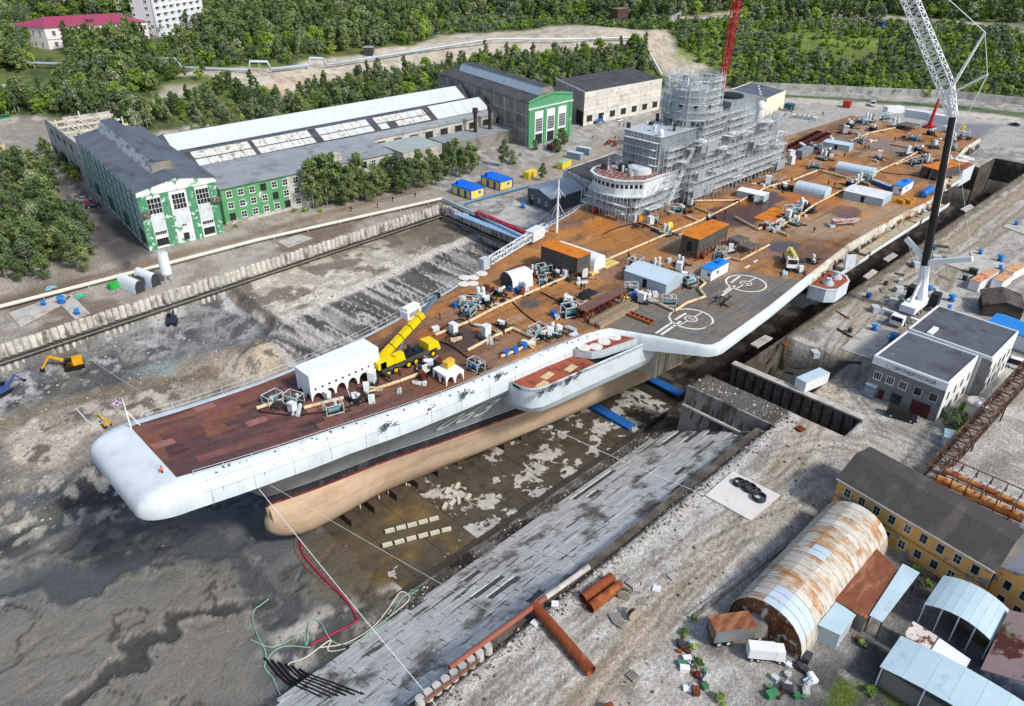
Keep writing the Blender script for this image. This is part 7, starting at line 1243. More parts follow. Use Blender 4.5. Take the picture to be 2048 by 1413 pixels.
t = thing('red_boom', 'long crimson steel boom lying on the blue footbridge', 'boom', (131.5, 57, .5)); mk('boom_section', lattice(MB(), (0, 14, .8), (-1.5, -13, .8), 1.1, 1.1, 14, .28, .2).bar((0, 14, .8), (-1.5, -13, .8), .7), M('crimson_steel', 'b3243f', .5, var=.1), t)
t = thing('footbridge', 'pale blue footbridge spanning beside the basin end wall', 'footbridge', (128.6, 55, 0)); mk('deck', MB().box(-1.2, 1.2, -16, 22, .2, .5), M('footbridge_blue', '8fb0d0', .6, var=.1), t); mk('rail', railing([(-1.1, -16, .5), (-1.1, 22, .5)], 1, 2), M('footbridge_blue', ''), t)
t = thing('scrap_pile', 'heap of dark red steel sections beside the panel hall', 'scrap', at(1232, 288)); rsx = random.Random(31)
for k in range(26): a = Vector((rsx.uniform(-5, 5), rsx.uniform(-3, 3), rsx.uniform(.3, 1.6))); mk('steel_section', MB().bar(a, a+Vector((rsx.uniform(-2.5, 2.5), rsx.uniform(-1.5, 1.5), rsx.uniform(-.3, .4))), .5, .3), M('dark_red_steel', '6d1f22', .7, var=.25), t)
contain('rust brown container at the foot of the green hall', at(1108, 297), 7, 2.6, 2.2, .2, M('cont_rust', '6d4037', .8, var=.2), M('cont_rust', '')); contain('blue tarpaulin covered stack beside the panel hall', at(1335, 212), 8, 5, 3.2, .1, M('tarp_white', 'd5dade', .7), M('tarp_blue', '1f7fe0', .5)); contain('bright green basin on the quay behind the island', at(1553, 243), 6, 3.4, .9, .15, M('green_basin', '2fb08a', .5), M('green_basin', '')); contain('dark green hut with blue roof beyond the cream building', at(1577, 222), 4, 4, 3.4, .2, M('hut_green', '30504c', .7), m_blue)
for k in range(5): contain('white storage box in the line beyond the cream building', at(1590+k*9, 236+k*1.2), 2.2, 3, 1.5, .3, m_wgrey, m_white, grp='white storage boxes on the far quay')
contain('small red hut on the far quay beyond the stern', at(1693, 215), 4, 3.4, 3, .2, M('hut_red', 'a33c34', .7), M('hut_red', ''))
# light mast, fence posts and wire along the lower right yard
t = thing('fence', 'sagging wire fence on crooked posts along the dirt track', 'fence', at(1385, 1240))
for k in range(16): q = at(1385+k*18.5, 1240-k*14.5)-t.location; mk('post', MB().bar(q, q+Vector((rs.uniform(-.2, .2), rs.uniform(-.2, .2), 1.7)), .12), m_brown, t)
a = at(1385, 1240)-t.location; b_ = at(1662, 1022)-t.location; mk('rail', MB().bar(a+Vector((0, 0, 1.1)), b_+Vector((0, 0, 1.1)), .09).bar(a+Vector((0, 0, .3)), b_+Vector((0, 0, .3)), .35), m_brown, t)
rj = random.Random(41); mats_j = [m_rust, m_white, m_dk, M('junk_green', '3f7a55', .7), m_concl, m_rustred, m_wgrey]
for k in range(46):   # scrap yard bits, each its own piece of junk
    px, py = rj.choice(((1560, 1375), (1600, 1345), (1585, 1395), (1610, 1320), (1380, 1310), (1390, 1345), (1400, 1365), (1700, 1270))); p = at(px+rj.uniform(-28, 28), py+rj.uniform(-22, 22)); s = rj.uniform(.35, .9)
    m = MB().obox((0, 0, 0), s*rj.uniform(.7, 1.8), s, s*rj.uniform(.5, 1.1), 0); m.bar((-s*.8, 0, s*.6), (s*.8, s*.3, s*.9), .12); mk('scrap_piece', m, mats_j[k % 7], None, p, rj.random()*3, 'small piece of scrap in the junk heap beside the hangar mouth' if px > 1450 else 'small piece of scrap in the junk beside the dirt track', 'scrap', 'junk beside the hangar' if px > 1450 else 'junk beside the dirt track')
t = truck('derelict van body with rusty roof at the hangar mouth', at(1470, 1275), RAD(-35), m_brown, m_rust, 'tipper'); mk('van_body', MB().box(-3.6, 1.8, -1.25, 1.25, 1.0, 3.2), M('derelict_blue', '6b7479', .8, var=.3, col2='8a6a52', s2=.8, lo=.5, hi=.6), t); mk('van_roof', MB().box(-3.7, 1.9, -1.3, 1.3, 3.2, 3.3), m_rsheet, t)
t = truck('white box van parked at the hangar mouth', at(1528, 1318), RAD(-50), m_cwht, m_white, 'tipper'); t.scale = (.62, .62, .8); mk('van_body', MB().box(-3.6, 1.8, -1.25, 1.25, 1.0, 3.0), m_white, t)
rd = random.Random(77)
for k in range(34):   # timber mats, plates and boxes round the giant crane and along the right-hand quay
    x = rd.uniform(122, 215); y = -37.5-rd.random()**1.5*14
    if 150 < x < 180 and -54 < y < -44: y -= 8 if rd.random() < .5 else 0
    if y < -54.5 and x < 153: continue
    j = k % 4; s = rd.uniform(.7, 1.4); me_ = (MB().box(-1.6*s, 1.6*s, -.7*s, .7*s, 0, .18).box(-1.6*s, 1.6*s, -.08, .08, .18, .22), MB().box(-.8*s, .8*s, -.6*s, .6*s, 0, 1.0*s).box(-.85*s, .85*s, -.65*s, .65*s, 1.0*s, 1.1*s), MB().bar((-1.8*s, 0, .15), (1.8*s, .3, .15), .25).bar((-1.5*s, .4, .12), (1.6*s, .5, .12), .2).bar((-.2, -.2, .12), (-.1, .8, .12), .2), MB().cyl((0, 0, 0), .5*s, .9*s, 12).cyl((0, 0, .9*s), .55*s, .08, 12))[j]
    mk(('timber_mat', 'equipment_box', 'pipe_bundle', 'drum')[j], me_, (m_brown, m_wgrey, m_rust, m_blue)[j] if rd.random() < .7 else m_dk, None, (x, y, .02), rd.random()*3, ('flat timber mat', 'grey equipment box', 'short bundle of rusty pipes', 'steel drum')[j]+(' near the foot of the giant crane' if x > 148 else ' on the quay between gate slot and crane'), ('mat', 'box', 'pipes', 'drum')[j], 'loose items on the right hand quay')
# stones and rubble along the basin edges: too many to count
rb = MB(); g9 = np.random.RandomState(5)
def rock(c, s, mi=None): 
    v = g9.normal(size=(6, 3)); v /= np.linalg.norm(v, axis=1)[:, None]; v = np.array([[1, 0, 0], [-1, 0, 0], [0, 1, 0], [0, -1, 0], [0, 0, 1], [0, 0, -1]])*s*(.6+.6*g9.rand(6, 1))+np.array(c); rb.add(v.tolist(), [(0, 2, 4), (2, 1, 4), (1, 3, 4), (3, 0, 4), (2, 0, 5), (1, 2, 5), (3, 1, 5), (0, 3, 5)], mi if mi is not None else int(g9.rand()*3))
for k in range(5200):
    r_ = g9.rand()
    if r_ < .3: x, y = g9.uniform(-5, 104), -49.2+g9.normal()*1.0
    elif r_ < .4: x, y = g9.uniform(113, 330), -35+g9.normal()*1.1
    elif r_ < .6: x, y = g9.uniform(-10, 60), g9.uniform(28, 80)
    elif r_ < .7: x, y = g9.uniform(56, 128), 59+(g9.uniform(56, 128)-54)*.14+g9.normal()*4
    elif r_ < .8: x, y = g9.uniform(20, 95), g9.uniform(-28, -23)
    elif r_ < .85: x, y = g9.uniform(-12, 30), g9.uniform(-40, 20)
    elif r_ < .9: x, y = g9.uniform(97, 104), g9.uniform(-48, -30)
    else: x, y = g9.uniform(15, 120), g9.uniform(-66, -50)
    z = gz(x, y) if k % 1 == 0 else 0; rock((x, y, z+.02), .1+.28*g9.rand()**3, (2 if g9.rand() < .8 else 1) if r_ > .8 and r_ < .85 else None)
mk('rubble', rb, [M('rubble_pale', 'b3aea4', .95, var=.2), M('rubble_grey', '827d75', .95, var=.2), M('rubble_dark', '57524c', .95, var=.2)], label='loose pale stones and rubble along the basin edges', cat='rubble', kind='stuff')
# ------------------------------------------------------------ things on the flight deck
ZD = 12.0
LM = [((37, 1), 'the arched white house'), ((50, 0), 'the yellow crane'), ((65, 4), 'the forward deck centre'), ((52, -10), 'the white table'), ((72, -9), 'the port hose bundle'), ((78, 14), 'the starboard round hatches'), ((88, 9), 'the white arched hut'), ((100, 6), 'the forward orange shelter'), ((92, -11), 'the red truss bridge'), ((110, -10), 'the pale blue shed'), ((122, -14), 'the blue roofed cabin'), ((134, -6), 'the long orange shelter'), ((118, 12), 'the aircraft lift'), ((140, 12), 'the white lockers'), ((152, 2), 'the brown puddle'), ((165, -10), 'the upturned boat frame'), ((175, 6), 'the scaffold foot'), ((195, -4), 'the barrel roofed shed'), ((203, -18), 'the flat white shed'), ((225, -5), 'the aft barrel roofed shed'), ((240, -20), 'the orange topped stern shed'), ((250, 22), 'the brown bins'), ((285, 10), 'the stern containers'), ((265, -6), 'the aft deck centre'), ((295, -8), 'the red stern crane')]
def near_(x, y): return min(LM, key=lambda q: (q[0][0]-x)**2+(q[0][1]-y)**2)[1]
def dp(px, py): p = at(px, py, ZD); return Vector((p.x, p.y, zdk(p.x))) if p.x < 55 else p
# arched white house
t = thing('machinery_house', 'white box house raised on arched legs on the forward deck', 'shelter', (37.4, 1.2, zdk(37))); L_, W_ = 13.4, 4.2
mk('wall', MB().box(-L_/2, L_/2, -W_/2, W_/2, 1.7, 5.2), m_white, t); mk('roof', MB().box(-L_/2-.05, L_/2+.05, -W_/2-.05, W_/2+.05, 5.2, 5.3), m_white, t)
def archpanel(w, h, th=.16, n=8):
    m = MB(); r = w/2-.18
    for k in range(n): a0 = math.pi*k/n; a1 = math.pi*(k+1)/n; p0 = (r*math.cos(a0), min(h-.1, .3+(h-.45)*math.sin(a0))); p1 = (r*math.cos(a1), min(h-.1, .3+(h-.45)*math.sin(a1))); m.hexa([(p1[0], -th/2, p1[1]), (p0[0], -th/2, p0[1]), (p0[0], th/2, p0[1]), (p1[0], th/2, p1[1])], [(p1[0], -th/2, h), (p0[0], -th/2, h), (p0[0], th/2, h), (p1[0], th/2, h)])
    m.box(-w/2, -r, -th/2, th/2, 0, h); m.box(r, w/2, -th/2, th/2, 0, h); return m
ap = archpanel(L_/6, 1.8).mesh('arch', m_white); ap2 = archpanel(W_/2, 1.8).mesh('arch', m_white)
for k in range(6):
    for s in (-1, 1): mk('arch', ap, None, t, (-L_/2+(k+.5)*L_/6, s*(W_/2-.1), 0))
for k in range(2):
    for s in (-1, 1): mk('arch', ap2, None, t, (s*(L_/2-.1), -W_/2+(k+.5)*W_/2, 0), math.pi/2)
for k in range(10): mk('port_hole', MB().tube([(0, 0, 0), (0, -.06, 0)], .2, 10), m_blackm, t, (-L_/2+.9+k*1.28, -W_/2-.01, 2.5))
# white table with yellow box
p = dp(897, 757); t = thing('work_table', 'white arched leg table carrying a yellow crate on the forward deck', 'table', p, RAD(-3)); mk('top', MB().box(-1.9, 1.9, -1.9, 1.9, 1.7, 1.9), m_white, t); a3 = archpanel(1.9, 1.7).mesh('arch', m_white)
for k in (-1, 1):
    for s in (-1, 1): mk('arch', a3, None, t, (k*.95, s*1.8, 0)); mk('arch', a3, None, t, (s*1.8, k*.95, 0), math.pi/2)
mk('crate', MB().box(-1, 1, -.6, .6, 0, 1.2).box(-1.02, 1.02, -.1, .1, 1.2, 1.28), M('crate_ochre', 'c9a23c', .7, var=.1), None, p+Vector((.6, .6, 1.92)), .2, 'ochre crate standing on the white table', 'crate')
# pump units in four builds
m_teal = M('motor_teal', '5a7d80', .5, var=.15); m_unit = M('unit_white', 'd5d9d8', .55, var=.15, vs=1.4, col2='8f9593', s2=1.4, lo=.56, hi=.64); m_ublue = M('unit_blue', '2b62a8', .5, var=.12)
def proto(kind):
    t = thing('pump_unit', '', 'pump', (0, 0, -50)); rq = random.Random(kind+80); mk('drip_tray', MB().prism([(1.7*math.cos(a*.9)*rq.uniform(.7, 1.1), 1.3*math.sin(a*.9)*rq.uniform(.7, 1.1)) for a in range(7)], .015, .04), M('oily_tray', '2c2622', .5, var=.3), t)
    for k in range(3): a = rq.random()*6.28; c_, s_ = math.cos(a), math.sin(a); mk('cable', MB().tube([(.4*c_, .4*s_, .5), (1.1*c_-.3*s_, 1.1*s_+.3*c_, .35), (1.7*c_+.4*s_, 1.7*s_-.4*c_, .12), (2.4*c_, 2.4*s_, .1)], .09, 5), m_blackm, t)
    if kind == 0:
        mk('frame', MB().bar((-1.2, -.8, .1), (1.2, -.8, .1), .12).bar((-1.2, .8, .1), (1.2, .8, .1), .12).bar((-1.2, -.8, 1.5), (1.2, -.8, 1.5), .1).bar((-1.2, .8, 1.5), (1.2, .8, 1.5), .1).bar((-1.2, -.8, 1.5), (-1.2, .8, 1.5), .1).bar((1.2, -.8, 1.5), (1.2, .8, 1.5), .1).bar((-1.2, -.8, .1), (-1.2, -.8, 1.5), .09).bar((-1.2, .8, .1), (-1.2, .8, 1.5), .09), m_wgrey, t)
        for x in (-1.2, 1.2):
            for y in (-.8, .8): mk('post', MB().bar((x, y, 0), (x, y, 1.5), .1), m_wgrey, t)
        mk('motor', MB().tube([(-.9, -.2, .6), (.7, -.2, .6)], .42, 12), m_teal, t); mk('gauge', MB().cyl((.4, .4, .9), .25, .5, 10), m_wgrey, t)
    elif kind == 1:
        mk('cabinet', MB().box(-.6, .6, -.5, .5, .2, 1.9).box(-.65, .65, -.55, .55, 1.9, 2.0), m_unit, t); mk('skid', MB().box(-1.1, 1.1, -.7, .7, 0, .2), m_dk, t); mk('motor', MB().tube([(.7, -.5, .5), (1.5, -.2, .5)], .32, 10), m_dk, t); mk('hose', MB().tube([(-.6, .2, .5), (-1.3, .6, .6), (-1.6, -.2, .3), (-1.2, -.9, .2)], .1, 6), m_blackm, t)
    elif kind == 2:
        mk('filter', MB().cyl((-.45, 0, .2), .3, 1.7, 12).ball((-.45, 0, 1.9), .3, .3, .2, 12, 6), m_unit, t); mk('filter', MB().cyl((.35, .1, .2), .3, 1.5, 12).ball((.35, .1, 1.7), .3, .3, .2, 12, 6), m_unit, t); mk('manifold', MB().tube([(-1.2, -.4, .5), (0, -.5, .6), (1.1, -.3, .5)], .16, 8), m_wgrey, t); mk('skid', MB().box(-1, 1, -.7, .7, 0, .18), m_dk, t); mk('valve', MB().cyl((.9, -.3, .5), .2, .6, 8), m_teal, t)
    else:
        m = MB()
        for q in range(4): m.tube([(.8*math.cos(a*math.pi/7), .8*math.sin(a*math.pi/7), .2+.2*q+.05*math.sin(a+q)) for a in range(15)], .1, 5, cap=False)
        mk('hose_coil', m, m_blackm, t); mk('blower', MB().box(-.3, .5, -.4, .4, .1, 1.3).tube([(.1, 0, 1.2), (.9, .4, 1.5)], .25, 8), m_unit, t); mk('frame', MB().bar((-.9, -.6, 0), (.9, -.6, 1.6), .09).bar((.9, -.6, 0), (-.9, -.6, 1.6), .09).bar((-.9, .6, .1), (.9, .6, .1), .1), m_wgrey, t)
    return t
PR = [proto(k) for k in range(4)]; NM = ('open framed pump with teal motor', 'white cabinet pump with black hose', 'twin white filter pump on a skid', 'black hose coil with white blower'); usedp = set(); rp_ = random.Random(17)
def pump(k, px, py, s=1., rz=None):
    s *= 1.15; p = dp(px, py); o = PR[k] if k not in usedp else dup(PR[k], (0, 0, 0)); usedp.add(k); o.location = p; o.rotation_euler.z = rp_.random()*6.28 if rz is None else rz; o.scale = (s, s, s); n = near_(p.x, p.y); o['label'] = NM[k]+' near '+n; o['group'] = NM[k]+' units'
for k, px, py, s in ((0, 549, 820, 1), (0, 590, 818, 1), (0, 669, 833, 1), (1, 588, 838, .8), (1, 657, 808, .7), (3, 710, 808, 1), (1, 734, 790, .8), (1, 745, 768, 1), (2, 850, 748, .8), (3, 862, 738, 1.2), (0, 952, 738, 1), (1, 907, 668, 1), (1, 972, 674, 1.1), (3, 1005, 655, .9), (0, 940, 615, 1.2), (2, 962, 600, 1.3), (3, 975, 608, 1.2), (2, 966, 605, 1), (0, 938, 628, 1), (1, 925, 610, .8), (3, 1000, 590, 1), (2, 1050, 585, 1.1), (2, 1040, 580, 1), (3, 1062, 553, 1), (0, 1088, 545, 1.1), (1, 1130, 555, .8), (3, 1115, 552, 1), (2, 1068, 545, .8), (0, 1085, 568, .9), (3, 1140, 610, 1.2), (2, 1130, 608, 1), (0, 1142, 630, 1.3), (3, 1148, 622, 1), (0, 1075, 672, 1.2), (1, 1098, 672, .8), (2, 1110, 670, 1.1), (3, 1085, 675, .9), (1, 1168, 555, .9), (0, 1270, 535, 1.3), (2, 1312, 535, 1.1), (1, 1357, 545, 1.1), (2, 1360, 530, 1.), (3, 1370, 560, 1.2), (0, 1378, 570, 1.1), (0, 1262, 582, 1), (1, 1283, 605, 1), (0, 1337, 608, 1.), (3, 1285, 600, 1), (0, 1440, 515, 1.2), (2, 1460, 505, 1), (1, 1380, 412, 1), (0, 1350, 425, 1.2), (3, 1365, 422, 1), (2, 1332, 470, 1.2), (1, 1300, 452, 1.1), (0, 1308, 445, 1), (2, 1500, 352, 1.2), (3, 1508, 345, 1.2), (0, 1470, 362, 1.2), (1, 1460, 370, 1), (2, 1490, 338, 1.3), (1, 1512, 405, 1), (3, 1570, 380, 1.3), (0, 1582, 430, 1.4), (2, 1600, 420, 1.4), (3, 1610, 415, 1.2), (1, 1575, 438, 1.1), (2, 1590, 450, 1.1), (1, 1562, 455, .9), (0, 1538, 458, 1), (0, 1630, 300, 1.3), (3, 1650, 310, 1.5), (2, 1645, 320, 1.4), (0, 1628, 338, 1.3), (1, 1562, 305, 1.4), (2, 1552, 295, 1.2), (1, 1580, 320, 1.4), (0, 1722, 285, 1.3), (1, 1757, 318, 1.2), (3, 1700, 372, 1.3), (2, 1715, 366, 1.3), (0, 1730, 360, 1.3), (2, 1815, 310, 1.4), (3, 1835, 305, 1.5), (0, 1828, 330, 1.3), (2, 1850, 325, 1.3), (0, 1825, 282, 1.4), (1, 1868, 295, 1.1), (3, 1700, 255, 1.5), (0, 1720, 248, 1.5), (2, 1735, 245, 1.5), (3, 1745, 262, 1.4), (1, 1690, 268, 1.3), (0, 1770, 240, 1.5), (2, 1790, 255, 1.5), (3, 1900, 330, 1.4), (0, 1925, 275, 1.3), (2, 1905, 282, 1.3), (3, 1860, 270, 1.4), (1, 1535, 370, 1.2), (0, 1420, 540, .8), (1, 1600, 545, .7), (2, 1625, 525, .9), (3, 1418, 440, .8), (2, 1660, 290, 1.3), (3, 1605, 300, 1.3), (0, 1905, 300, 1.2)): pump(k, px, py, s)
# small blue boxes and drums
for px, py, l_ in ((1012, 712, 'blue box at the head of the port deck edge row'), (1030, 706, 'blue box in the middle of the port deck edge row'), (1047, 697, 'blue box at the aft end of the port deck edge row'), (1268, 594, 'blue drum crate before the pale blue shed'), (910, 615, 'blue motor crate among the forward pumps'), (1022, 582, 'blue drum beside the white arched hut'), (1035, 584, 'navy drum beside the white arched hut'), (1107, 632, 'white and blue dispenser near the red truss bridge'), (1758, 372, 'blue crate row by the aft blue cabin')):
    p = dp(px, py); t = thing('crate', l_, 'crate', p, .2); mk('box', MB().box(-.55, .55, -.45, .45, .05, 1.0), m_ublue, t); mk('lid', MB().box(-.6, .6, -.5, .5, 1.0, 1.1), m_ublue, t)
for k in range(6): p = dp(1747+k*6, 368+k*2.3); t = thing('crate', 'blue crate in the line beside the aft blue cabin', 'crate', p, .2, 'line of blue crates'); mk('box', MB().box(-.7, .7, -.6, .6, .05, 1.2), m_ublue, t); mk('lid', MB().box(-.75, .75, -.65, .65, 1.2, 1.3), m_wgrey, t)
for k in range(7): p = dp(1795+k*5, 405+(k % 3)*2); mk('drum', MB().cyl((0, 0, 0), .5, 1.1, 12).cyl((0, 0, .5), .53, .08, 12), M('drum_ochre', 'c58f2c', .6, var=.12), None, p, 0, 'ochre drum in the cluster by the port edge', 'drum', 'ochre drums')
# shelters
def shelter(lab, c, L_, W_, rz, rm, wm, legs=1.9, h=3.4):
    t = thing('shelter', lab, 'shelter', c, rz); mk('body', MB().box(-L_/2, L_/2, -W_/2, W_/2, legs, legs+h), wm, t); mk('roof', MB().box(-L_/2-.1, L_/2+.1, -W_/2-.1, W_/2+.1, legs+h, legs+h+.12), rm, t); n = int(L_/1.6)
    for k in range(n+1):
        x = -L_/2+L_*k/n
        for s in (-1, 1): mk('leg', MB().bar((x, s*W_/2*.96, 0), (x, s*W_/2*.96, legs), .16), m_rustred, t)
        if k < n:
            for s in (-1, 1): mk('brace', MB().bar((x, s*W_/2*.97, .1), (x+L_/n, s*W_/2*.97, legs), .1), m_rustred, t); mk('port_hole', MB().tube([(x+L_/n/2, s*(W_/2), legs+1.1), (x+L_/n/2, s*(W_/2+.05), legs+1.1)], .2, 8), m_blackm, t)
    mk('door', MB().box(-L_/2-.05, -L_/2, -.6, .6, legs, legs+2.4), m_blackm, t); return t
m_or = M('orange_rust_roof', 'c5741d', .8, var=.12, vs=.7, col2='a85c17', s2=.4, lo=.52, hi=.64); m_gw = M('gunmetal_wall', '4f4c49', .7, var=.2, vs=.6, col2='63503f', s2=.5, lo=.54, hi=.64, st=(1, 1, .3))
shelter('dark box shelter on legs with orange roof, forward of the lift', (100.6, 7.1, ZD), 10.4, 4.6, RAD(-87), m_or, m_gw); shelter('long dark box shelter on legs with bright orange roof', (134.3, -7.4, ZD), 14, 4.6, RAD(3), m_or, m_gw)
shelter('rust dark shelter with orange roof near the port stern', (243, -24.6, ZD), 14, 5.6, RAD(-12), m_or, m_gw, .6, 2.8)
arcshed('white tent with rounded roof beside the forward orange shelter', (106.6, 8.2, ZD), RAD(-86), 12, 4.4, 3.6, m_white, 'tent_shed', 8, 1.6); arcshed('small white arched hut with dark open front', (87.6, 9.4, ZD), RAD(-8), 5.4, 4.6, 3.6, m_white, 'arched_hut', 8, .9)
def shed(lab, c, L_, W_, rz, h, rise, rm, wm):
    t = thing('deck_shed', lab, 'shed', c, rz); mk('wall', MB().add([(-L_/2, -W_/2, 0), (L_/2, -W_/2, 0), (L_/2, W_/2, 0), (-L_/2, W_/2, 0), (-L_/2, -W_/2, h), (L_/2, -W_/2, h), (L_/2, W_/2, h), (-L_/2, W_/2, h), (-L_/2, 0, h+rise), (L_/2, 0, h+rise)], [(0, 1, 5, 4), (2, 3, 7, 6), (3, 0, 4, 8, 7), (1, 2, 6, 9, 5)]), wm, t); n = max(3, int(L_/1.6))
    for k in range(n):
        x0 = -L_/2-.1+(L_+.2)*k/n; x1 = -L_/2-.1+(L_+.2)*(k+1)/n-.03
        for s in (-1, 1): q = [(x0, s*(W_/2+.15), h-.02), (x1, s*(W_/2+.15), h-.02), (x1, 0, h+rise+.05), (x0, 0, h+rise+.05)]; mk('roof_sheet', MB().hexa([(a, b_, c_) for a, b_, c_ in q], [(a, b_, c_+.07) for a, b_, c_ in q]) if s < 0 else MB().hexa([(a, b_, c_) for a, b_, c_ in q[::-1]], [(a, b_, c_+.07) for a, b_, c_ in q[::-1]]), rm, t)
    mk('door', MB().box(-.5, .5, -W_/2-.06, -W_/2, .1, h-.4), m_blackm, t); mk('door', MB().box(-L_/2-.05, -L_/2, -.5, .5, .1, h-.4), m_dk, t)
    for k in range(3): mk('panel_post', MB().box(-L_/2*.7+k*L_*.35-.05, -L_/2*.7+k*L_*.35+.05, -W_/2-.05, -W_/2, 0, h), m_wgrey, t)
m_lb = M('pale_blue_sheet', 'b8cad3', .45, var=.06, vs=.5); m_lbw = M('pale_blue_wall', 'a3b3bc', .6, var=.1)
shed('large pale blue shed with shallow roof at the front of the angled deck', (110.3, -10.2, ZD), 10.6, 7, RAD(-86), 2.4, .8, m_lb, m_lbw); shed('flat white shed amidships close to the port edge', (202.4, -18.4, ZD), 11, 8, RAD(-86), 2.2, .35, M('white_sheet', 'd5d9da', .5, var=.08, col2='b5b7b4', s2=.4, lo=.56, hi=.66), m_lbw)
arcshed('barrel roofed pale shed behind the brown puddle', (194.8, -5.4, ZD), RAD(-86), 9.2, 5, 3, m_lb, 'barrel_shed', 8, 1.4); arcshed('barrel roofed pale shed further aft', (224.6, -5.3, ZD), RAD(-84), 11.4, 4.4, 2.8, m_lb, 'barrel_shed', 8, 1.4); shed('low white shed at the foot of the island scaffolding', (178.5, 4.6, ZD), 8, 4, RAD(-82), 1.9, .2, m_white, m_lbw); shed('grey canopy shed by the round stern machinery', dp(1675, 297), 9, 5, RAD(-82), 2, .3, m_lb, m_lbw)
for lab, c, L_, rz in (('white cabin with blue roof beside the helicopter circle', (123.5, -17.3, ZD), 7.4, RAD(2)), ('white cabin with blue roof near the port quarter', (217.4, -22.6, ZD), 9, RAD(2))):
    t = thing('site_cabin', lab, 'cabin', c, rz, 'white cabins with blue roofs'); mk('wall', MB().box(-L_/2, L_/2, -1.3, 1.3, .15, 2.6), m_white, t); mk('roof', MB().box(-L_/2-.15, L_/2+.15, -1.45, 1.45, 2.6, 2.8), M('cabin_roof_sky', '1f7fd6', .45, var=.05), t); mk('roof_unit', MB().box(.6, 2.4, -.4, .8, 2.8, 3.1), m_blue, t); mk('door', MB().box(-L_/2-.05, -L_/2, -.4, .5, .2, 2.3), m_white, t); mk('window', wmesh_(.8, .8, 1, 1, m_frame, M('window_blue', '1e4a86', .2)), None, t, (-L_/2-.02, -.7, 1.2), math.pi/2+math.pi); mk('window', wmesh_(.9, .8, 1, 1, m_frame, m_glass), None, t, (-1, -1.32, 1.2), math.pi+math.pi)
for px, py, l_ in ((1475, 490, 'dark steel table platform, nearer the long orange shelter'), (1495, 503, 'dark steel table platform, nearer the port side'), (1815, 258, 'wide grey platform on legs near the stern')):
    p = dp(px, py); s = 1.7 if px > 1700 else 1; t = thing('platform', l_, 'platform', p, RAD(-6)); mk('top', MB().box(-2.1*s, 2.1*s, -1.7*s, 1.7*s, 1.6, 1.75), M('platform_grey', '5f5b57', .8, var=.2), t)
    for x in (-1.9, 0, 1.9):
        for y in (-1.5, 1.5): mk('leg', MB().bar((x*s, y*s, 0), (x*s, y*s, 1.6), .15), m_rustred, t)
# truss bridge, plank stack, ladder frame
t = thing('truss_bridge', 'red brown steel truss bridge section lying on the deck', 'truss', (91.8, -10.9, ZD), RAD(1)); L_ = 13.8; mk('deck_top', MB().box(-L_/2, L_/2, -1.2, 1.2, 2.5, 2.65), M('truss_top', '6b5147', .85, var=.2), t)
for s in (-1.1, 1.1):
    mk('chord', MB().bar((-L_/2, s, .15), (L_/2, s, .15), .3).bar((-L_/2, s, 2.4), (L_/2, s, 2.4), .26), m_rustred, t)
    for k in range(8): x = -L_/2+k*L_/8; mk('diagonal', MB().bar((x, s, .2), (x+L_/16, s, 2.3), .2).bar((x+L_/16, s, 2.3), (x+L_/8, s, .2), .2), m_rustred, t)
t = thing('plank_stack', 'long stack of grey brown planks between truss and deck edge', 'planks', dp(1228, 632), RAD(2)); m_pk = M('plank_grey', '8b7a66', .9, var=.2, vs=1, rnd=.2)
for k in range(11): mk('plank', MB().box(-6.4+rp_.uniform(-.4, .4), 6.4+rp_.uniform(-.4, .4), -1.6+k*.3, -1.34+k*.3, .05, .75+.06*(k % 3)), m_pk, t)
t = thing('ladder_frame', 'orange brown rectangular ladder frame on the grey deck', 'frame', dp(1277, 637), RAD(-88)); m_of = M('frame_orange', '8a4a28', .8, var=.2)
for s in (-.7, .7): mk('side_rail', MB().box(-3.4, 3.4, s-.15, s+.15, .05, .5), m_of, t)
for k in range(7): mk('rung', MB().box(-3.3+k*1.1-.1, -3.3+k*1.1+.1, -.55, .55, .1, .4), m_of, t)
for px, py, L_, W_, l_ in ((1178, 548, 5, 2.4, 'yellow deck mat, forward piece by the duct line'), (1218, 529, 5, 2.4, 'yellow deck mat, aft piece by the duct line'), (1402, 391, 6, 2, 'yellow mat by the foot of the scaffolding'), (1432, 380, 5, 2, 'yellow mat further aft by the scaffolding'), (1265, 565, 2.4, 1.6, 'yellow mat at the corner of the pale blue shed'), (1250, 600, 3, 2, 'pale yellow boards beside the truss bridge end')): mk('deck_mat', MB().box(-L_/2, L_/2, -W_/2, W_/2, 0, .1).box(-.03, .03, -W_/2, W_/2, .1, .13), M('mat_yellow', 'd9c26c', .8, var=.1, col2='b89a4a', s2=.8, lo=.55, hi=.65), None, dp(px, py)+Vector((0, 0, .01)), RAD(2), l_, 'mat')
for px, py, L_, W_, l_ in ((1540, 430, 12, 4, 'orange rust flap plate inside the brown puddle'), (1198, 615, 5, 3, 'dark rubber sheet heap near the truss bridge'), (1172, 590, 5, 2.6, 'black tarpaulin heap by the forward pumps')): mk('steel_plate', MB().box(-L_/2, L_/2, -W_/2, W_/2, 0, .25), m_or if px > 1500 else m_ck, None, dp(px, py)+Vector((0, 0, .01)), RAD(4), l_, 'plate')
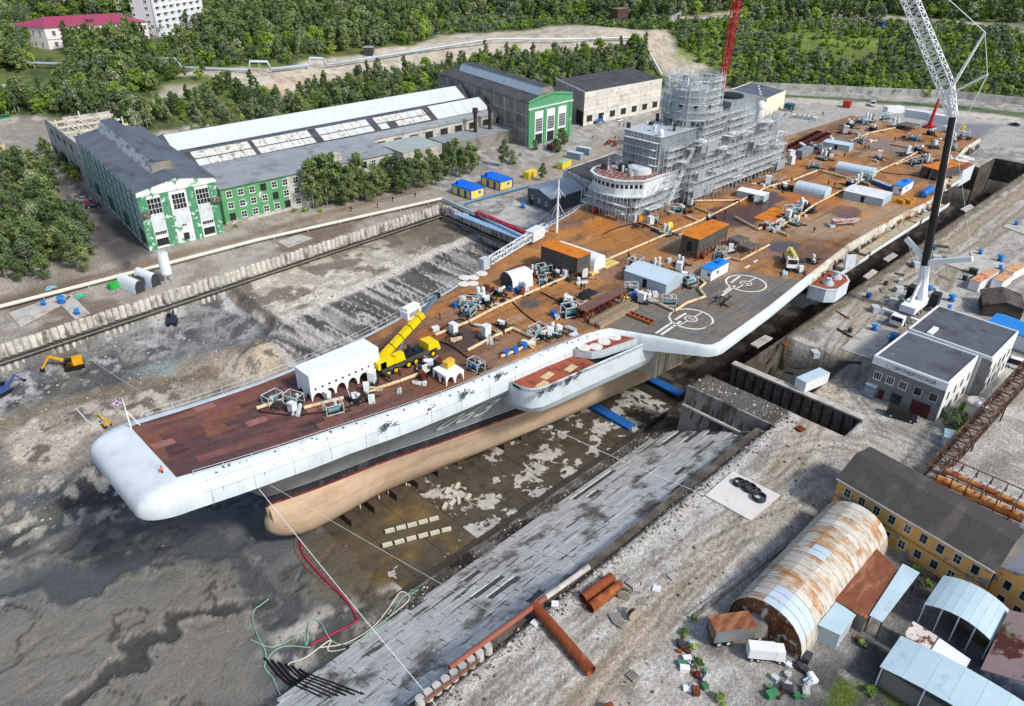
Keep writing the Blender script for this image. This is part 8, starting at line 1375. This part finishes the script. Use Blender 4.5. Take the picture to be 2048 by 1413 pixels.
# blue tank, boat frame, scrap
t = thing('storage_tank', 'blue horizontal tank near the port quarter edge', 'tank', (219, -29, ZD), RAD(2)); mk('tank_shell', MB().tube([(-3.8, 0, 1.2), (-3.5, 0, 1.2), (3.5, 0, 1.2), (3.8, 0, 1.2)], [.6, 1.05, 1.05, .6], 14), M('tank_blue', '1f66b8', .4, var=.08), t)
for x in (-2.4, 2.4): mk('saddle', MB().box(x-.2, x+.2, -.8, .8, 0, .5), m_dk, t)
p = dp(1690, 452); t = thing('boat_frame', 'stripped boat hull with red and white planking on trestles', 'boat', p, RAD(-35)); mk('hull', MB().hexa([(-3.6, -.7, .8), (3, -.2, .8), (3, .2, .8), (-3.6, .7, .8)], [(-3.8, -1.3, 1.7), (3.9, -.3, 1.9), (3.9, .3, 1.9), (-3.8, 1.3, 1.7)]), M('boat_pale', 'c3b3ab', .7, var=.15, col2='a34b3c', s2=.9, lo=.52, hi=.6), t); mk('keel', MB().bar((-3.6, 0, .7), (3.2, 0, .7), .2), m_rustred, t)
for x in (-2.6, 2): mk('trestle', MB().bar((x, -.8, 0), (x, -.2, .8), .16).bar((x, .8, 0), (x, .2, .8), .16), m_dk, t)
mk('tray', MB().box(-4.8, -3.4, -1, 1, 0, .7), m_wgrey, t)
rk = random.Random(61)
for n_, (px, py, s, l_) in enumerate(((1440, 605, 1.4, 'heap of dark scrap on the helicopter circle edge'), (1700, 445, .8, 'dark scrap inside the boat frame'), (1640, 312, 2.2, 'round tangle of dark cable and steel by the island'), (1545, 362, 2.0, 'tangle of silver ducting beyond the puddle'), (1628, 525, 1.0, 'dark machinery heap beside the truck crane'), (1830, 325, 1.8, 'black hose heap near the starboard quarter'), (1870, 285, 1.8, 'tangled hoses below the red stern crane'), (1690, 262, 1.8, 'pile of pipes by the starboard stern edge'), (1275, 455, 1.0, 'dark red scrap beside the white lockers'), (1310, 462, .8, 'dark scrap beside the yellow covered valve'))):
    t = thing('scrap_heap', l_, 'scrap', dp(px, py))
    for k in range(16): a = Vector((rk.uniform(-1.4, 1.4)*s, rk.uniform(-1.1, 1.1)*s, rk.uniform(.1, .7)*s)); mk('scrap_bar', MB().bar(a, a+Vector((rk.uniform(-1.2, 1.2), rk.uniform(-1, 1), rk.uniform(-.3, .5)))*s, .2 if n_ != 3 else .14), m_wgrey if n_ == 3 else (m_dk, m_rustred, m_dk, m_blackm)[k % 4], t)
# white lockers and bottle racks in front of the island
lk = MB().box(-.4, .4, -.35, .35, .1, 1.7).box(-.43, .43, -.38, .38, 1.7, 1.78).mesh('locker', m_unit); cy = MB().cyl((0, 0, 0), .28, 1.5, 10).ball((0, 0, 1.5), .28, .28, .22, 10, 6).mesh('raft_canister', m_unit)
for k in range(12): p = dp(1197+k*6.6, 418+k*2.6); mk('locker', cy, None, None, p, 0, 'white canister in the front row before the island', 'canister', 'white canisters before the island').scale = (1.3, 1.3, 1.15)
for k in range(8): p = dp(1192+k*12, 408+k*3.4); mk('locker', lk, None, None, p, .3, 'white locker in the back row before the island', 'locker', 'white lockers before the island').scale = (1.25, 1.25, 1.1+.5*(k > 5))
mk('fire_locker', MB().box(-.9, .9, -.5, .5, 0, 1.2).box(-.95, .95, -.55, .55, 1.2, 1.3), M('locker_red', 'b02a35', .5), None, dp(1190, 424), .3, 'red fire locker at the end of the canister row', 'locker'); mk('valve_cover', MB().ball((0, 0, .8), 1.1, .8, .8, 10, 8).box(-.9, .9, -.6, .6, 0, .8), M('cover_yellow', 'd6bf35', .6, var=.1), None, dp(1338, 456), 0, 'yellow covered valve beside the scrap near the island', 'valve'); mk('generator', MB().box(-.8, .8, -.6, .6, 0, 1.3).cyl((.4, 0, 1.3), .2, .5, 8), M('gen_orange', 'd98f1f', .5), None, dp(1278, 440), 0, 'orange generator beside the white lockers', 'generator')
for k, (px, py) in enumerate(((1500, 330), (1515, 318), (1528, 322), (1508, 310), (1522, 304), (1490, 345), (1582, 330))): mk('locker', lk, None, None, dp(px, py), k, 'tall white locker beside the aft end of the island', 'locker', 'tall white lockers aft of the island').scale = (2.0, 2.0, 1.7)
# brown bins along the starboard quarter
bn_ = MB().box(-1.5, 1.5, -1.2, 1.2, 0, .15).box(-1.5, 1.5, -1.2, -1.1, .15, 1.5).box(-1.5, 1.5, 1.1, 1.2, .15, 1.5).box(-1.5, -1.4, -1.1, 1.1, .15, 1.5).box(1.4, 1.5, -1.1, 1.1, .15, 1.5).mesh('scrap_bin', M('bin_brown', '5a2b22', .8, var=.25))
for k in range(9):
    for j in range(2): mk('scrap_bin', bn_, None, None, (233.5+k*3.5, 22.4-j*3.4+k*.35, ZD), RAD(5), 'dark red brown open bin in the double row along the starboard quarter', 'bin', 'open bins along the starboard quarter')
mk('parapet_box', MB().box(228, 236, 14.6, 17.2, 12, 14.4), m_isl, ship).location = (-150, 0, 12)
# starboard deck crane lying along the edge
p = dp(978, 536); q = dp(1090, 474); t = thing('deck_crane', 'white lattice deck crane folded along the starboard edge', 'crane', p); v = q-p; mk('jib', lattice(MB(), (0, 0, 1.6), (v.x, v.y, 2.6), 1.3, 1.5, 10, .22, .14), m_unit, t); mk('counterweight', MB().box(-2, 0, -.4, 1.2, 0, 2.6), m_wgrey, t); mk('housing', MB().obox((v.x*.8, v.y*.8, 1), 5, 2.4, 2.6, math.atan2(v.y, v.x)), m_unit, t)
p = dp(822, 632); t = thing('control_hut', 'white louvred hut at the starboard edge beside the crane boom', 'hut', p, RAD(10)); mk('wall', MB().box(-2, 2, -1, 1, -.3, 1.6), m_white, t); mk('roof', MB().box(-1.8, 1.8, -.8, .8, 1.6, 2.3), m_white, t)
for k in range(8): mk('louvre', MB().box(-1.4+k*.36, -1.22+k*.36, -1.04, -1, .4, 1.4), m_dk, t)
# stern equipment
contain('white container with dark doors at the stern, left of the red crane', dp(1838, 238), 11, 3, 3, RAD(-84), m_cwht, m_cwht); contain('white container at the stern, right of the red crane', dp(1878, 246), 9, 3, 3, RAD(-84), m_cwht, m_cwht); contain('white container beside the starboard stern corner', dp(1785, 226), 8, 3, 2.6, RAD(-30), m_cwht, m_cwht)
p = dp(1858, 256); t = thing('pedestal_crane', 'red pedestal crane standing near the stern', 'crane', p); mk('column', MB().cyl((0, 0, 0), .9, 2, 12).tube([(0, 0, 2), (.6, -.4, 11)], [.7, .4], 10), M('crane_red', ''), t); mk('base', MB().box(-2, 2, -2, 2, 0, .8), M('crane_red', ''), t)
mk('tank_white', MB().tube([(-1.6, 0, 1.2), (1.6, 0, 1.2)], 1.2, 14).box(-1, 1, -.6, .6, 0, .4), m_white, None, dp(1893, 265), 1.0, 'short white tank beside the port stern containers', 'tank'); mk('winch_yellow', MB().box(-1, 1, -.7, .7, 0, 1.6).cyl((0, 0, 1.6), .4, .6, 8), M('cover_yellow', ''), None, dp(1925, 262), .5, 'yellow winch at the port stern corner', 'winch')
# cream duct lines over the deck
def duct(lab, P, w=.5, mat=None):
    P = [dp(*q) for q in P]; t = thing('duct', lab, 'duct', P[0])
    for a, b_ in zip(P[:-1], P[1:]):
        n = max(1, int((b_-a).length/6.5))
        for k in range(n): mk('duct_section', MB().tube([a.lerp(b_, k/n)-P[0]+Vector((0, 0, .42)), a.lerp(b_, (k+.97)/n)-P[0]+Vector((0, 0, .42))], w*.62, 8), mat or m_beige, t)
DU = [('longest cream duct along the deck centre from the pumps to the island', ((1024, 604), (1134, 557), (1257, 504), (1332, 472), (1395, 447), (1482, 404), (1536, 376), (1585, 363), (1634, 344))), ('cream duct from the puddle aft towards the stern', ((1576, 474), (1546, 462), (1599, 434), (1627, 413), (1669, 391), (1701, 376), (1758, 344), (1808, 321), (1835, 306))), ('zigzag cream duct beside the helicopter circle', ((1294, 600), (1349, 626), (1372, 610), (1410, 597), (1397, 581), (1410, 570), (1395, 557))), ('cream duct beyond the blue roofed cabin', ((1430, 528), (1460, 519), (1480, 524), (1512, 507), (1538, 493))), ('short cream duct across the lift edge', ((1280, 447), (1332, 470))), ('diagonal cream duct near the scaffold foot', ((1367, 405), (1482, 404))), ('cream duct joining the island side', ((1390, 417), (1427, 432))), ('cream duct at the white lockers', ((1370, 434), (1395, 445))), ('cream duct past the yellow crane', ((757, 784), (800, 768), (860, 744))), ('cream duct behind the yellow crane', ((870, 674), (938, 647), (985, 622), (1024, 604))), ('cream duct along the port forward deck', ((935, 705), (988, 677), (1024, 660), (1069, 680), (1040, 702), (1000, 718))), ('cream duct at the foremost pumps', ((517, 839), (570, 816))), ('short cream duct by the arched white house', ((610, 832), (690, 806))), ('cream duct crossing before the flat white shed', ((1590, 375), (1640, 390), (1660, 397))), ('cream duct on the aft deck', ((1640, 344), (1700, 360), (1740, 372))), ('cream duct by the port quarter', ((1790, 332), (1830, 318), (1870, 322))), ('cream duct near the starboard quarter', ((1700, 285), (1740, 268), (1790, 258))), ('cream duct round the puddle edge', ((1470, 437), (1515, 462), (1550, 447), (1590, 425)))]
for l_, P in DU: duct(l_, P)
# dark hoses and cables snaking over the deck
for k, P in enumerate((((520, 842), (580, 846), (640, 838), (700, 822), (760, 796)), ((860, 680), (900, 692), (940, 720), (975, 735)), ((880, 660), (920, 640), (950, 655), (990, 650), (1020, 668)), ((1080, 585), (1110, 600), (1150, 615)), ((1257, 506), (1262, 516), (1290, 527), (1310, 535)), ((1160, 590), (1200, 605), (1240, 598), (1280, 610)), ((1480, 360), (1540, 372), (1620, 372), (1690, 380)), ((1690, 332), (1740, 340), (1780, 348), (1830, 352)), ((1780, 290), (1830, 300), (1860, 310)), ((1205, 470), (1240, 455), (1280, 447)), ((1020, 600), (1050, 630), (1090, 655), (1130, 660)), ((1000, 560), (1010, 545), (1050, 530), (1055, 545)))):
    Q = [dp(*q) for q in P]; S = []
    for i in range(len(Q)-1):
        a, b_, c, d = Q[max(i-1, 0)], Q[i], Q[i+1], Q[min(i+2, len(Q)-1)]
        for j in range(6): u = j/6; S.append(.5*((2*b_)+(c-a)*u+(2*a-5*b_+4*c-d)*u*u+(3*b_-a-3*c+d)*u**3)+Vector((0, 0, .14)))
    S.append(Q[-1]+Vector((0, 0, .14))); o = S[0].copy(); mk('deck_hose', MB().tube([s_-o for s_ in S], .13, 6), m_blackm, None, o, 0, 'dark hose snaking over the deck near '+near_(S[len(S)//2].x, S[len(S)//2].y), 'hose', 'dark deck hoses')
# loose bundles of kit, five shapes
kb_ = [MB().box(-.5, .5, -.35, .35, 0, .6).box(-.52, .52, -.05, .05, .6, .66).mesh('equipment_bundle', m_unit), MB().tube([(-.9, 0, .25), (.9, .1, .25)], .25, 8).tube([(-.8, .5, .2), (.7, .45, .2)], .2, 8).bar((-.6, -.2, .1), (-.6, .7, .1), .15).mesh('equipment_bundle', m_wgrey), MB().box(-.6, .6, -.5, .5, 0, .35).obox((.1, .1, .35), .8, .5, .4, .4).mesh('equipment_bundle', m_dk), MB().cyl((0, 0, 0), .35, .9, 10).cyl((.7, .2, 0), .3, .7, 10).bar((0, 0, .4), (.7, .2, .4), .1).mesh('equipment_bundle', m_rustred), MB().box(-.9, .9, -.15, .15, 0, .2).obox((0, .2, .2), 1.9, .25, .15, .3).obox((0, -.1, .2), 1.6, .2, .25, -.3).mesh('equipment_bundle', m_beige)]; NB = ('small white toolbox', 'grey pipe offcuts', 'dark machine part', 'rust red drums', 'cream board offcuts'); rz_ = random.Random(99); src = [o.location.copy() for o in COL.objects if o.name.startswith('pump_unit')]
for k in range(190):
    q = rz_.choice(src); x = q.x+rz_.uniform(-5, 5); y = q.y+rz_.uniform(-3.5, 3.5)
    if -ip(PORT, x)+1 < y < ip(STBD, x)-1 and 24 < x < 302 and not (140 < x < 213 and y > 14):
        j = rz_.randrange(5); o = mk('equipment_bundle', kb_[j], None, None, (x, y, zdk(x)+.01), rz_.random()*6.28, NB[j]+' lying on deck near '+near_(x, y), 'equipment', NB[j]+' on deck'); o.scale = [rz_.uniform(.8, 1.6)]*3
# ------------------------------------------------------------ port side galleries, aft
m_gal = M('gallery_tan', 'b8ac93', .85, var=.2, vs=.7, col2='97703f', s2=.5, lo=.56, hi=.66)
for x0, x1, yy in ((142, 170, 33.6), (172, 205, 33.2), (206, 228, 33.4), (240, 262, 27.5)):
    m = MB().box(x0, x1, -yy, -yy+3.2, 7.6, 7.9); sp('gallery', m, m_gal); sp('gallery_wall', MB().box(x0, x1, -yy-.1, -yy, 7.9, 8.9), m_hull)
    for k in range(int((x1-x0)/3)): sp('gallery_bracket', MB().bar((x0+k*3+.5, -yy+.2, 7.6), (x0+k*3+.5, -yy+3.4, 5.2), .25), m_gal)
rg = random.Random(71)
for k in range(120):
    x = rg.uniform(142, 300); y = -ip(PORT, x)-rg.uniform(.2, 1.6); sp('gallery_fitting', MB().obox((x, y, 9.5 if k % 2 else 10.6), rg.uniform(.5, 1.8), rg.uniform(.4, .9), rg.uniform(.3, 1.0), rg.random()), (m_gal, m_wgrey, m_rust, m_dk)[k % 4])
gs = [(141.5, -31.8), (142, -35.6), (144, -37.4), (150.5, -37.2), (153, -35.4), (153.4, -31)]; sp('gun_sponson', MB().prism([(x, y) for x, y in gs], 5.6, 8.6).prism([(147+(x-147)*1.03, -34+(y+34)*1.03) for x, y in gs], 8.6, 8.9), m_hull); sp('sponson_support', MB().hexa([(143, -31, 2), (152, -31, 2), (152, -18, 2), (143, -18, 2)], [(142.5, -34.5, 5.7), (152.5, -34.5, 5.7), (152.5, -18, 5.7), (142.5, -18, 5.7)]), m_hull2); sp('gun_deck', MB().prism([(147+(x-147)*.93, -34+(y+34)*.93) for x, y in gs], 8.9, 8.97), m_reddk)
for x, y in ((145, -34.6), (149.8, -34.3)): sp('gun_mount', MB().cyl((x, y, 8.95), 1.35, .6, 16, 1.2).cyl((x, y, 9.55), .8, .9, 14, .6).tube([(x, y, 10.2), (x-1.2, y-.9, 10.6)], .12, 6), m_wgrey)
sp('blast_screen', MB().hexa([(156, -33.6, 9), (159.5, -34.6, 9), (159.5, -34.2, 9), (156, -33.2, 9)], [(156, -33.2, 12.6), (159.5, -34.2, 12), (159.5, -33.9, 12), (156, -32.9, 12.6)]), m_wgrey)
ss = [(262, -19), (264, -25.5), (276, -25.5), (279, -19)]; sp('stern_sponson', MB().prism(ss, 4, 9.4), m_hull); sp('sponson_deck', MB().prism([(270.5+(x-270.5)*.94, -22+(y+22)*.94) for x, y in ss], 9.4, 9.46), m_reddk)
for px, py in ((1925, 322), (1915, 330), (1928, 314), (1937, 318)): p = at(px, py, 12.0); o = mk('missile_hatch', hce, None, ship); o.location = (p[0]-150, p[1], 24.02); o.scale = (1.5, 1.5, 1)
# vertical plate seams on the deck edge, thin raised welds
for x in range(9, 84, 6):
    r_ = lipring(x, -ip(PORT, x), 0, -lipw(x)-.025, zdk(x), ip(ZK, x)); m = MB()
    for a, b_ in zip(r_[1:-1], r_[2:]): m.bar(a, b_, .045, .045)
    sp('weld_seam', m, m_hull2)
for k_ in (2, 4):
    m = MB(); P_ = [lipring(x, -ip(PORT, x), 0, -lipw(x)-.02, zdk(x), ip(ZK, x))[k_] for x in range(8, 86, 3)]
    for a, b_ in zip(P_[:-1], P_[1:]): m.bar(a, b_, .04, .04)
    sp('weld_seam', m, m_hull2)
rw = random.Random(5)
for x in range(10, 84, 2):   # scuppers and rust runs below the deck edge
    r_ = lipring(x+rw.random(), -ip(PORT, x), 0, -lipw(x)-.015, zdk(x), ip(ZK, x)); n_ = rw.choice((2, 3, 4)); a, b_ = Vector(r_[n_]), Vector(r_[n_+1]); c = a.lerp(b_, rw.uniform(.3, 1)); sp('rust_run', MB().bar(a, c, rw.uniform(.05, .14), .03), M('rust_run', 'a08a6a', .8, var=.3) if rw.random() < .6 else m_hull2)
# ------------------------------------------------------------ people
def person_mesh(name, joints, edges, rad, cols):
    me = bpy.data.meshes.new(name); me.from_pydata(joints, edges, []); o = bpy.data.objects.new(name, me); COL.objects.link(o); md = o.modifiers.new('s', 'SKIN'); sv = me.skin_vertices[0].data
    for i, r in enumerate(rad): sv[i].radius = (r, r)
    sv[0].use_root = True; o.modifiers.new('u', 'SUBSURF').levels = 1; o.modifiers['u'].render_levels = 1
    m2 = bpy.data.meshes.new_from_object(o.evaluated_get(bpy.context.evaluated_depsgraph_get())); bpy.data.objects.remove(o)
    for m in cols: m2.materials.append(m)
    for p in m2.polygons: z = p.center.z; r = abs(p.center.y); p.material_index = 3 if z > 1.62 else 2 if z > 1.46 else (2 if (r > .3 and z < .86) else (1 if z > .92 else 0 if z > .1 else 3)); p.use_smooth = True
    return m2
m_skin = M('skin', 'b98a6e', .7, var=.05); m_hat = M('hard_hat_dark', '2b2b2d', .5); m_trs = M('work_trousers', '2c3038', .9)
def pose(k):
    s = (0, .12, -.1)[k]; J = [(0, 0, .95), (0, 0, 1.2), (0, 0, 1.42), (0, 0, 1.52), (.02, 0, 1.66), (.02, 0, 1.74), (0, .19, 1.4), (.05+s, .27, 1.12), (.16+s, .25, .9), (.2+s, .25, .82), (0, -.19, 1.4), (.03-s, -.27, 1.12), (.12-s, -.25, .9), (.16-s, -.25, .82), (0, .1, .9), (s, .11, .5), (-s*.6, .12, .08), (.13-s*.6, .13, .04), (0, -.1, .9), (-s, -.11, .5), (s*.6, -.12, .08), (.13+s*.6, -.13, .04)]
    E = [(0, 1), (1, 2), (2, 3), (3, 4), (4, 5), (2, 6), (6, 7), (7, 8), (8, 9), (2, 10), (10, 11), (11, 12), (12, 13), (0, 14), (14, 15), (15, 16), (16, 17), (0, 18), (18, 19), (19, 20), (20, 21)]; Rr = [.15, .16, .16, .07, .11, .09, .085, .06, .045, .045, .085, .06, .045, .045, .11, .08, .055, .05, .11, .08, .055, .05]; return J, E, Rr
JK = {'orange': M('jacket_orange', 'e0623a', .8), 'blue': M('jacket_blue', '24408a', .8), 'dark': M('jacket_dark', '2b2a2c', .9), 'red': M('jacket_red', '8a3a30', .9), 'grey': M('jacket_grey', '6a6c70', .9)}; PMc = {}
def person(px, py, c, k, lab, z=ZD, rz=0., grp=None, s=1.):
    key = (c, k)
    if key not in PMc: PMc[key] = person_mesh('person', *pose(k), [m_trs, JK[c], m_skin, m_hat])
    p = at(px, py, z)
    if z == ZD and p.x < 55: 
        for _ in range(4): p = at(px, py, zdk(p.x))
    o = mk('person', PMc[key], None, None, p, rz, lab, 'person', grp); o.scale = (s, s, s)
person(327, 952, 'orange', 0, 'person in orange vest standing at the bow edge of the deck', 15.3, 2.5); person(941, 744, 'blue', 1, 'person in blue overalls walking left of a colleague by the port pumps', rz=1); person(949, 742, 'blue', 0, 'person in blue overalls standing right of a colleague by the port pumps', rz=2); person(800, 752, 'red', 0, 'person in red beside the yellow crane wheels'); person(880, 640, 'red', 1, 'person in red behind the yellow crane boom'); person(1162, 580, 'dark', 0, 'person in dark clothes, left of the pair before the black tarpaulin'); person(1168, 581, 'dark', 1, 'person in dark clothes, right of the pair before the black tarpaulin', rz=2); person(1416, 448, 'dark', 0, 'person in dark clothes by the duct joint near the long orange shelter'); person(1450, 430, 'dark', 1, 'person in dark clothes at the edge of the brown puddle'); person(1627, 466, 'dark', 1, 'person in dark clothes walking beside the boat frame'); person(1656, 371, 'red', 1, 'person in red before the barrel roofed shed'); person(1668, 375, 'blue', 0, 'person in blue bending near the flat white shed'); person(1729, 299, 'dark', 0, 'person in dark clothes, left of two on the open aft deck'); person(1736, 300, 'dark', 1, 'person in dark clothes, right of two on the open aft deck'); person(1688, 316, 'dark', 1, 'person in dark clothes beside the round cable tangle'); person(1789, 283, 'grey', 0, 'person in grey standing at the middle of the aft deck'); person(1582, 366, 'dark', 0, 'person in dark clothes by the duct end beyond the puddle'); person(1607, 556, 'red', 0, 'person in red at the port edge before the gun sponson')
for px, py, l_ in ((702, 424, 'leftmost person walking on the left quay road'), (755, 417, 'second person walking on the left quay road'), (786, 404, 'third person walking on the left quay road'), (831, 396, 'person on the left quay road nearest the cabins'), (1238, 254, 'person left of two before the panel hall'), (1247, 255, 'person right of two before the panel hall'), (1185, 279, 'person walking alone below the panel hall'), (1645, 232, 'person on the far quay near the white boxes')): person(px, py, 'dark', 1 if px % 2 else 0, l_, 0, px*.1, None, 1.15)
for k, (px, py) in enumerate(((1738, 238), (1742, 240), (1746, 236), (1735, 243))): person(px, py, 'dark', k % 3, 'person in dark clothes in the group near the stern', ZD, k, 'group of people near the stern', 1.1)
